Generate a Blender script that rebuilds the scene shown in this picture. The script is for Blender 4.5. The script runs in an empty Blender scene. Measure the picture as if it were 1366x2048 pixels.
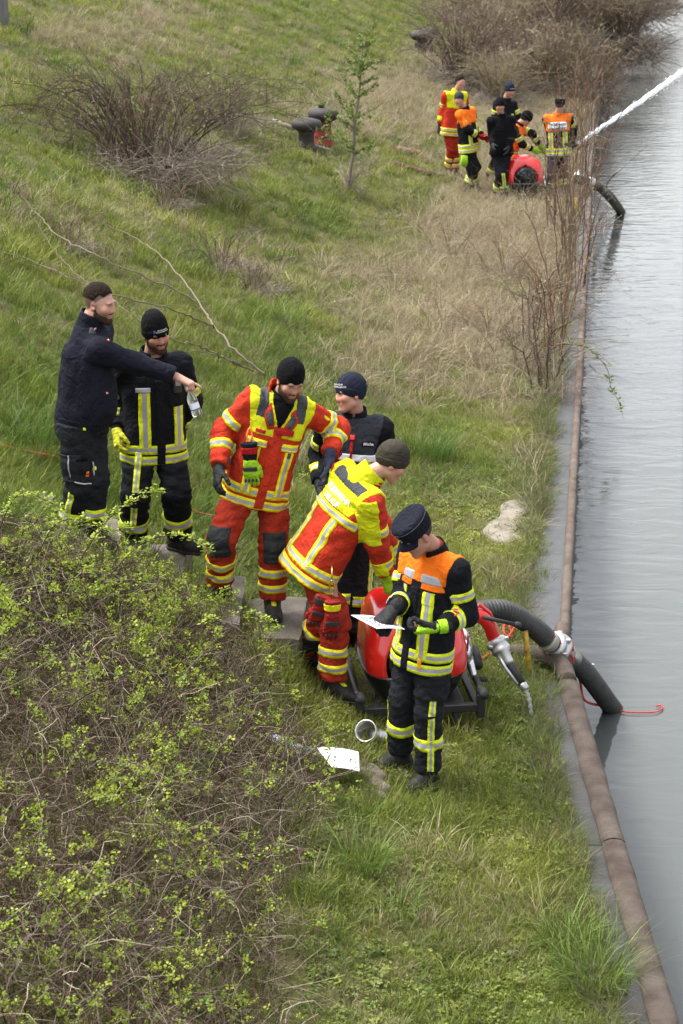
import bpy, bmesh, math, random
import numpy as np
from mathutils import Vector, Matrix, noise as mnoise
random.seed(7); np.random.seed(7)
rng = np.random.default_rng(11)
scene = bpy.context.scene
COL = scene.collection

# ---------------------------------------------------------------- camera
CAM_H, CAM_PITCH, FPX = 5.395, math.radians(17.45), 3982.0     # FPX: focal length in pixels of the 1366 x 2048 photograph
cam_data = bpy.data.cameras.new('camera')
cam = bpy.data.objects.new('camera', cam_data); COL.objects.link(cam)
cam.location = (0, 0, CAM_H)
cam.rotation_euler = (math.radians(90) - CAM_PITCH, 0, 0)
cam_data.sensor_fit = 'VERTICAL'; cam_data.sensor_height = 36.0
cam_data.lens = 36.0 * FPX / 2048.0
cam_data.clip_start = 0.1; cam_data.clip_end = 2000.0
cam_data.dof.use_dof = True; cam_data.dof.focus_distance = 13.6; cam_data.dof.aperture_fstop = 6.3
scene.camera = cam

# ---------------------------------------------------------------- sky and light (overcast)
SUN_EL, SUN_ROT = math.radians(62), math.radians(285)
world = bpy.data.worlds.new('World'); scene.world = world; world.use_nodes = True
wn = world.node_tree.nodes; wl = world.node_tree.links
wn.clear()
w_out = wn.new('ShaderNodeOutputWorld'); w_bg = wn.new('ShaderNodeBackground')
w_sky = wn.new('ShaderNodeTexSky'); w_sky.sky_type = 'NISHITA'; w_sky.sun_disc = False
w_sky.sun_elevation = SUN_EL; w_sky.sun_rotation = SUN_ROT
w_sky.air_density = 1.0; w_sky.dust_density = 4.0; w_sky.ozone_density = 1.0
w_hsv = wn.new('ShaderNodeHueSaturation'); w_hsv.inputs['Saturation'].default_value = 0.22
w_hsv.inputs['Value'].default_value = 1.2
wl.new(w_sky.outputs[0], w_hsv.inputs['Color']); wl.new(w_hsv.outputs[0], w_bg.inputs['Color'])
wl.new(w_bg.outputs[0], w_out.inputs['Surface'])
w_bg.inputs['Strength'].default_value = 0.15
sun_d = bpy.data.lights.new('sun', 'SUN'); sun_d.energy = 1.5; sun_d.angle = math.radians(18); sun_d.color = (1.0, 0.97, 0.92)
sun = bpy.data.objects.new('sun', sun_d); COL.objects.link(sun)
# direction towards the sun: elevation SUN_EL, azimuth as the sky texture measures it
sdir = Vector((math.sin(SUN_ROT) * math.cos(SUN_EL), math.cos(SUN_ROT) * math.cos(SUN_EL), math.sin(SUN_EL)))
sun.rotation_euler = sdir.to_track_quat('Z', 'Y').to_euler()
scene.view_settings.view_transform = 'Standard'; scene.view_settings.look = 'None'
scene.view_settings.exposure = 1.42; scene.view_settings.gamma = 1.0
scene.view_settings.use_curve_mapping = False

# ---------------------------------------------------------------- helpers: pixels of the photograph to places in the scene
_cp, _sp = math.cos(CAM_PITCH), math.sin(CAM_PITCH)
CAMV = np.array((0.0, 0.0, CAM_H))
def ray(px, py):
    x = (px - 683) / FPX; y = (1024 - py) / FPX
    return np.array((x, _cp + y * _sp, -_sp + y * _cp))
def at_y(px, py, Y):
    r = ray(px, py); return CAMV + r * (Y / r[1])
def at_z(px, py, z):
    r = ray(px, py); return CAMV + r * ((z - CAM_H) / r[2])
def proj(P):
    P = np.asarray(P, float); v = P[..., 2] - CAM_H; d = P[..., 1] * _cp - v * _sp; w = P[..., 1] * _sp + v * _cp
    return 683 + FPX * P[..., 0] / d, 1024 - FPX * w / d
def at_ground(px, py, dz=0.0):
    r = ray(px, py); r = r / np.linalg.norm(r)
    t = 4.0
    for _ in range(4000):
        p = CAMV + r * t
        if p[2] <= ground_z(p[0], p[1]) + dz: break
        t += 0.03
    return CAMV + r * t

# ---------------------------------------------------------------- helpers: objects
def tag(o, label=None, cat=None, group=None, kind=None):
    if label: o['label'] = label
    if cat: o['category'] = cat
    if group: o['group'] = group
    if kind: o['kind'] = kind
    return o
def empty(name, loc=(0, 0, 0), rz=0.0):
    o = bpy.data.objects.new(name, None); COL.objects.link(o)
    o.empty_display_size = 0.1
    o.location = tuple(float(v) for v in loc); o.rotation_euler = (0, 0, rz)
    return o
def mesh_np(name, V, F, mats=(), smooth=True, midx=None, parent=None, base=None, loose=None):
    """One mesh object from numpy vertices and faces (an (n,3) or (n,4) array, or a list of tuples). base is subtracted from V."""
    V = np.asarray(V, dtype=np.float64).reshape(-1, 3)
    if base is not None: V = V - np.asarray(base)
    me = bpy.data.meshes.new(name)
    if isinstance(F, np.ndarray) and len(F):
        n, k = F.shape
        me.vertices.add(len(V)); me.vertices.foreach_set('co', V.astype(np.float32).ravel())
        me.loops.add(n * k); me.loops.foreach_set('vertex_index', F.astype(np.int32).ravel())
        me.polygons.add(n); me.polygons.foreach_set('loop_start', np.arange(0, n * k, k, dtype=np.int32))
        try: me.polygons.foreach_set('loop_total', np.full(n, k, dtype=np.int32))
        except Exception: pass
        me.update(calc_edges=True)
    else:
        me.from_pydata([tuple(v) for v in V], [], [tuple(int(i) for i in f) for f in F])
    for m in (mats if isinstance(mats, (list, tuple)) else [mats]): me.materials.append(m)
    if midx is not None: me.polygons.foreach_set('material_index', np.asarray(midx, dtype=np.int32))
    if smooth: me.polygons.foreach_set('use_smooth', np.ones(len(me.polygons), dtype=bool))
    me.update()
    o = bpy.data.objects.new(name, me); COL.objects.link(o)
    if parent is not None: o.parent = parent
    return o

class MB:
    """Collects boxes, tubes, lathes and sheets and links them as ONE mesh object."""
    def __init__(s): s.V = []; s.F = []; s.M = []
    def add(s, V, F, m=0):
        b = len(s.V); s.V.extend([tuple(float(c) for c in v) for v in V])
        for f in F: s.F.append(tuple(b + int(i) for i in f)); s.M.append(m)
        return s
    def box(s, c, size, R=None, m=0, bev=0.0):
        c = np.asarray(c, float); hx, hy, hz = [v / 2 for v in size]
        if bev <= 0:
            pts = [(x, y, z) for z in (-hz, hz) for y in (-hy, hy) for x in (-hx, hx)]
            F = [(0, 2, 3, 1), (4, 5, 7, 6), (0, 1, 5, 4), (2, 6, 7, 3), (0, 4, 6, 2), (1, 3, 7, 5)]
        else:
            b = min(bev, hx * .9, hy * .9, hz * .9)
            pts = []
            for z, e in ((-hz, b), (-hz + b, 0), (hz - b, 0), (hz, b)):
                X, Y = hx - e, hy - e; q = b if e == 0 else b * .5
                pts += [(-X + q, -Y, z), (X - q, -Y, z), (X, -Y + q, z), (X, Y - q, z), (X - q, Y, z), (-X + q, Y, z), (-X, Y - q, z), (-X, -Y + q, z)]
            F = [tuple(range(7, -1, -1)), tuple(range(24, 32))]
            for k in range(3):
                for i in range(8):
                    j = (i + 1) % 8; F.append((k * 8 + i, k * 8 + j, k * 8 + 8 + j, k * 8 + 8 + i))
        P = np.array(pts)
        if R is not None: P = P @ np.asarray(R).T
        return s.add(P + c, F, m)
    def tube(s, pts, r, n=8, m=0, caps=True, closed=False):
        pts = np.asarray(pts, float); N = len(pts)
        rr = np.full(N, r, float) if np.isscalar(r) else np.asarray(r, float)
        T = np.gradient(pts, axis=0)
        if closed: T = np.roll(pts, -1, 0) - np.roll(pts, 1, 0)
        T /= np.linalg.norm(T, axis=1)[:, None] + 1e-12
        a = np.array((0, 0, 1.0)) if abs(T[0][2]) < .9 else np.array((1.0, 0, 0))
        V = []; ang = np.linspace(0, 2 * np.pi, n, endpoint=False)
        for i in range(N):
            a = a - T[i] * np.dot(a, T[i]); a /= np.linalg.norm(a) + 1e-12
            b = np.cross(T[i], a)
            V.append(pts[i] + rr[i] * (np.cos(ang)[:, None] * a + np.sin(ang)[:, None] * b))
        V = np.concatenate(V); F = []
        for i in range(N if closed else N - 1):
            i2 = (i + 1) % N
            for k in range(n):
                k2 = (k + 1) % n; F.append((i * n + k, i * n + k2, i2 * n + k2, i2 * n + k))
        if caps and not closed:
            F.append(tuple(range(n - 1, -1, -1))); F.append(tuple((N - 1) * n + k for k in range(n)))
        return s.add(V, F, m)
    def lathe(s, base, axis, prof, n=24, m=0, caps=True):
        """prof: list of (distance along the axis, radius)."""
        base = np.asarray(base, float); ax = np.asarray(axis, float); ax = ax / np.linalg.norm(ax)
        a = np.cross(ax, (0, 0, 1.0) if abs(ax[2]) < .9 else (1.0, 0, 0)); a /= np.linalg.norm(a); b = np.cross(ax, a)
        ang = np.linspace(0, 2 * np.pi, n, endpoint=False); ring = np.cos(ang)[:, None] * a + np.sin(ang)[:, None] * b
        V = np.concatenate([base + ax * h + ring * r for h, r in prof]); F = []
        for i in range(len(prof) - 1):
            for k in range(n):
                k2 = (k + 1) % n; F.append((i * n + k, i * n + k2, (i + 1) * n + k2, (i + 1) * n + k))
        if caps:
            F.append(tuple(range(n - 1, -1, -1))); F.append(tuple((len(prof) - 1) * n + k for k in range(n)))
        return s.add(V, F, m)
    def build(s, name, mats, parent=None, base=None, smooth=False):
        return mesh_np(name, np.array(s.V), s.F, mats, smooth, s.M, parent, base)
def auto_smooth(o, deg=35):
    me = o.data
    me.polygons.foreach_set('use_smooth', np.ones(len(me.polygons), dtype=bool))
    bm = bmesh.new(); bm.from_mesh(me)
    for e in bm.edges:
        if len(e.link_faces) == 2: e.smooth = e.calc_face_angle(0) < math.radians(deg)
    bm.to_mesh(me); bm.free()
    return o
def copy_tree(o, parent=None):
    c = o.copy(); COL.objects.link(c)
    if parent is not None: c.parent = parent
    for ch in list(o.children): copy_tree(ch, c)
    return c
def bez(p0, p1, p2, p3, n=24):
    t = np.linspace(0, 1, n)[:, None]
    return (1 - t) ** 3 * np.array(p0) + 3 * (1 - t) ** 2 * t * np.array(p1) + 3 * (1 - t) * t ** 2 * np.array(p2) + t ** 3 * np.array(p3)
def spline(P, n=12):
    """Catmull-Rom through the points."""
    P = np.asarray(P, float); Q = np.vstack([2 * P[0] - P[1], P, 2 * P[-1] - P[-2]]); out = []
    for i in range(1, len(Q) - 2):
        t = np.linspace(0, 1, n, endpoint=False)[:, None]
        a, b, c, d = Q[i - 1], Q[i], Q[i + 1], Q[i + 2]
        out.append(.5 * ((2 * b) + (-a + c) * t + (2 * a - 5 * b + 4 * c - d) * t ** 2 + (-a + 3 * b - 3 * c + d) * t ** 3))
    out.append(P[-1:]); return np.concatenate(out)

# ---------------------------------------------------------------- helpers: materials
def mat(name, col, rough=0.8, metal=0.0, var=0.0, vscale=8.0, bump=0.0, bscale=60.0, spec=0.5, col2=None, coat=0.0, detail=5.0, sheen=0.0, folds=0.0):
    """Principled material; noise blends col with col2 (or a darker/lighter col) by var, and bump gives grain."""
    m = bpy.data.materials.new(name); m.use_nodes = True
    nt = m.node_tree; N, L = nt.nodes, nt.links; p = N['Principled BSDF']
    p.inputs['Base Color'].default_value = (*col, 1); p.inputs['Roughness'].default_value = rough
    p.inputs['Metallic'].default_value = metal; p.inputs['Specular IOR Level'].default_value = spec
    p.inputs['Coat Weight'].default_value = coat; p.inputs['Coat Roughness'].default_value = .15
    if sheen: p.inputs['Sheen Weight'].default_value = sheen
    if var > 0 or bump > 0:
        tc = N.new('ShaderNodeTexCoord')
    if var > 0:
        nz = N.new('ShaderNodeTexNoise'); nz.inputs['Scale'].default_value = vscale; nz.inputs['Detail'].default_value = detail
        L.new(tc.outputs['Object'], nz.inputs['Vector'])
        rp = N.new('ShaderNodeValToRGB'); rp.color_ramp.elements[0].position = .3; rp.color_ramp.elements[1].position = .72
        c2 = col2 if col2 is not None else tuple(max(0, c * (1 - var)) for c in col)
        rp.color_ramp.elements[0].color = (*c2, 1); rp.color_ramp.elements[1].color = (*col, 1)
        L.new(nz.outputs['Fac'], rp.inputs['Fac']); L.new(rp.outputs['Color'], p.inputs['Base Color'])
    if bump > 0:
        nb = N.new('ShaderNodeTexNoise'); nb.inputs['Scale'].default_value = bscale; nb.inputs['Detail'].default_value = 4
        L.new(tc.outputs['Object'], nb.inputs['Vector'])
        bp = N.new('ShaderNodeBump'); bp.inputs['Strength'].default_value = bump; bp.inputs['Distance'].default_value = .01
        L.new(nb.outputs['Fac'], bp.inputs['Height'])
        if folds > 0:
            nf = N.new('ShaderNodeTexNoise'); nf.inputs['Scale'].default_value = 11; nf.inputs['Detail'].default_value = 4; nf.inputs['Distortion'].default_value = 2.2
            L.new(tc.outputs['Object'], nf.inputs['Vector']); b2 = N.new('ShaderNodeBump'); b2.inputs['Strength'].default_value = folds; b2.inputs['Distance'].default_value = .03
            L.new(nf.outputs['Fac'], b2.inputs['Height']); L.new(b2.outputs['Normal'], bp.inputs['Normal'])
        L.new(bp.outputs['Normal'], p.inputs['Normal'])
    return m
# ================================================================ the canal and its bank
def xq(y):
    """x of the quay's water-side edge at depth y: straight near the camera, bent at the suction hose, then straight to the far hedge"""
    y = np.asarray(y, float)
    return np.where(y < 13.75, 1.68, 1.68 + 0.1275 * (y - 13.75))
def _sm(a, b, v):
    t = np.clip((v - a) / (b - a), 0, 1); return t * t * (3 - 2 * t)
def _vn(x, y, f, seed=0.0):
    """cheap smooth pseudo noise in about -1..1"""
    x = x * f; y = y * f
    return (np.sin(x * 1.7 + seed + 1.3 * np.sin(y * 1.1 + seed)) + np.sin(y * 1.9 - seed * 2 + 1.7 * np.sin(x * .8 + 2.1)) + np.sin((x + y) * 1.13 + 3.1 * seed + np.sin(x * 2.3 - y * 1.7))) / 3
def ground_z(x, y, rough=1.0):
    x = np.asarray(x, float); y = np.asarray(y, float)
    u = (xq(y) - x)
    k = _sm(16, 30, y)
    u0 = 1.45 + .95 * k; s = .50 - .13 * k
    soft = .35
    v = (u - u0) / soft
    ramp = soft * np.log1p(np.exp(np.clip(v, -30, 30))) * s
    ramp = np.where(v > 30, (u - u0) * s, ramp)
    ramp = ramp / (1 + np.clip(ramp - 5.5, 0, None) * .25)        # the top of the bank flattens
    z = ramp + .035 * _vn(x, y, 1.1, .7) * _sm(.3, 1.2, u) + .014 * _vn(x, y, 4.3, 2.2) + .09 * _vn(x, y, .33, 4.0) * _sm(1.2, 4, u)
    z = z + .24 * np.exp(-((y - 12.45) / .75) ** 2) * _sm(-.18, -.42, x) * _sm(-3.6, -2.6, x)      # earth banked against the steps
    edge = .29 + .02 * k + .08 * _vn(x * 0, y, 2.3, 1.0) + .05 * _vn(x * 0, y, 7.1, 3.0)
    edge = edge + .12 * np.exp(-((y - 15.3) / .7) ** 2)
    z = np.where(u < edge + .25, np.minimum(z, .03) , z)
    z = z * _sm(edge - .02, edge + .1, u) + (-.05) * (1 - _sm(edge - .08, edge + .04, u))
    return z * 1.0
def gz(x, y): return float(ground_z(x, y))

# ground sheet: rows along the canal, columns away from it
ys = np.concatenate([np.arange(1.5, 9, .25), np.arange(9, 22, .12), np.arange(22, 45, .25), np.arange(45, 140, 1.0), np.array([160, 220, 320, 480])])
us = np.concatenate([np.arange(.05, .7, .05), np.arange(.7, 5, .12), np.arange(5, 14, .25), np.arange(14, 40, 1.0), np.array([50, 80, 140, 240])])
YY, UU = np.meshgrid(ys, us, indexing='ij'); XX = xq(YY) - UU
ZZ = ground_z(XX, YY)
gi = np.arange(len(ys) * len(us)).reshape(len(ys), len(us))
GF = np.stack([gi[:-1, :-1], gi[:-1, 1:], gi[1:, 1:], gi[1:, :-1]], -1).reshape(-1, 4)
m_soil = bpy.data.materials.new('soil_and_moss'); m_soil.use_nodes = True
def _soil(m):
    nt = m.node_tree; N, L = nt.nodes, nt.links; p = N['Principled BSDF']
    tc = N.new('ShaderNodeTexCoord')
    n1 = N.new('ShaderNodeTexNoise'); n1.inputs['Scale'].default_value = 2.2; n1.inputs['Detail'].default_value = 8; n1.inputs['Roughness'].default_value = .65
    n2 = N.new('ShaderNodeTexNoise'); n2.inputs['Scale'].default_value = 28; n2.inputs['Detail'].default_value = 6
    for n in (n1, n2): L.new(tc.outputs['Object'], n.inputs['Vector'])
    r = N.new('ShaderNodeValToRGB'); cr = r.color_ramp
    cr.elements[0].position = .3; cr.elements[0].color = (.055, .040, .026, 1)
    cr.elements[1].position = .7; cr.elements[1].color = (.105, .105, .030, 1)
    e = cr.elements.new(.47); e.color = (.075, .080, .024, 1)
    L.new(n1.outputs['Fac'], r.inputs['Fac'])
    mx = N.new('ShaderNodeMix'); mx.data_type = 'RGBA'; mx.blend_type = 'MULTIPLY'; mx.inputs[0].default_value = .8
    r2 = N.new('ShaderNodeValToRGB'); r2.color_ramp.elements[0].position = .3; r2.color_ramp.elements[0].color = (.5, .48, .45, 1); r2.color_ramp.elements[1].position = .7; r2.color_ramp.elements[1].color = (1.25, 1.2, 1.1, 1)
    L.new(n2.outputs['Fac'], r2.inputs['Fac'])
    L.new(r.outputs['Color'], mx.inputs[6]); L.new(r2.outputs['Color'], mx.inputs[7]); L.new(mx.outputs[2], p.inputs['Base Color'])
    p.inputs['Roughness'].default_value = .95; p.inputs['Specular IOR Level'].default_value = .2
    b = N.new('ShaderNodeBump'); b.inputs['Strength'].default_value = .9; b.inputs['Distance'].default_value = .03
    L.new(n2.outputs['Fac'], b.inputs['Height']); L.new(b.outputs['Normal'], p.inputs['Normal'])
_soil(m_soil)
ground = mesh_np('ground', np.stack([XX, YY, ZZ], -1).reshape(-1, 3), GF, m_soil)
tag(ground, 'sloping canal bank of soil and moss under the grass', kind='structure')

# water
WATER_Z = -.75
m_water = bpy.data.materials.new('canal_water'); m_water.use_nodes = True
def _water(m):
    nt = m.node_tree; N, L = nt.nodes, nt.links; p = N['Principled BSDF']
    p.inputs['Base Color'].default_value = (.082, .088, .084, 1); p.inputs['Roughness'].default_value = .04; p.inputs['IOR'].default_value = 1.333
    tc = N.new('ShaderNodeTexCoord')
    mp = N.new('ShaderNodeMapping'); mp.inputs['Scale'].default_value = (1.15, 2.5, 1); mp.inputs['Rotation'].default_value = (0, 0, math.radians(6))
    L.new(tc.outputs['Object'], mp.inputs['Vector'])
    n1 = N.new('ShaderNodeTexNoise'); n1.inputs['Scale'].default_value = 1.5; n1.inputs['Detail'].default_value = 3; n1.inputs['Roughness'].default_value = .5; n1.inputs['Distortion'].default_value = .6
    n2 = N.new('ShaderNodeTexNoise'); n2.inputs['Scale'].default_value = .35; n2.inputs['Detail'].default_value = 2
    L.new(mp.outputs[0], n1.inputs['Vector']); L.new(mp.outputs[0], n2.inputs['Vector'])
    # calm close to the camera, rippled further out
    sx = N.new('ShaderNodeSeparateXYZ'); L.new(tc.outputs['Object'], sx.inputs[0])
    mr = N.new('ShaderNodeMapRange'); mr.inputs['From Min'].default_value = 10; mr.inputs['From Max'].default_value = 24; mr.inputs['To Min'].default_value = .18; mr.inputs['To Max'].default_value = 1.0
    L.new(sx.outputs['Y'], mr.inputs['Value'])
    ad = N.new('ShaderNodeMath'); ad.operation = 'MULTIPLY_ADD'; ad.inputs[1].default_value = .8
    L.new(n2.outputs['Fac'], ad.inputs[0]); L.new(n1.outputs['Fac'], ad.inputs[2])
    b = N.new('ShaderNodeBump'); b.inputs['Distance'].default_value = .019
    L.new(mr.outputs[0], b.inputs['Strength']); L.new(ad.outputs[0], b.inputs['Height']); L.new(b.outputs['Normal'], p.inputs['Normal'])
_water(m_water)
wys = np.array([-40, 0, 5, 10, 14, 20, 40, 80, 200, 1200.]); wv = []
for y in wys: wv += [(float(xq(max(y, 0))) - .1, y, WATER_Z), (float(xq(max(y, 0))) + 500, y, WATER_Z)]
wf = [(2 * i, 2 * i + 1, 2 * i + 3, 2 * i + 2) for i in range(len(wys) - 1)]
tag(mesh_np('water', wv, wf, m_water, smooth=False), 'grey rippled canal water beside the quay', kind='structure')

# quay: wall, coping slabs, rounded nosing
m_conc = mat('coping_concrete', (.060, .057, .055), .42, var=.5, vscale=3.5, bump=.35, bscale=70, col2=(.026, .023, .020), detail=9, spec=.25)
m_steelplate = mat('checker_plate', (.080, .082, .086), .48, spec=.3, var=.25, vscale=9, bump=.5, bscale=140)
m_nose = mat('weathered_nosing', (.105, .085, .070), .8, var=.6, vscale=7, bump=1.0, bscale=130, col2=(.045, .030, .023), detail=10, spec=.25)
m_nose2 = mat('steel_tube_nosing', (.135, .108, .090), .7, var=.6, vscale=6, bump=.6, bscale=110, col2=(.060, .036, .024), spec=.3, detail=9)
m_wall = mat('quay_wall_face', (.10, .09, .08), .85, var=.5, vscale=4, bump=.6, bscale=40)
def quay(name_label, y0, y1, step, capw, mcap, mnose, nr, flat):
    q = empty('quay_wall', (float(xq(y0)), y0, 0)); base = q.location[:]
    tag(q, name_label, 'quay wall')
    n = max(1, int(round((y1 - y0) / step))); edges = np.linspace(y0, y1, n + 1)
    tt = np.array((float(xq(y1) - xq(y0 + .001)), y1 - y0, 0)); tt /= np.linalg.norm(tt); nn = np.array((-tt[1], tt[0], 0))
    for a, b in zip(edges[:-1], edges[1:]):
        A = np.array((float(xq(a + .001)), a, 0)) + tt * .006; B = np.array((float(xq(b - .001)), b, 0)) - tt * .006
        w = MB()                                     # wall face down into the water
        w.add([A - nn * .0 + (0, 0, -2), B + (0, 0, -2), B + (0, 0, -.06), A + (0, 0, -.06), A + nn * .4 + (0, 0, -2), B + nn * .4 + (0, 0, -2), B + nn * .4 + (0, 0, -.06), A + nn * .4 + (0, 0, -.06)],
              [(0, 1, 2, 3), (5, 4, 7, 6), (0, 3, 7, 4), (1, 5, 6, 2), (3, 2, 6, 7)])
        w.build('wall_block', m_wall, q, base)
        c = MB()                                     # coping slab
        P = [A + nn * .03, B + nn * .03, B + nn * capw, A + nn * capw]
        c.add([p + (0, 0, -.058) for p in P] + [p + (0, 0, .0) for p in P], [(4, 5, 6, 7), (0, 1, 5, 4), (1, 2, 6, 5), (2, 3, 7, 6), (3, 0, 4, 7)])
        c.build('coping_slab', mcap, q, base)
        # nosing: half round along the edge, worn unevenly
        k = max(3, int((b - a) / .12)); rows = []
        for i in range(k + 1):
            p = A + (B - A) * i / k; wob = 1 + .04 * math.sin(p[1] * 5.1) + .03 * math.sin(p[1] * 13.7) + .05 * max(0, math.sin(p[1] * 2.3 + 1) * math.sin(p[1] * 7.9)) * -1.6
            ang = np.linspace(-.35 * np.pi, np.pi * .96, 9)
            rows.append([p + nn * (nr - nr * flat * 0) - nn * np.cos(t) * nr * wob + np.array((0, 0, np.sin(t) * nr * flat * wob + .004)) for t in ang])
        V = np.array(rows).reshape(-1, 3); gi = np.arange(len(V)).reshape(k + 1, 9)
        F = np.stack([gi[:-1, :-1], gi[:-1, 1:], gi[1:, 1:], gi[1:, :-1]], -1).reshape(-1, 4)
        mesh_np('nosing', V, F, mnose, True, None, q, base)
    return q
quay('grey coping strip with broad brown rounded nosing nearest the camera', 3.0, 13.15, 2.6, .42, m_conc, m_nose, .074, .55)
quay('long far quay edge with metal cover plates and rusty tube nosing', 14.15, 120.0, 5.3, .50, m_steelplate, m_nose2, .040, .9)
# the notch between both, where the nosing curls inland and the hose crosses
notch = empty('quay_notch', (1.66, 13.65, 0)); nb = notch.location[:]
tag(notch, 'muddy gap in the quay edge under the suction hose', 'quay wall')
m_mud = mat('wet_mud', (.060, .045, .032), .35, var=.5, vscale=9, bump=.9, bscale=45)
w = MB(); w.box((1.48, 13.65, -.56), (.40, 1.0, 1.0)); w.build('mud_bed', m_mud, notch, nb)
w = MB(); w.tube(spline([(1.60, 13.10, .02), (1.595, 13.35, .025), (1.53, 13.52, .03), (1.38, 13.60, .03), (1.22, 13.64, .02)], 8), .068, 10); w.build('nosing_bend', m_nose, notch, nb, True)
w = MB(); w.tube(spline([(1.68, 14.2, .01), (1.66, 14.08, -.02), (1.60, 13.98, -.10), (1.5, 13.93, -.2)], 6), .06, 10); w.build('nosing_end', m_nose2, notch, nb, True)
# ================================================================ grass: instanced tufts, one object per kind of growth
def leaf_mat(name, rough=.6, trans=.3, fixed=None, vary=.25, spec=.35):
    m = bpy.data.materials.new(name); m.use_nodes = True
    nt = m.node_tree; N, L = nt.nodes, nt.links; p = N['Principled BSDF']
    p.inputs['Roughness'].default_value = rough; p.inputs['Specular IOR Level'].default_value = spec
    if fixed is None:
        at = N.new('ShaderNodeAttribute'); at.attribute_type = 'INSTANCER'; at.attribute_name = 'tint'; src = at.outputs['Color']
    else:
        at = N.new('ShaderNodeAttribute'); at.attribute_type = 'GEOMETRY'; at.attribute_name = fixed; src = at.outputs['Color']
    L.new(src, p.inputs['Base Color'])
    tr = N.new('ShaderNodeBsdfTranslucent'); L.new(src, tr.inputs['Color'])
    mx = N.new('ShaderNodeMixShader'); mx.inputs[0].default_value = trans
    L.new(p.outputs[0], mx.inputs[1]); L.new(tr.outputs[0], mx.inputs[2])
    out = [n for n in N if n.type == 'OUTPUT_MATERIAL'][0]; L.new(mx.outputs[0], out.inputs['Surface'])
    return m
m_grass = leaf_mat('grass_blades')
def tuft(nb, h, spread, width, lean, droop, seed, segs=3):
    r = np.random.default_rng(seed); V = []; F = []
    for _ in range(nb):
        a = r.uniform(0, 2 * np.pi); rad = spread * math.sqrt(r.uniform(0, 1))
        b = np.array((math.cos(a) * rad, math.sin(a) * rad, -.015)); da = a + r.normal(0, .8)
        d = np.array((math.cos(da), math.sin(da), 0)); hh = h * r.uniform(.45, 1.15); ln = lean * r.uniform(.3, 1.3) * hh; dr = droop * r.uniform(.2, 1.4) * hh
        sa = r.uniform(0, 2 * np.pi); sd = np.array((math.cos(sa), math.sin(sa), 0)) * width * r.uniform(.6, 1.3) * .5
        o = len(V)
        for k in range(segs + 1):
            t = k / segs; p = b + d * (ln * t ** 1.7) + np.array((0, 0, hh * t - dr * t ** 2.6))
            if k < segs: V += [p - sd * (1 - t * .75), p + sd * (1 - t * .75)]
            else: V.append(p)
        for k in range(segs - 1): F.append((o + 2 * k, o + 2 * k + 1, o + 2 * k + 3, o + 2 * k + 2))
        F.append((o + 2 * segs - 2, o + 2 * segs - 1, o + 2 * segs))
    me = bpy.data.meshes.new('tuft'); me.from_pydata([tuple(v) for v in V], [], F)
    return me
def rosette(nl, size, seed):
    """low broad leaves: clover, moss cushions, daisies' leaves"""
    r = np.random.default_rng(seed); V = []; F = []
    for _ in range(nl):
        a = r.uniform(0, 2 * np.pi); rad = size * math.sqrt(r.uniform(.02, 1)); c = np.array((math.cos(a) * rad, math.sin(a) * rad, r.uniform(.002, .022)))
        s = size * r.uniform(.10, .22); yaw = r.uniform(0, 6.28); d = np.array((math.cos(yaw), math.sin(yaw), r.uniform(-.3, .5))) * s; e = np.array((-math.sin(yaw), math.cos(yaw), r.uniform(-.3, .3))) * s * .6
        o = len(V); V += [c - d, c - e, c + d, c + e]; F.append((o, o + 1, o + 2, o + 3))
    me = bpy.data.meshes.new('rosette'); me.from_pydata([tuple(v) for v in V], [], F)
    return me
def tuft_set(name, meshes, m):
    c = bpy.data.collections.new(name)
    for i, me in enumerate(meshes):
        me.materials.append(m); o = bpy.data.objects.new('%s_%02d' % (name, i), me); c.objects.link(o)
    return c, len(meshes)
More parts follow.
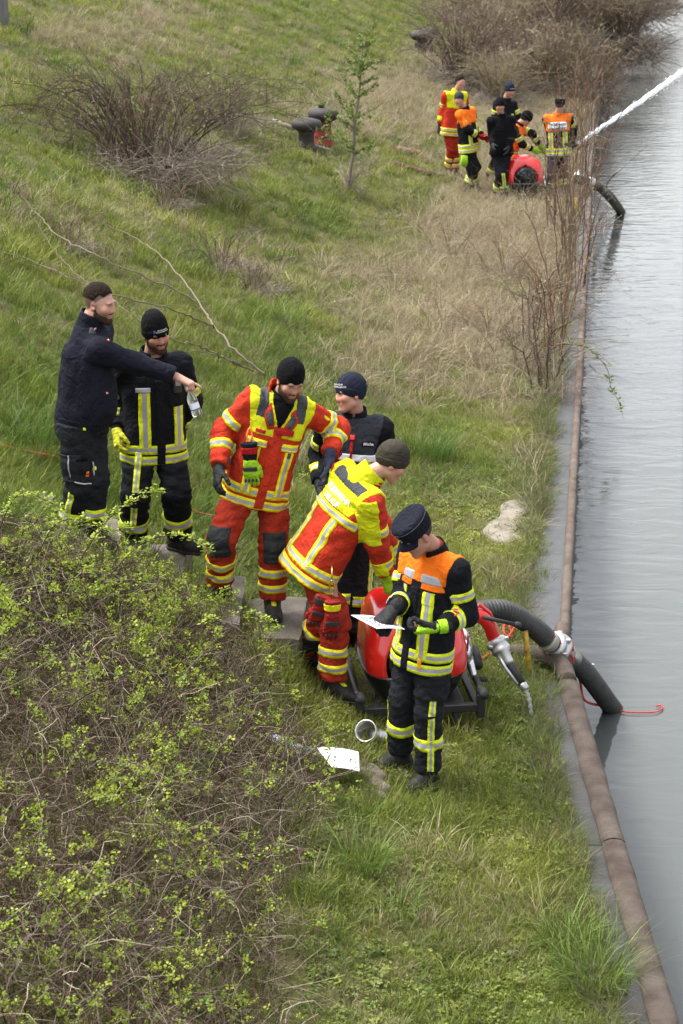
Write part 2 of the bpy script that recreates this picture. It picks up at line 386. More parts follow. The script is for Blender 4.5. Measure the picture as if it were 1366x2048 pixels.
def scatter(name, label, P, coll, scl, tint, tilt=.25, parent=None):
    c, nvar = coll; n = len(P)
    me = bpy.data.meshes.new(name); me.vertices.add(n); me.vertices.foreach_set('co', np.asarray(P, np.float32).ravel())
    rot = np.stack([rng.normal(0, tilt, n), rng.normal(0, tilt, n), rng.uniform(0, 6.283, n)], -1).astype(np.float32)
    a = me.attributes.new('rot', 'FLOAT_VECTOR', 'POINT'); a.data.foreach_set('vector', rot.ravel())
    a = me.attributes.new('scl', 'FLOAT', 'POINT'); a.data.foreach_set('value', np.asarray(scl, np.float32))
    a = me.attributes.new('idx', 'INT', 'POINT'); a.data.foreach_set('value', rng.integers(0, nvar, n).astype(np.int32))
    a = me.attributes.new('tint', 'FLOAT_VECTOR', 'POINT'); a.data.foreach_set('vector', np.clip(tint, .004, 1).astype(np.float32).ravel())
    o = bpy.data.objects.new(name, me); COL.objects.link(o)
    if parent is not None: o.parent = parent
    ng = bpy.data.node_groups.new(name, 'GeometryNodeTree')
    ng.interface.new_socket('Geometry', in_out='INPUT', socket_type='NodeSocketGeometry'); ng.interface.new_socket('Geometry', in_out='OUTPUT', socket_type='NodeSocketGeometry')
    N, L = ng.nodes, ng.links
    gi = N.new('NodeGroupInput'); go = N.new('NodeGroupOutput'); ip = N.new('GeometryNodeInstanceOnPoints'); ci = N.new('GeometryNodeCollectionInfo')
    ci.inputs['Collection'].default_value = c; ci.inputs['Separate Children'].default_value = True; ci.inputs['Reset Children'].default_value = True
    def attr(nm, t):
        x = N.new('GeometryNodeInputNamedAttribute'); x.data_type = t; x.inputs['Name'].default_value = nm; return [s for s in x.outputs if s.enabled and s.name == 'Attribute'][0]
    L.new(gi.outputs[0], ip.inputs['Points']); L.new(ci.outputs[0], ip.inputs['Instance'])
    ip.inputs['Pick Instance'].default_value = True
    L.new(attr('idx', 'INT'), ip.inputs['Instance Index'])
    er = N.new('FunctionNodeEulerToRotation'); L.new(attr('rot', 'FLOAT_VECTOR'), er.inputs[0]); L.new(er.outputs[0], ip.inputs['Rotation'])
    L.new(attr('scl', 'FLOAT'), ip.inputs['Scale'])
    L.new(ip.outputs[0], go.inputs[0])
    md = o.modifiers.new('scatter', 'NODES'); md.node_group = ng
    return tag(o, label, kind='stuff')
def bank_points(n, y0, y1, u0, u1, margin=90):
    """random points of the bank within y0..y1, u0..u1 that the camera can see, or nearly"""
    y = rng.uniform(y0, y1, n); u = rng.uniform(u0, u1, n); x = xq(y) - u; z = ground_z(x, y)
    P = np.stack([x, y, z], -1); px, py = proj(P)
    k = (px > -margin * 2) & (px < 1366 + margin) & (py > -margin) & (py < 2048 + margin * 3)
    return P[k], px[k], py[k], (xq(P[k][:, 1]) - P[k][:, 0])
def blob(px, py, cx, cy, rx, ry): return np.exp(-((px - cx) / rx) ** 2 - ((py - cy) / ry) ** 2)
def dryness(P, px, py, u):
    x, y = P[:, 0], P[:, 1]
    d = .33 + .20 * _vn(x, y, .9, 1.7) + .24 * _vn(x, y, 2.7, .4) + .20 * _vn(x, y, 7.0, 5.0)
    d = d + .46 * blob(px, py, 1000, 650, 190, 270) + .55 * blob(px, py, 960, 480, 180, 80) + .45 * blob(px, py, 770, 210, 170, 90) + .5 * blob(px, py, 1080, 300, 150, 190) + .45 * blob(px, py, 840, 690, 170, 90)
    d = d + .30 * blob(px, py, 250, 60, 260, 70) + .25 * blob(px, py, 120, 440, 160, 60) + .2 * blob(px, py, 860, 120, 90, 60) + .3 * blob(px, py, 700, 560, 200, 45)
    d = d - .35 * blob(px, py, 700, 40, 200, 60) - .25 * blob(px, py, 60, 300, 120, 130) - .3 * blob(px, py, 900, 870, 80, 60) - .3 * blob(px, py, 640, 430, 160, 90) - .25 * blob(px, py, 60, 820, 160, 200)
    return np.clip(d, 0, 1.2)
GREEN = np.array((.128, .188, .026)); DEEP = np.array((.054, .098, .016)); YEL = np.array((.240, .252, .042)); STRAW = np.array((.37, .315, .195)); BROWN = np.array((.19, .140, .088))
def grass_tint(P, dry, n_):
    x, y = P[:, 0], P[:, 1]; n = len(P)
    g = np.clip(.5 + .35 * _vn(x, y, 1.6, 3.3) + rng.normal(0, .25, n), 0, 1)[:, None]; yl = np.clip(.42 + .4 * _vn(x, y, 1.05, 6.1) + rng.normal(0, .2, n), 0, 1)[:, None]
    c = DEEP * (1 - g) + GREEN * g; c = c * (1 - yl) + YEL * yl
    s = np.clip((dry + rng.normal(0, .27, n) - .45) * 2.2, 0, 1)[:, None]; b = rng.uniform(0, 1, n)[:, None]
    c = c * (1 - s) + (STRAW * (1 - .7 * b) + BROWN * .7 * b) * s
    return c * rng.uniform(.62, 1.38, n)[:, None]
ts_short = tuft_set('short_tuft', [tuft(26, .055, .055, .0045, .7, .2, s) for s in range(6)], m_grass)
ts_med = tuft_set('meadow_tuft', [tuft(24, .15, .07, .006, .75, .28, 20 + s) for s in range(6)], m_grass)
ts_far = tuft_set('far_tuft', [tuft(26, .20, .16, .014, .8, .3, 40 + s, 2) for s in range(6)], m_grass)
ts_dry = tuft_set('dry_tuft', [tuft(20, .30, .09, .006, 1.3, .62, 60 + s, 4) for s in range(6)], m_grass)
ts_ros = tuft_set('rosette', [rosette(30, .06, 80 + s) for s in range(5)], m_grass)
def worn(P, px, py):
    """trodden, bare places: 1 = bare"""
    w = 1.4 * blob(px, py, 1012, 1045, 62, 50) + .7 * blob(px, py, 900, 1050, 80, 40) + .6 * blob(px, py, 1090, 1330, 40, 50)
    w = w + .45 * blob(px, py, 780, 1880, 90, 60) + .35 * blob(px, py, 620, 1990, 140, 60) + .8 * blob(px, py, 520, 1200, 130, 60)
    w = w + .3 * np.clip(_vn(P[:, 0], P[:, 1], 2.1, 8.0) - .25, 0, 1) * 2
    return np.clip(w, 0, 1)
def near_bramble(px, py):
    """1 inside the near thicket of brambles, by the line it ends at"""
    lim = np.interp(py, [980, 1060, 1180, 1300, 1420, 1560, 1700, 1850, 2048], [150, 330, 430, 540, 580, 690, 640, 590, 600])
    return px < lim
def thin(P, px, py, u, dens):
    k = rng.uniform(0, 1, len(P)) < dens
    return P[k], px[k], py[k], u[k]
# --- short grass of the trodden strip and the near bank
P, px, py, u = bank_points(64000, 7.2, 21, .33, 4.2)
P, px, py, u = thin(P, px, py, u, (1 - .85 * worn(P, px, py)) * np.where(near_bramble(px, py) & (py > 1250), .12, 1) * np.clip(1.2 - (P[:, 1] - 14) / 16, .5, 1))
d = dryness(P, px, py, u) 
scatter('short_grass', 'short trodden grass of the strip along the quay', P, ts_short, rng.uniform(.7, 1.5, len(P)) * (1 - .4 * worn(P, px, py)), grass_tint(P, d * .8, 0))
# --- taller meadow tufts, near and middle
P, px, py, u = bank_points(30000, 7.0, 24, .30, 6.0)
pat = np.clip(.45 + .6 * _vn(P[:, 0], P[:, 1], 1.3, 9.0) + .30 * (u > 1.8), .06, 1)
P, px, py, u = thin(P, px, py, u, pat * (1 - worn(P, px, py)) * np.where(near_bramble(px, py) & (py > 1250), .15, 1))
d = dryness(P, px, py, u)
scatter('meadow_grass', 'fresh uneven meadow grass on the near bank', P, ts_med, rng.uniform(.4, 1.25, len(P)) * (1 + .45 * _vn(P[:, 0], P[:, 1], 3.0, 4.4)), grass_tint(P, d, 0))
# --- long lush grass behind the men and along the steps
P, px, py, u = bank_points(16000, 12, 22, 1.2, 6.0)
lush = blob(px, py, 60, 860, 130, 170) + .9 * blob(px, py, 240, 960, 120, 90) + .9 * blob(px, py, 420, 1050, 90, 130) + .8 * blob(px, py, 620, 1140, 60, 90) + .7 * blob(px, py, 560, 640, 90, 60) + .5 * blob(px, py, 420, 850, 90, 110)
P, px, py, u = thin(P, px, py, u, np.clip(lush * .7, 0, 1)); n = len(P); gq = rng.uniform(0, 1, n)[:, None]
scatter('lush_grass', 'long lush spring grass behind the standing men', P, ts_med, rng.uniform(.7, 1.4, n), (DEEP * gq * .6 + GREEN * (1 - gq * .6)) * rng.uniform(.7, 1.4, n)[:, None], .3)
# --- far bank
P, px, py, u = bank_points(90000, 22, 84, .25, 24); q2 = bank_points(9000, 13, 23, 5.4, 15, 260); P, px, py, u = [np.concatenate(z_) for z_ in zip((P, px, py, u), q2)]
P, px, py, u = thin(P, px, py, u, np.clip(1.25 - (P[:, 1] - 22) / 55, .3, 1) * np.clip(.80 + .75 * _vn(P[:, 0], P[:, 1], 2.3, 1.9), .12, 1))
d = dryness(P, px, py, u)
scatter('bank_grass', 'grass of the far bank in green and straw patches', P, ts_far, rng.uniform(.3, 1.0, len(P)) * (1 + .45 * _vn(P[:, 0], P[:, 1], 1.7, 4.4)), grass_tint(P, d, 0))
# --- dead, bent straw
P, px, py, u = bank_points(60000, 14, 60, .3, 14)
d = dryness(P, px, py, u)
P, px, py, u = thin(P, px, py, u, np.clip((d - .52) * 1.6, 0, 1) * (1 - worn(P, px, py)))
n = len(P); b = rng.uniform(0, 1, n)[:, None]
scatter('dry_grass', 'pale dead grass bent over in tangles', P, ts_dry, rng.uniform(.6, 1.6, n), (STRAW * (1 - .8 * b) + BROWN * .8 * b) * rng.uniform(.7, 1.3, n)[:, None], .45)
# --- dead blades hanging over the coping, and straw strewn through the green
yy = rng.uniform(7.5, 60, 5200); yy = 7.5 + (yy - 7.5) * rng.uniform(.1, 1, 5200); uu = .36 + rng.normal(0, .06, 5200) + .05 * _vn(yy * 0, yy, 2.3, 1.0); P = np.stack([xq(yy) - uu, yy, np.maximum(ground_z(xq(yy) - uu, yy), 0)], -1); n = len(P); b = rng.uniform(0, 1, n)[:, None]
k = rng.uniform(0, 1, n) < np.where(yy < 17, .38, 1); P = P[k]; b = b[k]; n = len(P)
scatter('edge_straw', 'dead blades and roots hanging over the edge of the coping', P, ts_dry, rng.uniform(.25, .7, n), np.where(rng.uniform(0, 1, n)[:, None] < .55, GREEN * (1 - .4 * b), STRAW * .7 * (1 - b) + BROWN * .5 * b) * rng.uniform(.5, 1.2, n)[:, None], .6)
P, px, py, u = bank_points(9000, 7.2, 30, .35, 6); P, px, py, u = thin(P, px, py, u, np.clip(.35 + .5 * _vn(P[:, 0], P[:, 1], 2.2, 3.7), .05, 1)); n = len(P); b = rng.uniform(0, 1, n)[:, None]
scatter('strewn_straw', 'single straws lying through the green grass', P, ts_dry, rng.uniform(.2, .55, n), (STRAW * (1 - b) + BROWN * b) * rng.uniform(.6, 1.2, n)[:, None], .8)
# --- low leaves and moss
P, px, py, u = bank_points(16000, 7.2, 20, .3, 3.0)
P, px, py, u = thin(P, px, py, u, np.clip(.5 + .7 * _vn(P[:, 0], P[:, 1], 1.9, 2.5), 0, 1) * np.where(near_bramble(px, py) & (py > 1250), .2, 1) * (1 - .6 * worn(P, px, py)))
scatter('clover_and_moss', 'low clover leaves and yellow green moss between the grass', P, ts_ros, rng.uniform(.6, 1.4, len(P)), grass_tint(P, np.zeros(len(P)), 0) * .9)
# ================================================================ people: smooth implicit bodies and clothes, meshed with surface nets
def nrm(v): v = np.asarray(v, float); return v / (np.linalg.norm(v) + 1e-12)
class Prim:
    __slots__ = ('lo', 'hi', 'f', 'k', 'op')
    def __init__(s, lo, hi, f, k=.02, op='u'): s.lo = np.asarray(lo, float); s.hi = np.asarray(hi, float); s.f = f; s.k = k; s.op = op
def cone(a, b, ra, rb, k=.02, op='u', flat=None, e=1.0, cut0=False, cut1=False):
    """tapered capsule from a to b; flat = direction in which it is thinner by factor e; cut ends it square"""
    a = np.asarray(a, float); b = np.asarray(b, float); ab = b - a; L2 = float(ab @ ab) + 1e-9; L = math.sqrt(L2); R = max(ra, rb) * max(1.0, e) + .01
    fl = None if flat is None else nrm(flat)
    def f(P):
        q = P - a; t = (q @ ab) / L2; tc = np.clip(t, 0, 1)
        v = q - tc[..., None] * ab
        if fl is not None: v = v + (v @ fl)[..., None] * fl * (1 / e - 1)
        d = np.sqrt((v * v).sum(-1)) - (ra + (rb - ra) * tc)
        if cut0: d = np.maximum(d, -t * L)
        if cut1: d = np.maximum(d, (t - 1) * L)
        return d
    return Prim(np.minimum(a, b) - R, np.maximum(a, b) + R, f, k, op)
def ell(c, M, r, k=.02, op='u'):
    """ellipsoid: centre c, rows of M its axes, r its radii"""
    c = np.asarray(c, float); M = np.asarray(M, float); r = np.asarray(r, float); R = r.max() + .005
    def f(P):
        q = (P - c) @ M.T; k0 = np.sqrt(((q / r) ** 2).sum(-1)); k1 = np.sqrt(((q / r ** 2) ** 2).sum(-1)) + 1e-9
        return k0 * (k0 - 1) / k1
    return Prim(c - R, c + R, f, k, op)
def sph(c, r, k=.02, op='u'): return cone(c, c, r, r, k, op)
def loft(o, M, st, k=.03, op='u', pw=2.4, cap=True):
    """rounded trunk along M's third axis: stations (z, half width, half depth, forward shift)"""
    o = np.asarray(o, float); M = np.asarray(M, float); st = np.asarray(st, float); zz = st[:, 0]
    R = max(st[:, 1].max(), st[:, 2].max()) + .03; A = o + M[2] * zz[0]; B = o + M[2] * zz[-1]
    fine = np.linspace(zz[0], zz[-1], 60); tab = [np.interp(fine, zz, st[:, j]) for j in (1, 2, 3)]
    ker = np.ones(7) / 7
    tab = [np.convolve(np.pad(t, 3, 'edge'), ker, 'valid') for t in tab]
    def f(P):
        q = (P - o) @ M.T; z = q[..., 2]; w = np.interp(z, fine, tab[0]); dp = np.interp(z, fine, tab[1]); yo = np.interp(z, fine, tab[2])
        rr = (np.abs(q[..., 0] / w) ** pw + np.abs((q[..., 1] - yo) / dp) ** pw) ** (1 / pw)
        d = (rr - 1) * np.minimum(w, dp)
        if cap: d = np.maximum(d, np.maximum(zz[0] - z, z - zz[-1]))
        return d
    return Prim(np.minimum(A, B) - R, np.maximum(A, B) + R, f, k, op)
def smin(a, b, k): h = np.clip(k - np.abs(a - b), 0, None) / k; return np.minimum(a, b) - h * h * k * .25
def combine(D, d, p):
    if p.op == 'u': return smin(D, d, p.k)
    if p.op == 's': return -smin(-D, d, p.k)
    return np.maximum(D, d)
def wrinkle(seed, amp, wl, axis=None, squash=1.0, big=1.7):
    wl = wl * 1.45 if amp > .003 else wl; amp = amp * 1.5 if amp > .003 else amp
    """cloth folds: warped ridges; axis = direction along which folds repeat faster"""
    r = np.random.default_rng(seed); W = []
    for i in range(4):
        k = r.normal(0, 1, 3); k /= np.linalg.norm(k)
        if axis is not None: k = k + np.asarray(axis) * (k @ np.asarray(axis)) * squash
        W.append((k * 2 * np.pi / (wl * r.uniform(.7, 1.5)), r.uniform(0, 6.28), r.normal(0, 1, 3) * 2 * np.pi / (wl * 2.6), r.uniform(0, 6.28)))
    def f(P):
        s = 0
        for k, ph, k2, p2 in W: q_ = np.sin(P @ k + ph + 1.6 * np.sin(P @ k2 + p2)); s = s + .6 * q_ + .7 * (np.sqrt(q_ * q_ + .02) - .6)
        return amp * s * .6
    return f
class Field:
    def __init__(s, prims, disp=None): s.p = list(prims); s.disp = disp
    def __call__(s, P):
        D = np.full(P.shape[:-1], .5)
        for p in s.p: D = combine(D, p.f(P), p)
        if s.disp is not None:
            m = np.abs(D) < .05
            if m.any(): D = D.copy(); D[m] += s.disp(P[m])
        return D
    def grid(s, h, lo=None, hi=None):
        us = [p for p in s.p if p.op == 'u']
        if lo is None: lo = np.min([p.lo for p in us], 0) - 3 * h
        if hi is None: hi = np.max([p.hi for p in us], 0) + 3 * h
        n = np.ceil((hi - lo) / h).astype(int) + 1
        D = np.full(n, .5, np.float32); ax = [lo[i] + h * np.arange(n[i]) for i in range(3)]
        for p in s.p:
            mg = p.k + 2 * h
            i0 = np.clip(np.floor((p.lo - mg - lo) / h).astype(int), 0, n); i1 = np.clip(np.ceil((p.hi + mg - lo) / h).astype(int) + 1, 0, n)
            if (i1 <= i0).any(): continue
            sl = tuple(slice(a, b) for a, b in zip(i0, i1))
            G = np.stack(np.meshgrid(*[ax[i][sl[i]] for i in range(3)], indexing='ij'), -1)
            D[sl] = combine(D[sl], p.f(G), p)
        if s.disp is not None:
            m = np.abs(D) < .05; I = np.argwhere(m)
            if len(I): D[m] += s.disp(lo + I * h).astype(np.float32)
        return D, lo
_C = np.array([(i, j, k) for i in (0, 1) for j in (0, 1) for k in (0, 1)])
_E = [(a, b) for a in range(8) for b in range(a + 1, 8) if np.abs(_C[a] - _C[b]).sum() == 1]
def snet(D, lo, h):
    s = D < 0
    c = np.zeros(np.array(D.shape) - 1, np.int8)
    for i, j, k in _C: c += s[i:D.shape[0] - 1 + i, j:D.shape[1] - 1 + j, k:D.shape[2] - 1 + k]
    act = (c > 0) & (c < 8); ii = np.argwhere(act)
    if not len(ii): return np.zeros((0, 3)), np.zeros((0, 4), int)
    idx = np.full(act.shape, -1, np.int32); idx[act] = np.arange(len(ii))
    d = [D[ii[:, 0] + q[0], ii[:, 1] + q[1], ii[:, 2] + q[2]].astype(float) for q in _C]
    pos = np.zeros((len(ii), 3)); cnt = np.zeros(len(ii))
    for a, b in _E:
        m = (d[a] < 0) != (d[b] < 0); t = d[a][m] / (d[a][m] - d[b][m])
        pos[m] += _C[a] + t[:, None] * (_C[b] - _C[a]); cnt[m] += 1
    V = lo + h * (ii + pos / cnt[:, None]); Q = []
    for ax in range(3):
        o1, o2 = [(1, 2), (2, 0), (0, 1)][ax]
        A = s[tuple(slice(0, -1) if i == ax else slice(1, -1) for i in range(3))]; B = s[tuple(slice(1, None) if i == ax else slice(1, -1) for i in range(3))]
        e = np.argwhere(A != B)
        if not len(e): continue
        fl = A[e[:, 0], e[:, 1], e[:, 2]]
        b = e.copy()
        for i in range(3):
            if i != ax: b[:, i] += 1
        def cell(da, db):
            x = b.copy(); x[:, o1] -= da; x[:, o2] -= db; return idx[x[:, 0], x[:, 1], x[:, 2]]
        q = np.stack([cell(1, 1), cell(0, 1), cell(0, 0), cell(1, 0)], -1)
        q[~fl] = q[~fl][:, ::-1]; Q.append(q)
    Q = np.concatenate(Q); return V, Q[(Q >= 0).all(1)]
def solid(name, F, h, m, parent, base, lo=None, hi=None, cut=None, color=None):
    """mesh of a field; cut = extra function: only where it is negative"""
    D, l = F.grid(h, lo, hi)
    if cut is not None:
        G = np.argwhere(np.abs(D) < 9); P = l + G * h; D = np.maximum(D, cut(P).reshape(D.shape)).astype(np.float32)
        D[0], D[-1], D[:, 0], D[:, -1], D[:, :, 0], D[:, :, -1] = .5, .5, .5, .5, .5, .5
    V, Q = snet(D, l, h)
    if not len(V): return None
    o = mesh_np(name, V, Q, m, True, None, parent, base)
    if color is not None:
        c = color(V); a = o.data.color_attributes.new('tint', 'FLOAT_COLOR', 'POINT'); a.data.foreach_set('color', np.concatenate([c, np.ones((len(c), 1))], 1).astype(np.float32).ravel())
    return o
def march(F, O, Dr, rmax=.36, n=60, r0=0.0):
    """from points O inside F outwards along Dr: distance to the surface (0 where O is outside)"""
    s = np.linspace(r0, rmax, n); P = O[:, None, :] + Dr[:, None, :] * s[None, :, None]; v = F(P); neg = v < 0
    out = np.zeros(len(O)); first = np.argmax(~neg, 1); ok = neg[:, 0] & (first > 0)
    i = np.where(ok)[0]; j = first[i]; a = v[i, j - 1]; b = v[i, j]; out[i] = s[j - 1] + (s[1] - s[0]) * a / (a - b + 1e-9)
    return out
def sheet(name, P, ok, rows, mats, parent, base, closed=False):
    """grid of points (r, c, 3) as a mesh; rows = material of each row of faces"""
    R, Cn = P.shape[:2]; gi = np.arange(R * Cn).reshape(R, Cn); F = []; M = []
    for r in range(R - 1):
        for c in range(Cn if closed else Cn - 1):
            c2 = (c + 1) % Cn
            if ok[r, c] and ok[r + 1, c] and ok[r, c2] and ok[r + 1, c2]: F.append((gi[r, c], gi[r, c2], gi[r + 1, c2], gi[r + 1, c])); M.append(rows[r] if not hasattr(rows[r], '__len__') else rows[r][c])
    if not F: return None
    used = np.unique(np.array(F)); rm = -np.ones(R * Cn, int); rm[used] = np.arange(len(used))
    return mesh_np(name, P.reshape(-1, 3)[used], rm[np.array(F)], mats, True, M, parent, base)
STRIPE_ROWS = [0.0, 0.0, .26, .30, .5, .70, .74, 1.0, 1.0]; STRIPE_M = [0, 0, 0, 1, 1, 0, 0, 0]

# ------------------------------------------------ materials of the people
def cloth(name, col, var=.25, rough=.85, bump=.35, vs=5.0, bs=260.0, **kw): return mat(name, col, rough, var=var, vscale=vs, bump=bump, bscale=bs, **{'folds': .75, 'spec': .2, **kw})
C_NAVY = cloth('navy_cloth', (.011, .012, .021), spec=.12); C_BLACK = cloth('black_turnout_cloth', (.008, .009, .012), spec=.12); C_TROU = cloth('charcoal_trouser_cloth', (.015, .017, .020), spec=.12)
C_RED = cloth('red_turnout_cloth', (.50, .034, .012), var=.30); C_RED2 = cloth('red_turnout_trousers', (.36, .028, .011), var=.4)
C_YEL = cloth('lime_yoke_cloth', (.60, .62, .01), var=.12); C_ORG = cloth('orange_yoke_cloth', (.88, .17, .008), var=.15)
C_GREY = cloth('grey_pad', (.065, .068, .075), var=.3); C_KNEE = cloth('knee_pad_cloth', (.030, .032, .034), var=.4, rough=.7)
C_STR = [cloth('lime_stripe', (.68, .76, .015), var=.10, rough=.6, bump=.15), mat('silver_stripe', (.36, .36, .39), .45, var=.18, vscale=30, bump=.1, bscale=500)]
C_STRY = [cloth('yellow_stripe', (.74, .66, .012), var=.10, rough=.6, bump=.15), mat('hatched_silver_stripe', (.37, .37, .385), .45, var=.3, vscale=120, bump=.25, bscale=500)]
C_BEAN = cloth('black_knit', (.006, .006, .007), spec=.1, bump=.6, bs=420); C_BEANN = cloth('navy_knit', (.012, .016, .034), bump=.6, bs=420); C_BEANO = cloth('olive_fleece', (.045, .038, .026), bump=.5, bs=320)
C_BOOT = mat('black_boot_leather', (.010, .010, .011), .62, var=.5, vscale=20, bump=.3, bscale=140, col2=(.022, .019, .015), spec=.25); C_SOLE = mat('boot_rubber', (.014, .013, .012), .8, bump=.5, bscale=90)
C_GLOVEB = cloth('black_glove', (.016, .016, .018), rough=.6); C_GLOVEL = cloth('lime_glove', (.34, .62, .02), rough=.6); C_GLOVEN = cloth('blue_grey_glove', (.045, .055, .105), rough=.6); C_GLOVEY = cloth('yellow_glove', (.50, .50, .03), rough=.6)
C_WHITE = mat('white_print', (.75, .76, .80), .6); C_SILVERT = mat('silver_print', (.62, .62, .60), .5); C_REDP = cloth('red_patch', (.42, .012, .012)); C_METAL = mat('bright_metal', (.6, .6, .6), .3, metal=1.0)
C_EYE = mat('eye_white', (.55, .52, .50), .25); C_IRIS = mat('dark_iris', (.03, .022, .016), .2)
C_BLACKP = mat('black_print', (.015, .015, .015), .6)
def skin_mat():
    m = bpy.data.materials.new('skin'); m.use_nodes = True; N, L = m.node_tree.nodes, m.node_tree.links; p = N['Principled BSDF']
    a = N.new('ShaderNodeAttribute'); a.attribute_name = 'tint'
    L.new(a.outputs['Color'], p.inputs['Base Color']); p.inputs['Roughness'].default_value = .48; p.inputs['Specular IOR Level'].default_value = .4
    p.inputs['Subsurface Weight'].default_value = .08; p.inputs['Subsurface Radius'].default_value = (.012, .005, .003)
    return m
C_SKIN = skin_mat()
def hair_mat(name, col): return mat(name, col, .8, var=.5, vscale=90, bump=.8, bscale=260, spec=.12)
C_HAIR = hair_mat('dark_brown_hair', (.024, .014, .009)); C_HAIRG = hair_mat('greying_hair', (.075, .065, .055)); C_STUB = hair_mat('beard_stubble', (.070, .042, .028))

def lift(parent, px, py, L, sgn):
    """point on the pixel's line of sight at distance L from parent: the farther (+1) or nearer (-1) of the two"""
    r = nrm(ray(px, py)); w = CAMV - np.asarray(parent); b = r @ w; c = w @ w - L * L; disc = b * b - c
    t = -b + (sgn * math.sqrt(disc) if disc > 0 else 0)
    return CAMV + r * t
def fingers(prims, W, d, n, side, curl, sc=1.0, thumb=(.7, .5), grow=0.0, k=.008, point=None):
    """a hand from wrist W: d along the palm, n out of the palm, side towards the thumb; curl per finger (index..little)"""
    d = nrm(d); n = nrm(np.asarray(n) - d * (np.asarray(n) @ d)); sd = nrm(np.cross(d, n)); sd = sd if sd @ np.asarray(side) > 0 else -sd
    ln = np.array((.072, .080, .074, .058)) * sc; kn = [(.030, .096), (.010, .099), (-.011, .094), (-.031, .085)]
    for i in range(4):
        a = W + (sd * kn[i][0] * .6 + d * .012) * sc; b = W + (sd * kn[i][0] + d * kn[i][1]) * sc
        prims.append(cone(a, b, (.018 + grow) * sc, (.0135 + grow) * sc, .016))
        ang = 0; p = b; rr = (.0098 if i < 3 else .0085) + grow
        for j, fr in enumerate((.48, .30, .22)):
            ang += curl[i] * (.75, 1.0, .7)[j]
            q = p + (d * math.cos(ang) + n * math.sin(ang) + sd * kn[i][0] * 1.2 * (1 if j == 0 else 0)) * ln[i] * fr
            prims.append(cone(p, q, rr * sc, (rr - .0008 * (j + 1)) * sc, k)); p = q; rr -= .0008
    # thumb: leaves the side of the palm near its base
    a = W + (sd * .022 + d * .022 + n * .006) * sc; sp, fl = thumb
    td = nrm(d * (1 - sp * .55) + sd * sp + n * fl * .6); b = a + td * .046 * sc; td2 = nrm(d * .8 + sd * sp * .3 + n * fl); c = b + td2 * .034 * sc; e = c + nrm(d * .8 + n * fl * 1.2) * .026 * sc
    prims.append(cone(a, b, (.017 + grow) * sc, (.0125 + grow) * sc, .014)); prims.append(cone(b, c, (.0122 + grow) * sc, (.011 + grow) * sc, k)); prims.append(cone(c, e, (.011 + grow) * sc, (.0088 + grow) * sc, k))

def ik(A, B, L1, L2, px, py, pref):
    """middle joint between A and B with bone lengths L1, L2, on the circle of solutions closest to the pixel px, py; pref: '+'/'-' or a depth"""
    A = np.asarray(A); B = np.asarray(B); d = np.linalg.norm(B - A); u = (B - A) / d
    k = max(1.0, d * 1.004 / (L1 + L2)); L1 *= k; L2 *= k
    if d < abs(L1 - L2) * 1.05: d = abs(L1 - L2) * 1.05
    a = (L1 * L1 - L2 * L2 + d * d) / (2 * d); r = math.sqrt(max(L1 * L1 - a * a, 1e-6)); c = A + u * a
    e = nrm(np.cross(u, (0, 0, 1.0) if abs(u[2]) < .9 else (0, 1.0, 0))); g = np.cross(u, e); t = np.linspace(0, 2 * np.pi, 120, endpoint=False)
    J = c + r * (np.cos(t)[:, None] * e + np.sin(t)[:, None] * g); qx, qy = proj(J); sc = FPX / np.linalg.norm(c - CAMV)
    cost = ((qx - px) / sc) ** 2 + ((qy - py) / sc) ** 2
    if isinstance(pref, str): cost = cost + .35 * r * (J[:, 1] - c[1]) * (-1 if pref == '+' else 1) * .5
    else: cost = cost + (J[:, 1] - pref) ** 2 * .7
    return J[np.argmin(cost)]
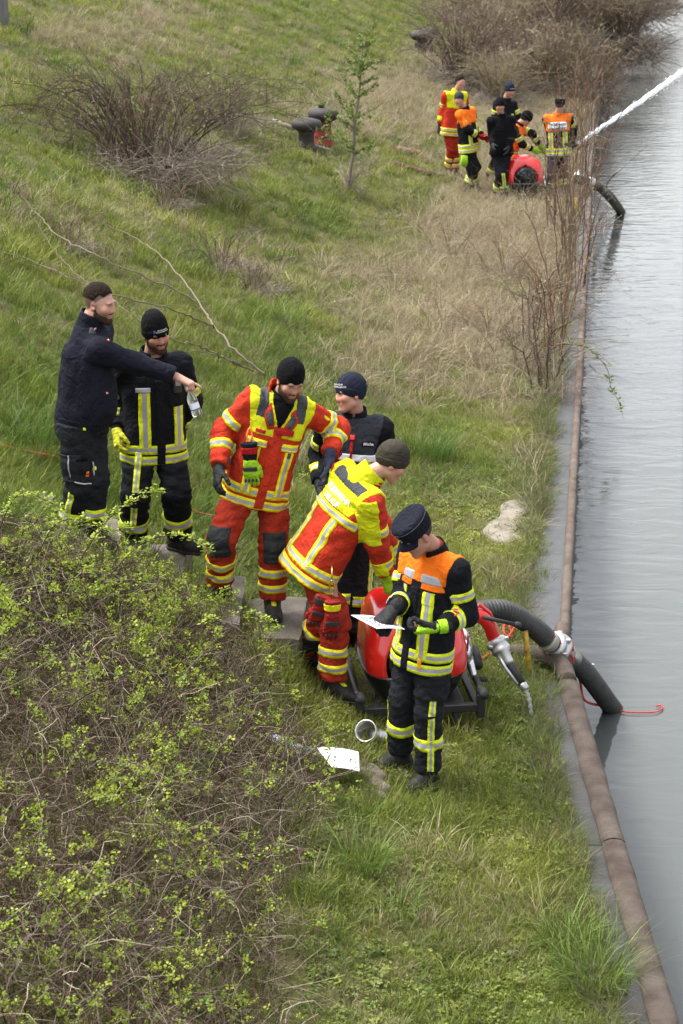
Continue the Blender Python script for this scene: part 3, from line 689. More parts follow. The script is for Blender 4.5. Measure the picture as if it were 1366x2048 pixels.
class Person:
    """Skeleton from image positions of the joints with their depth, then body and clothes as children of one Empty."""
    def __init__(s, label, Y, pelvis, neck, head, yaw, hyaw, hpitch, hroll, arms, legs, ground, group=None, h=1.0, seed=1, lid=1.35, gsc=1.14, bulk=1.0, shw=.19, shl=None, foot_yaw=(0, 0)):
        W = lambda q: at_y(q[0], q[1], Y + (q[2] if len(q) > 2 else 0))
        s.h = h; s.seed = seed; s.lid = lid; s.gsc = gsc; s.bulk = bulk; s.Y = Y
        s.pel = W(pelvis); s.neck = W(neck); s.head = W(head)
        up = nrm(s.neck - s.pel); f = np.array((math.sin(math.radians(yaw)), -math.cos(math.radians(yaw)), 0)); left = np.array((-f[1], f[0], 0)) * 1.0
        left = np.array((math.cos(math.radians(yaw)), math.sin(math.radians(yaw)), 0))
        left = nrm(left - up * (left @ up)); fwd = nrm(np.cross(left, up)); s.T = np.stack([left, fwd, up]); s.left, s.fwd, s.up = left, fwd, up
        s.tl = np.linalg.norm(s.neck - s.pel)
        hy, hp, hr = (math.radians(v) for v in (hyaw, hpitch, hroll))
        hf = np.array((math.sin(hy) * math.cos(hp), -math.cos(hy) * math.cos(hp), -math.sin(hp))); hl = np.array((math.cos(hy), math.sin(hy), 0)); hu = nrm(np.cross(hl, hf) * -1)
        hu = nrm(np.cross(hf, hl)); hu = hu if hu[2] > 0 else -hu
        hl2 = hl * math.cos(hr) + hu * math.sin(hr); hu2 = hu * math.cos(hr) - hl * math.sin(hr); s.H = np.stack([hl2, hf, hu2])
        s.sh = [s.neck - up * .055 + left * shw * q for q in (-1, 1)]          # 0 right, 1 left
        if shl is not None: s.sh = [W(q) if q is not None else d for q, d in zip(shl, s.sh)]
        s.hip = [s.pel + nrm(np.array((left[0], left[1], 0))) * .095 * q + np.array((0, 0, -.02)) for q in (-1, 1)]
        s.el, s.wr, s.hd = [], [], []
        for i in range(2):
            e, w = arms[i][0], arms[i][1]
            E = W(e) if not isinstance(e[2], str) else lift(s.sh[i], e[0], e[1], .31, 1 if e[2] == '+' else -1)
            Wr = W(w) if not isinstance(w[2], str) else lift(E, w[0], w[1], .27, 1 if w[2] == '+' else -1)
            E = ik(s.sh[i], Wr, .30 * h, .265 * h, e[0], e[1], e[2] if isinstance(e[2], str) else Y + e[2])
            s.el.append(E); s.wr.append(Wr); s.hd.append(nrm(Wr - E))
        s.kn, s.an = [], []
        for i in range(2):
            k, a = legs[i]; A = W(a)
            if ground is not None: A = at_z(a[0], a[1], ground[i] + .088)
            else: A[2] = gz(A[0], A[1]) + .083
            K = W(k) if not isinstance(k[2], str) else lift(s.hip[i], k[0], k[1], .45, 1 if k[2] == '+' else -1)
            K = ik(s.hip[i], A, .435 * h, .42 * h, k[0], k[1], k[2] if isinstance(k[2], str) else Y + k[2])
            s.kn.append(K); s.an.append(A)
        s.fy = [math.radians(v) for v in foot_yaw]
        s.base = np.array(((s.an[0][0] + s.an[1][0]) / 2, (s.an[0][1] + s.an[1][1]) / 2, min(s.an[0][2], s.an[1][2]) - .09))
        s.root = empty('person', s.base); tag(s.root, label, 'person', group)
    # -------- local frames
    def hp(s, x, y, z): return s.head + s.H[0] * x + s.H[1] * y + s.H[2] * z
    def tp(s, x, y, z): return s.pel + s.T[0] * x + s.T[1] * y + s.T[2] * z
    # -------- the body
    def head_prims(s):
        hp = s.hp; H = s.H
        P = [ell(hp(0, -.014, .036), H, (.075, .095, .084), .02), ell(hp(0, .034, -.020), H, (.062, .060, .088), .03),
             cone(hp(-.047, .012, -.055), hp(-.012, .070, -.094), .026, .020, .02), cone(hp(.047, .012, -.055), hp(.012, .070, -.094), .026, .020, .02), sph(hp(0, .076, -.094), .020, .02),
             cone(hp(-.036, .082, .030), hp(.036, .082, .030), .013, .013, .016), sph(hp(-.043, .064, -.014), .026, .02), sph(hp(.043, .064, -.014), .026, .02)]
        for q in (-1, 1): P.append(ell(hp(.032 * q, .101, .010), H, (.020, .016, .012), .014, 's'))
        P += [cone(hp(0, .088, .016), hp(0, .104, -.022), .0075, .0115, .016), sph(hp(-.012, .094, -.026), .0085, .010), sph(hp(.012, .094, -.026), .0085, .010)]
        P += [cone(hp(-.020, .087, -.054), hp(.020, .087, -.054), .0075, .0075, .008, flat=None), cone(hp(-.017, .085, -.066), hp(.017, .085, -.066), .0085, .0085, .008), cone(hp(-.022, .098, -.0605), hp(.022, .098, -.0605), .0035, .0035, .004, 's')]
        for q in (-1, 1):
            P.append(ell(hp(.079 * q, -.008, -.002), np.stack([nrm(H[0] + H[1] * -.35 * q), nrm(H[1] + H[0] * .35 * q), H[2]]), (.010, .022, .033), .008)); P.append(sph(hp(.092 * q, .002, .002), .012, .006, 's'))
        P.append(cone(hp(0, -.022, -.045), s.neck + s.up * .02 - s.fwd * .005, .056, .062, .03))
        return P
    def build_body(s, h, tone=(.50, .285, .205), beard=None, scalp=None, bare=(False, False), curls=None, thumbs=None, palms=None, dirs=None):
        P = s.head_prims(); b = s.bulk
        P.append(loft(s.pel, s.T, [(-.01, .10, .08, 0), (.05, .12, .085, 0), (.2, .12, .08, 0), (.36, .14, .085, 0), (s.tl - .07, .13, .07, 0), (s.tl + .01, .06, .055, 0)], .03))
        s.handP = [[], []]
        for i in range(2):
            P.append(cone(s.sh[i], s.el[i], .052, .042, .03)); P.append(cone(s.el[i], s.wr[i], .041, .028, .02))
            d = s.hd[i] if dirs is None or dirs[i] is None else nrm(dirs[i]); n = palms[i] if palms is not None and palms[i] is not None else s.left * (1 if i == 0 else -1)
            sd = s.fwd if palms is None or palms[i] is None else None
            side = np.cross(d, n) * (1 if i == 0 else -1)
            s.hd[i] = d
            args = (s.wr[i] + s.hd[i] * .012, d, n, side, curls[i] if curls is not None else (.35, .4, .45, .5)); th = thumbs[i] if thumbs is not None else (.6, .5)
            fingers(P, *args, thumb=th, grow=0 if bare[i] else -.0025); fingers(s.handP[i], *args, thumb=th, grow=.003, k=.006, sc=s.gsc)
            h2 = s.hip[i] * .75 + s.kn[i] * .25; P.append(cone(s.pel + s.up * .03, h2, .05, .05, .03)); P.append(cone(h2, s.kn[i], .052, .045, .03)); P.append(cone(s.kn[i], s.an[i], .045, .035, .02))
            fy = s.fy[i]; fd = np.array((math.sin(fy), -math.cos(fy), 0)); P.append(cone(s.an[i] + (0, 0, -.04), s.an[i] + fd * .13 + (0, 0, -.06), .03, .022, .02))
        F = Field(P); tone = np.array(tone) * (.84, .80, .78); s.tone = tone
        def col(V):
            q = (V - s.head) @ s.H.T; c = np.tile(tone, (len(V), 1))
            red = np.exp(-((np.abs(q[:, 0]) - .042) / .022) ** 2 - ((q[:, 2] + .018) / .028) ** 2) * (q[:, 1] > .03) + np.exp(-(q[:, 0] / .016) ** 2 - ((q[:, 2] + .02) / .02) ** 2) * (q[:, 1] > .095) + .8 * (np.abs(q[:, 0]) > .075) * (np.abs(q[:, 2]) < .04)
            c = c * (1 + red[:, None] * np.array((.12, -.16, -.14)))
            lip = np.exp(-(q[:, 0] / .024) ** 4 - ((q[:, 2] + .060) / .0115) ** 4) * (q[:, 1] > .076)
            c = c * (1 - lip[:, None] * .75) + np.array((.34, .13, .11)) * lip[:, None] * .75
            brow = np.exp(-((np.abs(q[:, 0]) - .033) / .02) ** 4 - ((q[:, 2] - .030 + .15 * (np.abs(q[:, 0]) - .03)) / .0065) ** 4) * (q[:, 1] > .06)
            c = c * (1 - brow[:, None] * .8) + np.array((.05, .032, .022)) * brow[:, None] * .8
            if scalp is not None:
                lim = np.interp(q[:, 1], [-.12, -.06, -.02, .01, .03, .06, .085], [-.05, -.045, -.01, .028, .05, .075, .09]); hz_ = _sm(-.004, .010, q[:, 2] - lim) * .8
                c = c * (1 - hz_[:, None]) + np.array(scalp) * hz_[:, None]
            if beard is not None:
                bz = _sm(.0, .03, -.018 - q[:, 2] + .25 * np.clip(q[:, 1] * -1 + .05, -.1, .06)) * (q[:, 2] > -.145) * (1 - np.exp(-(q[:, 0] / .030) ** 4 - ((q[:, 2] + .030) / .016) ** 4) * (q[:, 1] > .05)) * (1 - lip)
                bz = bz * (q[:, 1] > -.005); c = c * (1 - bz[:, None] * beard[1]) + np.array(beard[0]) * bz[:, None] * beard[1]
            return c
        s.bodyF = F
        s.body_args = (F, h, col)
        return None
    def finish(s):
        """mesh the body: fine where skin shows, coarse under the clothes"""
        F, h, col = s.body_args; D, l = F.grid(h); V, Q = snet(D, l, h)
        hid = (s.jackF(V) < -.018) | (s.trF(V) < -.018) | ((V[:, 2] < max(s.an[0][2], s.an[1][2]) + .05))
        hid &= np.linalg.norm(V - s.head, axis=1) > .17
        for w in s.wr: hid &= np.linalg.norm(V - w, axis=1) > .05
        key = np.arange(len(V)) + 10 ** 9; ck = np.floor(V / .03).astype(np.int64) + 5000; ck = ck[:, 0] * 10 ** 8 // 10 ** 0 + ck[:, 1] * 10 ** 4 + ck[:, 2]
        key = np.where(hid, -ck - 1, key); uq, inv = np.unique(key, return_inverse=True); n = len(uq); cnt = np.bincount(inv, minlength=n)
        V2 = np.stack([np.bincount(inv, V[:, i], n) / cnt for i in range(3)], -1); T = inv[np.concatenate([Q[:, [0, 1, 2]], Q[:, [0, 2, 3]]])]
        T = T[(T[:, 0] != T[:, 1]) & (T[:, 1] != T[:, 2]) & (T[:, 0] != T[:, 2])]; _, ui = np.unique(np.sort(T, 1), axis=0, return_index=True); T = T[ui]
        o = mesh_np('body', V2, T, C_SKIN, True, None, s.root, s.base)
        c = col(V2); a = o.data.color_attributes.new('tint', 'FLOAT_COLOR', 'POINT'); a.data.foreach_set('color', np.concatenate([c, np.ones((len(c), 1))], 1).astype(np.float32).ravel())
        if h < .012:
            lidm = mat('eyelid_skin', tuple(s.tone * np.array((.92, .86, .84))), .5)
            for q in (-1, 1):
                for half, a_ in (('upper', s.lid), ('lower', 2.4)):
                    e = MB(); c_ = s.hp(.031 * q, .0715, .010); ax_ = nrm(s.H[2] * (1 if half == 'upper' else -1) + s.H[1] * (.55 if half == 'upper' else -.1)); e.lathe(c_ - ax_ * .0146 * -1, -ax_, [(.0146 - .0146 * math.cos(t), .0146 * math.sin(t)) for t in np.linspace(.05, a_ if half == 'upper' else .95, 6)], 12, caps=False); e.build('eyelid', lidm, o, s.base, True)
                e = MB(); e.lathe(s.hp(.031 * q, .0715, .010) - s.H[1] * .0125, s.H[1], [(.0125 - .0125 * math.cos(a), .0125 * math.sin(a)) for a in np.linspace(.05, math.pi - .05, 8)], 12); eo = e.build('eye', C_EYE, o, s.base, True)
                e = MB(); e.lathe(s.hp(.031 * q, .0828, .006), nrm(s.H[1] - s.H[2] * .25), [(0, .0062), (.0012, .0054), (.0016, .001)], 12); e.build('iris', C_IRIS, o, s.base, True)
        return o
    # -------- clothes
    def jacket(s, h, m, st, sleeve=(.085, .072, .060), collar=None, name='jacket', amp=.0035, wl=.11, cuff=.02, shr=.078, zshift=0):
        s.jst = st; P = [loft(s.pel, s.T, st, .04)]
        s.torsoF = Field([P[0]], wrinkle(s.seed, amp, wl))
        P.append(cone(s.sh[0], s.sh[1], shr, shr, .05)); s.sleeveF = []
        for i in range(2):
            A = cone(s.sh[i], s.el[i], sleeve[0], sleeve[1], .035); B = cone(s.el[i], s.wr[i] - s.hd[i] * cuff, sleeve[1], sleeve[2], .035, cut1=True)
            P += [A, B]; s.sleeveF.append(Field([A, B], wrinkle(s.seed + 3, amp * 1.25, wl * .85)))
        s.jackF = Field(P, wrinkle(s.seed, amp, wl)); s.jackP = P; s.trunkF = Field(P[:2], wrinkle(s.seed, amp, wl))
        ax = [nrm(s.el[i] - s.sh[i]) for i in range(2)]; w0 = wrinkle(s.seed, amp, wl); w1 = [wrinkle(s.seed + 3, amp * 1.25, wl * .85)]
        tor = P[0]
        def disp(Q):
            t = tor.f(Q); a = np.clip(t / .04, 0, 1); return w0(Q) * (1 - a) + w1[0](Q) * a
        s.jackF.disp = disp
        s.jo = solid(name, s.jackF, h, m, s.root, s.base)
        if collar:
            z0, z1, r, th, m2, opening = collar; c0 = s.tp(0, -.005, s.tl + z0); c1 = s.neck + (s.hp(0, -.015, -.05) - s.neck) * .35; axn = nrm(c1 - s.tp(0, -.005, s.tl - .05)); c1 = c0 + axn * (z1 - z0)
            Q = [cone(c0, c1, r * 1.12, r, .01, cut0=False, cut1=True), cone(c0 - axn * .05, c1 + axn * .06, r * 1.12 - th, r - th, .006, 's')]
            fr = s.fwd
            if opening: Q.append(cone(c0 + fr * (r + .01) - axn * .01, c1 + fr * (r + .01) + axn * .03, opening * .5, opening, .01, 's'))
            solid('collar', Field(Q, wrinkle(s.seed + 9, .0015, .07)), min(h, .0065), m2, s.root, s.base)
    def trousers(s, h, m, thigh=.108, knee=.088, cuff=.085, amp=.004, name='trousers', drop=.045, w=.185, d=.14):
        P = [loft(s.pel, np.stack([nrm((s.left[0], s.left[1], 0)), nrm((-s.left[1] * -1 if False else s.fwd[0], s.fwd[1], 0)), (0, 0, 1.0)]), [(-.12, w, d, 0), (0, w, d, 0), (.1, w * .95, d * .95, 0), (.14, w * .9, d * .9, 0)], .05)]; s.legF = []
        for i in range(2):
            end = s.an[i] + np.array((0, 0, drop)); A = cone(s.hip[i], s.kn[i], thigh, knee, .03); B = cone(s.kn[i], end, knee, cuff, .03, cut1=True)
            P += [A, B]; s.legF.append(Field([A, B], wrinkle(s.seed + 5, amp, .10, (0, 0, 1), 1.2)))
        s.trF = Field(P, wrinkle(s.seed + 5, amp, .10, (0, 0, 1), 1.2)); hem = s.jst[0][0]; s.trcut = lambda Q: np.minimum((Q - s.pel) @ s.up - hem - .02, s.jackP[0].f(Q) + .014)
        s.to = solid(name, s.trF, h, m, s.root, s.base, cut=s.trcut)
    def boots(s, h, tongue=None):
        for i in range(2):
            fy = s.fy[i]; fd = np.array((math.sin(fy), -math.cos(fy), 0)); sdv = np.array((-fd[1], fd[0], 0)); a = s.an[i]; g = a[2] - .09
            at = lambda f, z: np.array((a[0] + fd[0] * f, a[1] + fd[1] * f, g + z))
            P = [cone(at(-.01, .17), at(-.005, .08), .062, .055, .03), cone(at(-.045, .05), at(.10, .048), .048, .05, .03), cone(at(.10, .045), at(.175, .040), .050, .042, .03), cone(at(0, .11), at(.09, .07), .045, .04, .03)]
            F = Field(P, wrinkle(s.seed + 11 + i, .0012, .05)); bo = solid('boot', F, h, C_BOOT, s.root, s.base, cut=lambda Q: (g + .012) - Q[..., 2])
            G = Field([cone(at(-.045, .03), at(.10, .03), .053, .056, .02), cone(at(.10, .03), at(.175, .03), .056, .046, .02)])
            solid('sole', G, h, C_SOLE, bo, s.base, cut=lambda Q: np.maximum(g - Q[..., 2], Q[..., 2] - (g + .026)))
            if tongue is not None:
                t = MB(); t.tube([at(.055, .125), at(.09, .103), at(.12, .088)], [.018, .022, .012], 8); t.build('tongue', tongue, bo, s.base, True)
    def gloves(s, h, mats, which=(0, 1), back=None, cuffm=None):
        for i in which:
            F = Field(s.handP[i] + [cone(s.wr[i] - s.hd[i] * .045, s.wr[i] + s.hd[i] * .03, .043, .036, .012)], wrinkle(s.seed + 20 + i, .001, .04))
            g = solid('glove', F, h, mats[i], s.root, s.base)
            if cuffm is not None and cuffm[i] is not None:
                G = Field([cone(s.wr[i] - s.hd[i] * .05, s.wr[i] + s.hd[i] * .005, .047, .042, .01, cut0=True, cut1=True)]); solid('glove_cuff', G, h, cuffm[i], g, s.base)
            if back is not None and back[i] is not None:
                solid('knuckle_guard', Field([Prim(p.lo - .003, p.hi + .003, (lambda f: lambda Q: f(Q) - .003)(p.f), p.k, p.op) for p in s.handP[i][0:16:4]]), h, back[i], g, s.base)
    def beanie(s, h, m, rise=.105, fold=True, brimz=.030, tilt=.42, seed=0, puff=1.0, nape=0):
        hp = s.hp; c = hp(0, -.018, .046); E = ell(c, s.H, (.090 * puff, .112 * puff, rise), .02); w = wrinkle(s.seed + 30, .0016, .07)
        def cut(Q, off=0.0):
            q = (Q - s.head) @ s.H.T; return (brimz - .045 + tilt * (q[..., 1] - .0) + off) - q[..., 2]
        bo = solid('beanie', Field([E], w), h, m, s.root, s.base, cut=cut); s.bean = (E, cut)
        if fold:
            E2 = ell(c, s.H, (.0955 * puff, .118 * puff, rise + .006), .02)
            solid('beanie_fold', Field([E2], w), h, m, bo, s.base, cut=lambda Q: np.maximum(cut(Q, -.004), -cut(Q, .055)))
        return bo
    def hair(s, h, m, front=.062, side=.01, nape=-.055, thick=.010, top=.012):
        hp = s.hp; E = ell(hp(0, -.018, .036 + top * .5), s.H, (.078 + thick, .098 + thick, .086 + top), .02)
        def cut(Q):
            q = (Q - s.head) @ s.H.T; x, y, z = q[..., 0], q[..., 1], q[..., 2]
            lim = np.interp(y, [-.12, -.06, -.015, .02, .045, .07, .085], [nape, nape + .01, side - .02, side + .03, front - .018, front, front + .01]) + .012 * np.clip(1 - np.abs(x) / .05, 0, 1) * (y > .05)
            return (lim - z) * .6
        return solid('hair', Field([E], wrinkle(s.seed + 40, .0022, .022)), h, m, s.root, s.base, cut=cut)
    def beard_shell(s, h, m, thick=.005):
        P = s.head_prims(); F = Field([Prim(p.lo - thick, p.hi + thick, (lambda f, t: lambda Q: f(Q) - t)(p.f, thick if p.op == 'u' else -thick), p.k, p.op) for p in P[:8]], wrinkle(s.seed + 41, .0014, .016))
        def cut(Q):
            q = (Q - s.head) @ s.H.T; x, y, z = np.abs(q[..., 0]), q[..., 1], q[..., 2]
            d = z - np.interp(y, [-.01, .02, .05, .075, .09, .1], [.0, -.035, -.052, -.06, -.072, -.072]); d = np.maximum(d, -.002 - y); d = np.maximum(d, -.128 - z)
            mo = np.maximum(np.abs(z + .042) - .0075, x - .032); mo = np.maximum(mo, .06 - y); return np.minimum(d, mo)
        return solid('beard', F, h, m, s.root, s.base, lo=s.head - .17, hi=s.head + .17, cut=cut)
    def shell(s, name, F, region, h, m, t=.004, lo=None, hi=None, parent=None):
        G = Field([Prim(p.lo - t, p.hi + t, (lambda f: lambda Q: f(Q) - t)(p.f), p.k, p.op) for p in F.p], F.disp)
        return solid(name, G, h * .72, m, parent or s.root, s.base, lo, hi, cut=region)
    # -------- flat trim that follows the cloth
    def ring(s, F, A, B, t, w, mats, off=.004, name='reflective_stripe', n=44, ref=None, arc=None):
        """band round a limb from A to B at parameter t (0..1), w wide; arc = (centre angle, half angle) for part of the way round"""
        A = np.asarray(A); B = np.asarray(B); ax = nrm(B - A); L = np.linalg.norm(B - A); r = s.fwd if ref is None else ref; u = nrm(r - ax * (r @ ax)); v = np.cross(ax, u)
        an = np.linspace(0, 2 * np.pi, n, endpoint=False) if arc is None else np.linspace(arc[0] - arc[1], arc[0] + arc[1], max(6, int(n * arc[1] / np.pi)))
        dr = np.cos(an)[:, None] * u + np.sin(an)[:, None] * v; rows = []; ok = []
        for k, q in enumerate(STRIPE_ROWS):
            O = A + ax * (t * L + (q - .5) * w) + dr * 0; R = march(F, O, dr, .2, 40); e = off if 0 < k < len(STRIPE_ROWS) - 1 else -.006
            ok.append(R > 0); rows.append(O + dr * (R + e)[:, None])
        return sheet(name, np.array(rows), np.array(ok), STRIPE_M, mats, s.root, s.base, closed=arc is None)
    def along(s, F, A, B, t0, t1, ang, w, mats, off=.004, name='reflective_stripe', ref=None, n=26):
        """stripe running along a limb at angle ang (0 = forward, + towards v)"""
        A = np.asarray(A); B = np.asarray(B); ax = nrm(B - A); r = s.fwd if ref is None else ref; u = nrm(r - ax * (r @ ax)); v = np.cross(ax, u)
        a = math.radians(ang); d = math.cos(a) * u + math.sin(a) * v; tv = np.cross(ax, d); T = np.linspace(t0, t1, n); rows = []; ok = []
        for k, q in enumerate(STRIPE_ROWS):
            O = A + (B - A) * T[:, None] + tv * (q - .5) * w; R = march(F, O, np.tile(d, (n, 1)), .2, 40); e = off if 0 < k < len(STRIPE_ROWS) - 1 else -.006
            ok.append(R > 0); rows.append(O + d * (R + e)[:, None])
        return sheet(name, np.array(rows), np.array(ok), STRIPE_M, mats, s.root, s.base)
    def hoop(s, z, w, mats, off=.004, n=72, arc=None, name='reflective_stripe', dz=None):
        """band round the trunk at height z above the pelvis"""
        an = np.linspace(0, 2 * np.pi, n, endpoint=False) if arc is None else np.linspace(math.radians(arc[0]), math.radians(arc[1]), max(8, int(n * (arc[1] - arc[0]) / 360)))
        dr = np.sin(an)[:, None] * s.T[0] + np.cos(an)[:, None] * s.T[1]; rows = []; ok = []
        for k, q in enumerate(STRIPE_ROWS):
            zz = z + (q - .5) * w + (0 if dz is None else dz(an)); zz = np.broadcast_to(zz, an.shape); yo = np.interp(zz, np.array(s.jst)[:, 0], np.array(s.jst)[:, 3])
            O = s.pel + s.T[2] * zz[:, None] + s.T[1] * yo[:, None]; R = march(s.torsoF, O, dr, .36, 60); e = off if 0 < k < len(STRIPE_ROWS) - 1 else -.006
            ok.append(R > 0); rows.append(O + dr * (R + e)[:, None])
        return sheet(name, np.array(rows), np.array(ok), STRIPE_M, mats, s.root, s.base, closed=arc is None)
    def tpatch(s, name, x0, x1, z0, z1, front, mats, off=.005, nx=10, nz=10, rows=None, shear=0.0, F=None, parent=None, vertical=False):
        """patch on the trunk's front (+1) or back (-1): x0..x1 to the wearer's left, z0..z1 above the pelvis"""
        F = F or s.torsoF; ZZ = np.linspace(z0, z1, nz); XX = np.linspace(x0, x1, nx)
        if vertical: XX = x0 + (x1 - x0) * np.array(STRIPE_ROWS); nx = len(XX)
        rowsP = []; ok = []
        for iz, z in enumerate(ZZ):
            yo = np.interp(z, np.array(s.jst)[:, 0], np.array(s.jst)[:, 3]); O = s.pel + s.T[2] * z + s.T[1] * yo + s.T[0] * (XX + shear * (z - z0))[:, None]; d = s.T[1] * front; R = march(F, O, np.tile(d, (nx, 1)), .36, 60)
            e = np.full(nx, off); e[0] = e[-1] = -.003
            if iz in (0, nz - 1) and not vertical: e[:] = -.003
            ok.append(R > 0); rowsP.append(O + d * (R + e)[:, None])
        rm = [[STRIPE_M[min(c, 7)] for c in range(nx)] for _ in range(nz)] if vertical else (rows or [0] * nz)
        return sheet(name, np.array(rowsP), np.array(ok), rm, mats, parent or s.root, s.base)
    def text(s, txt, x, z, size, front, m, off=.007, rot=0.0, bold=True, F=None, stretch=1.0, parent=None, name='lettering', to3=None):
        """flat lettering laid on the trunk, centred at x, z"""
        cu = bpy.data.curves.new(name, 'FONT'); cu.body = txt; cu.size = size; cu.align_x = 'CENTER'; cu.align_y = 'CENTER'; cu.offset = size * (.018 if bold else 0); cu.resolution_u = 3; cu.space_line = .85
        to = bpy.data.objects.new(name, cu); COL.objects.link(to); dg = bpy.context.evaluated_depsgraph_get(); me = bpy.data.meshes.new_from_object(to.evaluated_get(dg))
        V = np.array([v.co[:] for v in me.vertices]); Fc = [tuple(p.vertices) for p in me.polygons]
        bpy.data.objects.remove(to); bpy.data.curves.remove(cu); bpy.data.meshes.remove(me)
        V = V[:, :2] * (stretch, 1.0); c, q = math.cos(rot), math.sin(rot); V = V @ np.array(((c, q), (-q, c)))
        if to3 is not None: W = to3(V)
        else:
            F = F or s.torsoF; sx = x + V[:, 0] * front; O = s.pel + s.T[0] * sx[:, None] + s.T[2] * (z + V[:, 1])[:, None]; d = s.T[1] * front; R = march(F, O, np.tile(d, (len(O), 1)), .36, 60); W = O + d * (R + off)[:, None]
        return mesh_np(name, W, Fc, m, False, None, parent or s.root, s.base)
    def head_text(s, txt, yawdeg, z, size, m, parent, rx=.1005, ry=.1225, slope=0.0):
        """lettering round the brim of the hat"""
        def to3(V):
            a = math.radians(yawdeg) + V[:, 0] / .105; return s.head + s.H[0] * (np.sin(a) * rx)[:, None] + s.H[1] * (np.cos(a) * ry - .018)[:, None] + s.H[2] * (z + V[:, 1] + slope * np.cos(a) * .1)[:, None]
        return s.text(txt, 0, 0, size, 1, m, to3=to3, parent=parent)

    def decal(s, F, px, py, w, hgt, mats, name, off=.004, rot=0.0, nx=6, ny=6, rows=None, txt=None, size=.03, parent=None, lo=-.6, hi=.6):
        """patch (or lettering) on the cloth at the place seen at px, py; it follows the surface there"""
        r = nrm(ray(px, py)); t0 = np.linalg.norm(s.pel - CAMV); T = np.linspace(t0 + lo, t0 + hi, 500); v = F(CAMV + r * T[:, None]); j = np.argmax(v < 0)
        if not (v < 0).any(): return None
        c = CAMV + r * T[j]; e = .02; g = np.array([F((c + d)[None])[0] - F((c - d)[None])[0] for d in np.eye(3) * e]); n = nrm(g)
        u = nrm(np.cross(s.up if abs(n @ s.up) < .9 else s.fwd * -1, n)); vv = np.cross(n, u); cr, sr = math.cos(rot), math.sin(rot); u, vv = u * cr + vv * sr, vv * cr - u * sr
        def place(X, Y, o_):
            O = c + X[..., None] * u + Y[..., None] * vv - n * .06; R = march(F, O.reshape(-1, 3), np.tile(n, (O[..., 0].size, 1)), .16, 50).reshape(X.shape); return O + n * (np.where(R > 0, R, .06) + o_)[..., None]
        if txt is not None: return s.text(txt, 0, 0, size, 1, mats, to3=lambda V: place(V[:, 0], V[:, 1], off), parent=parent)
        X, Y = np.meshgrid(np.linspace(-w / 2, w / 2, nx), np.linspace(hgt / 2, -hgt / 2, ny)); o_ = np.full(X.shape, off); o_[0] = o_[-1] = -.002; o_[:, 0] = o_[:, -1] = -.002
        return sheet(name, place(X, Y, o_), np.ones(X.shape, bool), rows or [0] * ny, mats, parent or s.root, s.base)
# ================================================================ the people
def JST(tl, hem=-.22, w=1.0, flare=1.0):
    return [(hem, .222 * w * flare, .165 * w * flare, 0), (hem + .10, .220 * w * flare, .163 * w, 0), (0, .212 * w, .158 * w, 0), (.15, .202 * w, .15 * w, 0), (.30, .212 * w, .148 * w, 0), (.42, .200 * w, .135 * w, 0), (tl - .05, .15 * w, .105 * w, 0), (tl + .005, .095, .085, 0)]
def yoke_region(p, zf, zb=None, xlim=.215, lo=None):
    """everything of the trunk above zf (front) or zb (back), out to the shoulder seams"""
    zb = zf if zb is None else zb
    def f(Q):
        q = (Q - p.pel) @ p.T.T; x, y, z = np.abs(q[..., 0]), q[..., 1], q[..., 2]; lim = np.where(y > 0, zf, zb)
        return np.maximum(np.maximum(lim - z, x - (xlim - .25 * np.clip(p.tl - .12 - z, -.1, .08))), p.trunkF(Q) - .055)
    return f
def box_region(p, x0, x1, z0, z1, front=0):
    def f(Q):
        q = (Q - p.pel) @ p.T.T; d = np.maximum(np.maximum(x0 - q[..., 0], q[..., 0] - x1), np.maximum(z0 - q[..., 2], q[..., 2] - z1))
        return d if not front else np.maximum(d, -front * q[..., 1])
    return f
def knee_region(p, i, up=.10, dn=.10, rad=.10, fwdo=.06):
    k = p.kn[i]; ft = np.array((math.sin(p.fy[i]), -math.cos(p.fy[i]), 0)) * .5 + p.fwd * .5; ft = nrm(ft)
    sx = nrm(np.cross(ft, (0, 0, 1)))
    def f(Q):
        q = Q - k; a = q @ ft; b = q @ sx; z = q[..., 2]
        return np.maximum(np.maximum(np.maximum(z - up, -dn - z), np.abs(b) - rad * .78), .015 - a)
    return f
def leg_bands(p, ts, w, mats, legs=(0, 1)):
    for i in legs:
        end = p.an[i] + np.array((0, 0, .045))
        for t in ts: p.ring(p.legF[i], p.kn[i], end, t, w, mats)
def sleeve_band(p, i, seg, t, w, mats):
    A, B = (p.sh[i], p.el[i]) if seg == 0 else (p.el[i], p.wr[i] - p.hd[i] * .02)
    p.ring(p.sleeveF[i], A, B, t, w, mats)

NEAR = dict(c=.0115, b=.0085, g=.0056); FAR = dict(c=.024, b=.018, g=.014)
people = {}
# ---------------------------------------------------------------- man with the peaked cap, reading
p = Person('person in orange and black turnout jacket and peaked cap reading a sheet beside the pump', 11.4,
    (850, 1268, 0), (869, 1106, .02), (834, 1071, -.08), -47, -56, 34, 0,
    [((806, 1192, .06), (787, 1217, -.20)), ((944, 1212, -.06), (878, 1254, -.30))],
    [((803, 1405, '-'), (800, 1508, .10)), ((858, 1420, '-'), (856, 1536, -.08))], None, seed=101, gsc=1.25, foot_yaw=(-66, -42))
people['cap'] = p
p.build_body(NEAR['b'], (.47, .265, .19), beard=((.30, .19, .14), .35), curls=((.85, .9, .95, .95), (.75, .85, .9, .95)), thumbs=((.25, .5), (.25, .6)), palms=((.25, .2, -.75), (-.15, .35, .9)), dirs=((-.55, -.62, -.35), (-.95, -.2, -.1)))
p.jacket(NEAR['c'], C_BLACK, JST(p.tl, w=.92), collar=(-.02, .075, .083, .014, C_BLACK, .03))
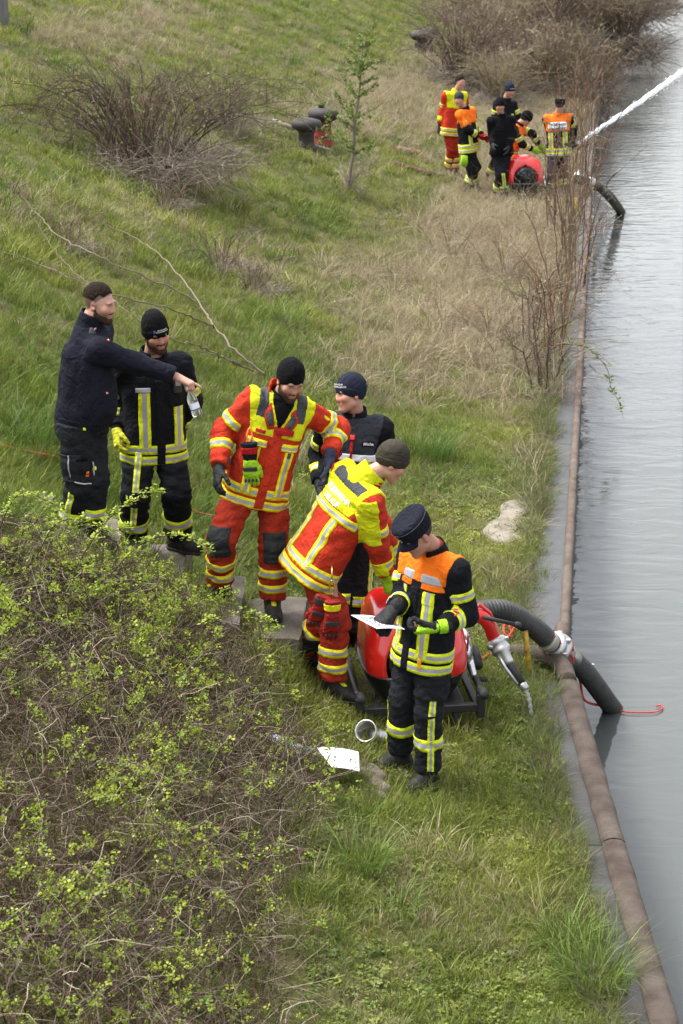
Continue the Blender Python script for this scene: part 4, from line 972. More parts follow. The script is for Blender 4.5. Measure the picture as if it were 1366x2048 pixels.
p.shell('orange_yoke', p.jackF, yoke_region(p, .36, .30, .19), NEAR['c'], C_ORG, .004)
p.tpatch('silver_yoke_band', .02, .190, .358, .420, 1, C_STR[1], .009); p.tpatch('silver_yoke_band', -.180, -.02, .358, .420, 1, C_STR[1], .009); p.tpatch('silver_yoke_band', -.17, .17, .33, .39, -1, C_STR[1], .009)
p.tpatch('yoke_flap', .035, .185, .322, .362, 1, C_ORG, .010); p.tpatch('yoke_flap', -.175, -.035, .322, .362, 1, C_ORG, .010)
p.tpatch('reflective_stripe', .072, .142, -.10, .315, 1, C_STR, .005, nz=40, vertical=True); p.tpatch('reflective_stripe', -.142, -.072, -.10, .315, 1, C_STR, .005, nz=40, vertical=True)
p.tpatch('pocket_flap', .045, .170, .235, .318, 1, C_BLACK, .007); p.tpatch('reflective_stripe', .072, .142, .24, .312, 1, C_STR, .011, nz=8, vertical=True)
p.tpatch('front_flap', -.035, .032, -.215, .33, 1, C_BLACK, .007, nz=40)
for z in (-.09, -.17): p.hoop(z, .062, C_STR)
for i in (0, 1):
    sleeve_band(p, i, 0, .52, .062, C_STR); sleeve_band(p, i, 1, .52, .062, C_STR)
p.decal(p.jackF, 912, 1225, .048, .048, [C_REDP], 'sleeve_badge', .006, .3); [p.decal(p.jackF, 912, 1225 + k * 5, .036, .006, [mat('red_bar', (.75, .05, .03), .5)], 'badge_bar', .010, .3) for k in (-1, 0, 1)]
p.trousers(NEAR['c'], C_TROU); p.boots(.008)
leg_bands(p, (.50,), .075, C_STR)
for i, a in ((1, -60), (0, -60)): p.along(p.legF[i], p.kn[i], p.an[i] + (0, 0, .045), .0, .98, -55 if i == 1 else 55, .042, C_STR)
p.along(p.legF[1], p.hip[1], p.kn[1], .78, 1.0, -55, .042, C_STR)
p.shell('cargo_pocket', Field([p.trF.p[3]], p.trF.disp), (lambda k, h_: lambda Q: np.maximum(np.maximum(np.abs((Q - (h_ * .45 + k * .55)) @ nrm(k - h_)) - .105, -((Q - h_) @ nrm(p.left * .9 + p.fwd * .5))), p.trcut(Q)))(p.kn[1], p.hip[1]), NEAR['c'], C_TROU, .016)
p.along(p.legF[1], p.hip[1], p.kn[1], .32, .74, -8, .010, [C_STR[1], C_STR[1]], .010, 'pocket_piping')
p.gloves(NEAR['g'], (C_GLOVEB, C_GLOVEB), back=(None, C_GLOVEL), cuffm=(C_GLOVEB, C_GLOVEL))
# peaked cap
hp = p.hp; cb = hp(0, -.014, .048); cu_ = nrm(p.H[2] + p.H[1] * .10)
CM = np.stack([p.H[0], nrm(np.cross(p.H[0], cu_)), cu_])
capo = solid('cap', Field([loft(cb, CM, [(-.014, .091, .113, 0), (.03, .096, .119, 0), (.080, .104, .127, .002), (.096, .098, .121, .002), (.103, .076, .098, .002)], .01, pw=2.1)], wrinkle(131, .0012, .07)), .0065, C_NAVY, p.root, p.base)
vz = []
for r_, (a0, dz) in enumerate(((0, 0), (.022, -.004), (.045, -.014), (.058, -.022))):
    vz.append([cb + CM[0] * (math.sin(t) * (.086 + a0 * .25)) + CM[1] * (math.cos(t) * (.106 + a0) ) + CM[2] * (-.004 + dz - .012 * abs(math.sin(t))) for t in np.linspace(-1.05, 1.05, 18)])
vz = np.array(vz); vb = vz - CM[2] * .005
mb = MB(); n_ = 18; gi_ = np.arange(72).reshape(4, 18); qs = [(gi_[r, c], gi_[r, c + 1], gi_[r + 1, c + 1], gi_[r + 1, c]) for r in range(3) for c in range(17)]
mb.add(vz.reshape(-1, 3), qs); mb.add(vb.reshape(-1, 3), [q[::-1] for q in qs])
ed = [(0, c) for c in range(18)] + [(r, 17) for r in range(1, 4)] + [(3, c) for c in range(16, -1, -1)] + [(r, 0) for r in (2, 1)]
ev = np.array([vz[e] for e in ed] + [vb[e] for e in ed]); m_ = len(ed); mb.add(ev, [(k, (k + 1) % m_, m_ + (k + 1) % m_, m_ + k) for k in range(m_)])
mb.build('visor', C_NAVY, capo, p.base, True)
mb = MB(); mb.tube([cb + CM[0] * (math.sin(t) * .1055) + CM[1] * (math.cos(t) * .1285 + .002) + CM[2] * (.078) for t in np.linspace(0, 2 * math.pi, 40, endpoint=False)], .0028, 5, closed=True); mb.build('cap_piping', C_GREY, capo, p.base, True)
for dz in (.008, .022):
    mb = MB(); mb.lathe(cb + CM[1] * .1175 + CM[2] * dz, CM[1], [(0, .0055), (.003, .005), (.005, .002)], 10); mb.build('cap_button', C_METAL, capo, p.base, True)
p.hair(.0065, C_HAIRG, front=.09, side=-.005, nape=-.050, thick=.004, top=.0)
# red shirt collar inside
c0 = p.neck + p.up * .02; mb = MB(); mb.lathe(c0 - p.fwd * .006, nrm(p.hp(0, -.015, -.05) - p.neck), [(-.04, .066), (.045, .064), (.05, .062)], 20, caps=False); mb.build('shirt_collar', mat('red_knit', (.50, .02, .02), .9, var=.2), p.root, p.base, True)
# orange whistle hanging at the hem
hz = p.tp(.125, .166, -.06); mb = MB(); mb.tube([hz, hz - (0, 0, .03)], .003, 6); mb.lathe(hz - (0, 0, .03), (0, 0, -1), [(0, .006), (.008, .012), (.03, .013), (.045, .009), (.05, .012), (.065, .012), (.075, .007)], 10)
tag(mb.build('whistle', mat('orange_plastic', (.80, .33, .01), .4), None, None, True), 'small orange whistle hanging from the hem of the black and orange jacket', 'whistle')

# ---------------------------------------------------------------- man in red and yellow, facing the camera
p = Person('person in red and yellow suit with black beanie facing us on the concrete steps', 12.75,
    (520, 950, 0), (563, 797, .0), (580, 763, -.07), 12, 24, 24, -6,
    [((444, 866, '+'), (438, 936, '-')), ((672, 858, .15), (660, 914, -.04))],
    [((446, 1068, '-'), (440, 1172, .03)), ((547, 1092, '-'), (545, 1207, -.05))], (.79, .665), seed=202, shw=.185, foot_yaw=(-48, 8))
people['red'] = p
p.build_body(NEAR['b'], (.45, .26, .19), beard=((.07, .043, .028), .75), curls=((.45, .5, .55, .6), (.5, .5, .5, .5)), palms=((.7, .5, .1), None), dirs=(None, (-.1, -.15, -1)))
p.jacket(NEAR['c'], C_RED, JST(p.tl, -.20, 1.03), sleeve=(.087, .077, .066), shr=.08, amp=.005)
p.shell('yellow_yoke', p.jackF, yoke_region(p, .315, .30, .20), NEAR['c'], C_YEL, .004)
for q in (-1, 1): p.shell('shoulder_pad', p.jackF, box_region(p, *(sorted((q * .095, q * .165))), .43, .7), NEAR['c'], C_GREY, .008)
p.tpatch('front_flap', -.035, .04, -.19, .40, 1, C_RED, .008, nz=40)
for q in (-1, 1):
    p.tpatch('chest_pocket', q * .115 - .06, q * .115 + .06, .13, .27, 1, C_RED, .012); 
    p.tpatch('pocket_flap', q * .115 - .066, q * .115 + .066, .235, .285, 1, C_STRY, .019, rows=[0, 0, 0, 1, 1, 1, 0, 0, 0])
    p.tpatch('pull_tab', q * .115 - .014, q * .115 + .014, .195, .235, 1, C_GREY, .022)
p.tpatch('name_patch', -.15, -.075, .325, .352, 1, C_REDP, .009)
p.tpatch('reflective_stripe', .085, .145, -.08, .235, 1, C_STRY, .013, nz=40, vertical=True)
p.tpatch('reflective_stripe', -.145, -.085, -.08, .235, 1, C_STRY, .013, nz=40, vertical=True)
for z in (-.155, -.075): p.hoop(z, .062, C_STRY)
for i in (0, 1):
    sleeve_band(p, i, 0, .62, .062, C_STRY); sleeve_band(p, i, 1, .45, .062, C_STRY)
    p.ring(p.sleeveF[i], p.el[i], p.wr[i], .82, .045, [C_GREY, C_GREY], .006, 'cuff_tab', arc=(-.9, .35))
# open collar with lapels
p.shell('black_undershirt', p.trunkF, lambda Q: np.maximum(np.abs((Q - p.pel) @ p.left) - np.clip(((Q - p.pel) @ p.up - .36) * .42, -.02, .075), -((Q - p.pel) @ p.fwd)), NEAR['c'], C_BEAN, .009)
axc = nrm(p.hp(0, -.03, -.06) - p.tp(0, -.01, p.tl - .05)); cc0 = p.tp(0, -.012, p.tl - .02)
solid('collar', Field([cone(cc0, cc0 + axc * .115, .104, .108, .01, cut1=True), cone(cc0 - axc * .05, cc0 + axc * .2, .088, .092, .006, 's')], wrinkle(7, .002, .08)), .0065, C_RED, p.root, p.base, cut=lambda Q: ((Q - cc0) @ p.fwd) - .052 + .25 * ((Q - cc0) @ p.up))
solid('collar_lining', Field([cone(cc0, cc0 + axc * .08, .080, .074, .01, cut1=True), cone(cc0 - axc * .05, cc0 + axc * .2, .062, .062, .006, 's')], None), .0065, C_BEAN, p.root, p.base)
for q in (-1, 1):
    for nm_, mt_, sc_, of_ in (('lapel', C_RED, 1.0, .012), ('lapel_lining', C_GREY, .72, .022)):
        pts = [(q * .082, p.tl - .012), (q * .135, p.tl - .085), (q * (.070 if q < 0 else .085), p.tl - .19), (q * .022, p.tl - .175)]
        cx_ = sum(a for a, b in pts) / 4 - q * .012; cz_ = sum(b for a, b in pts) / 4; pts = [(cx_ + (a - cx_) * sc_, cz_ + (b - cz_) * sc_) for a, b in pts]
        U_ = np.linspace(0, 1, 6); gx = np.array([[(1 - v) * ((1 - u) * np.array(pts[0]) + u * np.array(pts[1])) + v * ((1 - u) * np.array(pts[3]) + u * np.array(pts[2])) for u in U_] for v in U_])
        O = p.pel + gx[..., :1] * p.T[0] + gx[..., 1:] * p.T[2]; R_ = march(p.trunkF, O.reshape(-1, 3), np.tile(p.T[1], (36, 1)), .36, 60).reshape(6, 6); o_ = np.full((6, 6), of_); o_[-1] = o_[:, -1] = .004; o_[0] = o_[:, 0] = .004
        sheet(nm_, O + p.T[1] * (R_ + o_)[..., None], R_ > 0, [0] * 6, [mt_], p.root, p.base)
p.tpatch('collar_tab', -.02, .115, p.tl - .205, p.tl - .165, 1, [C_REDP], .026)
p.trousers(NEAR['c'], C_RED2, .118, .098, .092, amp=.0055); p.boots(.008, C_YEL)
for i in (0, 1): p.shell('knee_patch', p.trF, knee_region(p, i, .10, .12, .10), NEAR['c'], C_KNEE, .006)
leg_bands(p, (.50, .78), .060, C_STRY)
p.gloves(NEAR['g'], (C_GLOVEB, C_GLOVEN))
p.beanie(.0075, C_BEAN, rise=.118, fold=False, brimz=.028, tilt=.38, puff=1.0)
p.beard_shell(.0055, C_STUB, .004)

# ---------------------------------------------------------------- man in navy with the blue carabiner, looking aside
p = Person('person in dark navy jacket with white chest band and navy beanie, looking aside', 13.4,
    (698, 979, 0), (710, 836, .03), (700, 789, -.02), -4, -62, 3, 8,
    [((642, 906, .05), (640, 968, -.02)), ((768, 898, .0), (745, 965, -.12))],
    [((690, 1105, '-'), (690, 1225, .0)), ((722, 1105, '-'), (720, 1222, -.02))], None, seed=303, foot_yaw=(-20, 15))
people['navy'] = p
p.build_body(NEAR['b'], (.52, .31, .225))
p.jacket(NEAR['c'], C_BLACK, JST(p.tl), collar=(-.03, .075, .085, .014, C_BLACK, .02))
p.shell('dark_vest', p.jackF, yoke_region(p, -.2, -.2, .178), NEAR['c'], cloth('slate_cloth', (.030, .034, .042)), .005)
p.tpatch('white_chest_band', -.19, .19, .235, .29, 1, mat('white_band', (.66, .67, .68), .5, var=.1), .011, nx=40)
p.tpatch('red_zip', -.010, .010, -.1, .385, 1, C_REDP, .014, nz=40); p.tpatch('red_toggle', -.018, .018, .385, .42, 1, mat('red_plastic', (.6, .015, .015), .4), .02)
p.tpatch('name_strip', .065, .165, .345, .385, 1, C_BEAN, .011); p.text('Micha', .115, .365, .030, 1, C_WHITE, .014)
p.tpatch('velcro_strip', -.165, -.065, .345, .385, 1, C_BEAN, .011)
for q in (-1, 1):
    p.tpatch('reflective_stripe', q * .165 - .014, q * .165 + .014, -.1, .233, 1, C_STR, .010, nz=40, vertical=True)
    p.tpatch('chest_pocket', q * .105 - .05, q * .105 + .05, .06, .22, 1, C_BLACK, .016)
p.tpatch('orange_badge', .09, .112, .16, .205, 1, C_ORG, .020)
for i in (0, 1): sleeve_band(p, i, 0, .62, .062, C_STR); sleeve_band(p, i, 1, .6, .062, C_STR)
for z in (-.09, -.17): p.hoop(z, .062, C_STR)
p.trousers(NEAR['c'], C_TROU); p.boots(.008); leg_bands(p, (.5,), .075, C_STR)
for i in (0, 1): p.along(p.legF[i], p.kn[i], p.an[i] + (0, 0, .045), 0, .98, -55 if i == 1 else 55, .042, C_STR)
p.along(p.legF[1], p.hip[1], p.kn[1], .3, 1.0, -55, .042, C_STR)
p.gloves(NEAR['g'], (C_GLOVEB, C_GLOVEB))
b = p.beanie(.0075, C_BEANN, rise=.112, fold=True, brimz=.030, tilt=.40)
p.head_text('FEUERWEHR', 12, .078, .017, C_WHITE, b, slope=.1); p.head_text('KLEINWALLBACH', 12, .061, .017, C_WHITE, b, slope=.1)
mb = MB(); cc = p.tp(-.115, .185, .27); mb.tube([cc + p.T[0] * (math.cos(t) * .022) + p.T[2] * (math.sin(t) * .042 * (1 if math.cos(t) < 0 else .8)) for t in np.linspace(0, 2 * math.pi, 24, endpoint=False)], .0052, 7, closed=True)
tag(mb.build('carabiner', mat('blue_anodised', (.06, .22, .62), .3, metal=.6), None, None, True), 'blue snap hook clipped on the chest of the dark navy jacket', 'carabiner')

# ---------------------------------------------------------------- man in red and yellow, bending over the pump
p = Person('person in red turnout suit with yellow shoulders and olive beanie, bending over the red pump', 12.45,
    (638, 1106, 0), (724, 962, .0), (783, 926, .03), 126, 98, 34, 0,
    [((744, 1092, -.14), (774, 1150, -.02)), ((770, 1060, .3), (795, 1135, .32))],
    [((668, 1240, -.12), (664, 1352, -.12)), ((628, 1232, .12), (606, 1318, .16))], None, seed=404, foot_yaw=(62, 75))
people['bend'] = p
p.build_body(NEAR['b'], (.50, .29, .215), curls=((.5, .5, .55, .6), (.5, .5, .5, .5)))
p.jacket(NEAR['c'], C_RED, JST(p.tl, -.19, 1.02, 1.02), sleeve=(.090, .078, .064), shr=.085, amp=.0045, collar=(-.02, .11, .098, .014, C_YEL, 0))
p.shell('yellow_yoke', p.jackF, yoke_region(p, .33, .36, .20), NEAR['c'], C_YEL, .004)
def slv(i, seg, t0, t1, front):
    A, B = (p.sh[i], p.el[i]) if seg == 0 else (p.el[i], p.wr[i]); ax = nrm(B - A); L = np.linalg.norm(B - A); w = nrm(p.fwd - ax * (p.fwd @ ax))
    return lambda Q: np.maximum(np.maximum(np.maximum(t0 * L - (Q - A) @ ax, (Q - A) @ ax - t1 * L), np.linalg.norm(np.cross(Q - A, ax), axis=-1) - .125), front * ((Q - A) @ w) + .012)
for i in (0, 1):
    p.shell('yellow_sleeve_panel', p.jackF, slv(i, 0, -.15, .92, 1), NEAR['c'], C_YEL, .005); p.shell('yellow_cuff_panel', p.sleeveF[i], slv(i, 1, .45, .84, 1), NEAR['c'], C_YEL, .005)
    sleeve_band(p, i, 0, .66, .062, C_STRY); sleeve_band(p, i, 1, .62, .062, C_STRY)
    p.ring(p.sleeveF[i], p.el[i], p.wr[i], .90, .045, [C_GREY, C_GREY], .008, 'cuff_tab', arc=(-1.2, .35))
p.shell('grey_neck_pad', p.jackF, (lambda Q: np.maximum(np.maximum(np.maximum(p.tl - .062 - (Q - p.pel) @ p.up, (Q - p.pel) @ p.up - p.tl - .01), np.abs((Q - p.pel) @ p.left) - .17), ((Q - p.pel) @ p.fwd) - .0)), NEAR['c'], C_GREY, .008)
p.hoop(.325, .060, C_STRY, arc=(95, 265))
for q in (-1, 1): p.tpatch('reflective_stripe', q * .115 - .028, q * .115 + .028, -.07, .295, -1, C_STRY, .006, nz=44, vertical=True)
for z in (-.145, -.065): p.hoop(z, .062, C_STRY)
p.text('FEUERWEHR', .0, .438, .056, -1, C_SILVERT, .011, stretch=.88, F=p.trunkF); p.text('SAILAUF', .0, .384, .056, -1, C_SILVERT, .011, stretch=.88, F=p.trunkF)
for k in range(3):
    a0 = p.tp(-.105, .04, p.tl + .015 + k * .022); mb = MB(); mb.box(a0, (.06, .008, .013), np.stack([p.fwd, p.left, p.up]).T); mb.build('collar_bar', C_REDP, p.root, p.base)
p.trousers(NEAR['c'], C_RED2, .120, .098, .092, amp=.006); p.boots(.008, C_YEL)
leg_bands(p, (.45, .74), .060, C_STRY); p.shell('lower_leg_pad', Field([p.trF.p[4]], p.trF.disp), (lambda Q: np.maximum(np.abs((Q - (p.an[1] + (0, 0, .10)))[..., 2]) - .065, .015 - (Q - p.an[1]) @ np.array((.5, -.86, 0)))), NEAR['c'], C_KNEE, .006)
p.gloves(NEAR['g'], (C_GLOVEL, C_GLOVEL))
p.beanie(.0075, C_BEANO, rise=.112, fold=True, brimz=.034, tilt=.36)
p.hair(.0065, C_HAIR, front=.09, side=.0, nape=-.05, thick=.003, top=0)

# ---------------------------------------------------------------- man with black beanie and beard
p = Person('bearded person in striped black turnout jacket and black beanie beside the pointing man', 13.3,
    (308, 862, 0), (306, 716, .0), (312, 668, -.07), 22, 26, 14, 8,
    [((236, 788, .02), (234, 858, -.06)), ((368, 800, .14), (352, 862, .2))],
    [((272, 972, '-'), (266, 1082, .05)), ((350, 966, '-'), (356, 1076, -.05))], (.94, .94), seed=505, shw=.195, foot_yaw=(-10, 55))
people['beanie'] = p
p.build_body(NEAR['b'], (.44, .25, .18), beard=((.085, .065, .05), .7), curls=((.6, .65, .7, .75), (.6, .6, .6, .6)))
p.jacket(NEAR['c'], C_BLACK, JST(p.tl, -.215, 1.04), collar=(-.02, .07, .092, .014, C_BLACK, .06))
p.tpatch('reflective_stripe', -.145, -.07, -.07, .31, 1, C_STR, .007, nz=44, vertical=True); p.tpatch('reflective_stripe', .10, .175, -.07, .2, 1, C_STR, .007, nz=44, vertical=True)
p.tpatch('grey_flash', -.165, -.06, .31, .345, 1, C_STR[1], .009)
p.tpatch('front_flap', -.035, .035, -.205, .40, 1, C_BLACK, .008, nz=40)
p.tpatch('chest_pocket', .055, .165, .20, .33, 1, C_BLACK, .012)
for z in (-.09, -.165): p.hoop(z, .062, C_STR)
for i in (0, 1): sleeve_band(p, i, 0, .72, .062, C_STR); sleeve_band(p, i, 1, .66, .055, C_STR)
p.trousers(NEAR['c'], C_BLACK, .118, .10, .098, amp=.0055); p.boots(.008)
leg_bands(p, (.62,), .080, C_STR)
p.along(p.legF[0], p.hip[0], p.kn[0], .35, 1.0, 22, .045, C_STR); p.along(p.legF[0], p.kn[0], p.an[0] + (0, 0, .045), 0, .5, 22, .045, C_STR)
p.gloves(NEAR['g'], (C_GLOVEY, C_GLOVEY), cuffm=(C_GLOVEB, C_GLOVEB))
b = p.beanie(.0075, C_BEAN, rise=.128, fold=True, brimz=.028, tilt=.36)
p.head_text('FEUERWEHR', 8, .066, .0135, C_WHITE, b, slope=.1); p.head_text('ASCHAFFENBURG', 8, .053, .0125, C_WHITE, b, slope=.1)
mb = MB(); a = math.radians(-24); c = p.head + p.H[0] * (math.sin(a) * .104) + p.H[1] * (math.cos(a) * .1245 - .018) + p.H[2] * .068; mb.box(c, (.016, .004, .022), p.H.T, bev=.002); mb.build('blue_crest', mat('blue_crest', (.04, .10, .35), .6), b, p.base)
p.beard_shell(.0055, C_STUB, .004)
mb = MB(); R_ = np.stack([p.left, p.fwd, p.up]).T; c = p.tp(.12, .165, .36); mb.box(c, (.055, .035, .12), R_, bev=.008); mb.box(c + p.fwd * .018 + p.up * .018, (.036, .004, .045), R_, m=1); mb.tube([c + p.up * .06 - p.left * .015, c + p.up * .11 - p.left * .015], .006, 8)
tag(mb.build('radio', [C_BLACKP, mat('radio_screen', (.20, .23, .23), .3)], None, None), 'black hand radio clipped to the chest of the bearded man', 'radio')

# ---------------------------------------------------------------- man in the navy sweatshirt, pointing
p = Person('person in navy sweatshirt with short dark hair and beard, pointing with an outstretched arm', 12.75,
    (163, 828, 0), (178, 652, .0), (199, 609, -.02), 72, 70, 10, 0,
    [((272, 728, '-'), (352, 753, .0)), ((200, 775, .30), (185, 835, .30))],
    [((160, 955, '-'), (140, 1066, -.06)), ((190, 950, '-'), (182, 1070, .08))], (1.14, 1.14), seed=606, shl=[(196, 700, -.14), None], foot_yaw=(55, 60))
people['point'] = p
p.build_body(.0058, (.55, .33, .25), beard=((.09, .055, .04), .6), scalp=(.055, .036, .026), bare=(True, True), curls=((.05, 1.0, 1.1, 1.15), (.5, .5, .5, .5)), thumbs=((.5, .9), (.5, .5)), palms=((-.25, .1, -.9), None), dirs=((.86, -.05, -.42), None))
p.jacket(NEAR['c'], C_NAVY, [(-.06, .175, .165, .01), (-.03, .185, .185, .02), (.05, .195, .20, .035), (.18, .195, .19, .03), (.32, .205, .165, .01), (.44, .19, .14, 0), (p.tl - .05, .13, .10, 0), (p.tl + .005, .09, .085, 0)], sleeve=(.085, .070, .052), shr=.08, collar=(-.03, .095, .083, .013, C_NAVY, 0))
p.shell('waistband', p.jackF, box_region(p, -.3, .3, -.09, .0), NEAR['c'], C_NAVY, .003)
p.shell('cuff', p.sleeveF[0], (lambda Q: (p.wr[0] - p.hd[0] * .075 - Q) @ nrm(p.wr[0] - p.el[0])), NEAR['c'], C_NAVY, .003)
p.decal(p.jackF, 186, 657, .075, .05, [C_GREY], 'shoulder_slide', .006, .5); p.decal(p.jackF, 190, 658, .034, .018, [C_REDP, C_WHITE], 'rank_bar', .010, .5, rows=[0, 0, 1, 0, 0, 0])
p.decal(p.jackF, 216, 681, .026, .026, [C_REDP], 'sleeve_badge', .005, .4); p.decal(p.jackF, 216, 681, .012, .014, [C_WHITE], 'badge_mark', .008, .4)
p.decal(p.jackF, 214, 786, .024, .026, [C_REDP, C_WHITE], 'pocket_label', .005, -.2, rows=[0, 0, 1, 0, 0, 0])
p.trousers(NEAR['c'], C_TROU, .125, .098, .090, amp=.005, w=.185, d=.165); p.boots(.008)
leg_bands(p, (.62,), .075, C_STR)
p.along(p.legF[0], p.kn[0], p.an[0] + (0, 0, .045), .05, .98, 98, .045, C_STR)
p.shell('cargo_pocket', Field([p.trF.p[1]], p.trF.disp), (lambda k, h_: lambda Q: np.maximum(np.abs((Q - (h_ * .30 + k * .70)) @ nrm(k - h_)) - .095, np.maximum(np.abs((Q - h_) @ nrm(p.fwd + p.left * .15)) - .09, ((Q - h_) @ p.left))))(p.kn[0], p.hip[0]), NEAR['c'], C_TROU, .014)
p.pockF = Field([Prim(q.lo - .014, q.hi + .014, (lambda f: lambda Q: f(Q) - .014)(q.f), q.k, q.op) for q in [p.trF.p[1]]], p.trF.disp)
for (xa, ya, ra, la) in ((137, 935, .12, .16), (188, 945, .12, .15), (168, 968, 1.5, .12)): p.decal(p.pockF, xa, ya, .010, la, [C_STR[1]], 'pocket_piping', .004, ra, ny=14)
p.decal(p.pockF, 162, 920, .085, .022, [C_BEAN], 'velcro_strip', .004, .12); p.decal(p.pockF, 175, 948, .022, .036, [C_ORG, C_REDP], 'pocket_badge', .005, .0, rows=[0, 0, 1, 0, 0, 0])
p.decal(p.trF, 169, 857, .024, .03, [C_STR[0]], 'pocket_tab', .004); p.decal(p.pockF, 191, 937, .02, .03, [C_STR[0]], 'pocket_tab', .004)
p.hair(.005, C_HAIR, front=.088, side=.056, nape=.035, thick=.0045, top=.017)
p.beard_shell(.0055, C_STUB, .0035)
# the water bottle in his curled fingers
bt = p.wr[0] + nrm((.86, -.05, -.42)) * .085 + np.array((.0, -.01, -.035)); bax = nrm((.33, -.10, -.94))
m_pet = bpy.data.materials.new('clear_plastic'); m_pet.use_nodes = True; pp = m_pet.node_tree.nodes['Principled BSDF']; pp.inputs['Transmission Weight'].default_value = .92; pp.inputs['Roughness'].default_value = .06; pp.inputs['IOR'].default_value = 1.25; pp.inputs['Base Color'].default_value = (.93, .96, .97, 1)
def bottle(label, top, ax, cap_col=None, scale=1.0, labelled=True):
    S = scale; r = empty('water_bottle', top); tag(r, label, 'bottle')
    mb = MB(); mb.lathe(top, ax, [(0, .011 * S), (.02 * S, .011 * S), (.035 * S, .014 * S), (.075 * S, .033 * S), (.10 * S, .034 * S), (.105 * S, .0325 * S), (.155 * S, .0325 * S), (.16 * S, .034 * S), (.19 * S, .034 * S), (.198 * S, .028 * S), (.195 * S, .010 * S)], 22); mb.build('bottle_body', m_pet, r, top, True)
    if labelled:
        mb = MB(); mb.lathe(top, ax, [(.108 * S, .0333 * S), (.146 * S, .0333 * S)], 22, caps=False); mb.lathe(top, ax, [(.146 * S, .0334 * S), (.154 * S, .0334 * S)], 22, m=1, caps=False)
        mb.build('bottle_label', [mat('pale_label', (.72, .78, .84), .5, var=.25, vscale=40), mat('blue_print', (.05, .06, .30), .5)], r, top, True)
    mb = MB(); mb.lathe(top + np.asarray(ax) * -.004, ax, [(0, .0135 * S), (.016 * S, .0135 * S)], 14); mb.build('bottle_cap', cap_col or mat('white_cap', (.7, .7, .72), .5), r, top, True)
    return r
bottle('clear plastic water bottle held by the neck in the pointing hand', bt, bax)

# ================================================================ the far crew
G = FAR
def far_person(key, label, *a, tone=(.46, .27, .20), **k):
    p = Person(label, *a, group=None, **k); people[key] = p; p.build_body(G['b'], tone); return p
p = far_person('b_red', 'bareheaded person in red and yellow suit, leftmost of the distant crew', 37.9, (904, 252, 0), (911, 187, 0), (921, 165, -.05), 25, 30, 5, 0,
    [((884, 225, .05), (880, 250, -.02)), ((932, 222, .0), (936, 248, -.1))], [((901, 296, -.05), (898, 336, .05)), ((909, 298, -.05), (909, 340, 0))], None, seed=11, shw=.19, foot_yaw=(10, 40))
p.jacket(G['c'], C_RED, JST(p.tl, -.18), shr=.085, collar=(-.02, .08, .09, .02, C_YEL, .03)); p.shell('yellow_yoke', p.jackF, yoke_region(p, .34, .34, .21), G['c'], C_YEL, .006)
for z in (-.14, -.06): p.hoop(z, .065, C_STRY, .008, 40)
for i in (0, 1): sleeve_band(p, i, 0, .62, .07, C_STRY); sleeve_band(p, i, 1, .6, .09, [C_YEL, C_YEL])
p.trousers(G['c'], C_RED2, .112, .092, .088); leg_bands(p, (.45, .75), .065, C_STRY); p.boots(.014); p.gloves(G['g'], (C_GLOVEB, C_GLOVEB)); p.hair(.010, C_HAIR, top=.016, thick=.008)
p = far_person('b_org', 'distant person with grey beanie and orange sleeves holding white papers', 36.4, (938, 288, 0), (931, 220, 0), (918, 200, -.04), 50, -8, 4, 0,
    [((936, 262, -.2), (958, 272, -.1)), ((950, 262, .15), (966, 272, .0))], [((940, 332, -.05), (934, 372, .0)), ((944, 334, .0), (950, 372, .05))], None, seed=12, shw=.18, foot_yaw=(30, 50))
p.jacket(G['c'], C_BLACK, JST(p.tl, -.15), collar=(-.02, .07, .09, .02, C_BLACK, 0)); p.shell('orange_yoke', p.jackF, yoke_region(p, .38, .38, .2), G['c'], C_ORG, .006)
p.shell('orange_sleeve', p.sleeveF[0], (lambda Q, A=p.sh[0], B=p.el[0]: np.maximum((Q - A) @ nrm(B - A) - .24, -.1 - (Q - A) @ nrm(B - A))), G['c'], C_ORG, .006)
p.tpatch('reflective_stripe', -.15, -.08, -.1, .38, 1, C_STR, .008, nz=30, vertical=True); p.tpatch('reflective_stripe', .08, .15, -.1, .38, 1, C_STR, .008, nz=30, vertical=True)
for z in (-.10, -.02): p.hoop(z, .075, C_STR, .008, 40)
for i in (0, 1): sleeve_band(p, i, 0, .6, .075, C_STR); sleeve_band(p, i, 1, .6, .075, C_STR)
p.trousers(G['c'], C_TROU, .105); leg_bands(p, (.7,), .11, C_STR); p.boots(.014); p.gloves(G['g'], (C_REDP, C_REDP)); p.beanie(.012, cloth('grey_knit', (.03, .034, .042)), fold=False)
for i in (0, 1): p.along(p.legF[i], p.hip[i], p.kn[i], .3, 1, -50, .05, C_STR, n=14); p.along(p.legF[i], p.kn[i], p.an[i], 0, .6, -50, .05, C_STR, n=14)
gb = p.tp(-.22, .02, -.27); mb = MB()
for dx_ in (-.03, .0, .03): mb.tube([gb + (dx_, 0, .1), gb + (dx_ * 1.2, -.01, -.02), gb + (dx_, .0, -.10)], [.03, .035, .018], 8)
tag(mb.build('glove_pair', C_GLOVEL, None, None, True), 'bright green gloves hanging at the hip of the distant man with papers', 'gloves')
pc = p.wr[1] + np.array((.14, -.05, .0)); mb = MB(); mb.box(pc, (.30, .21, .004), Matrix.Rotation(math.radians(20), 3, 'Z') @ Matrix.Rotation(math.radians(-18), 3, 'X')); tag(mb.build('paper_sheet', mat('paper', (.78, .78, .80), .7)), 'white papers in the hands of the distant man with orange sleeves', 'paper')
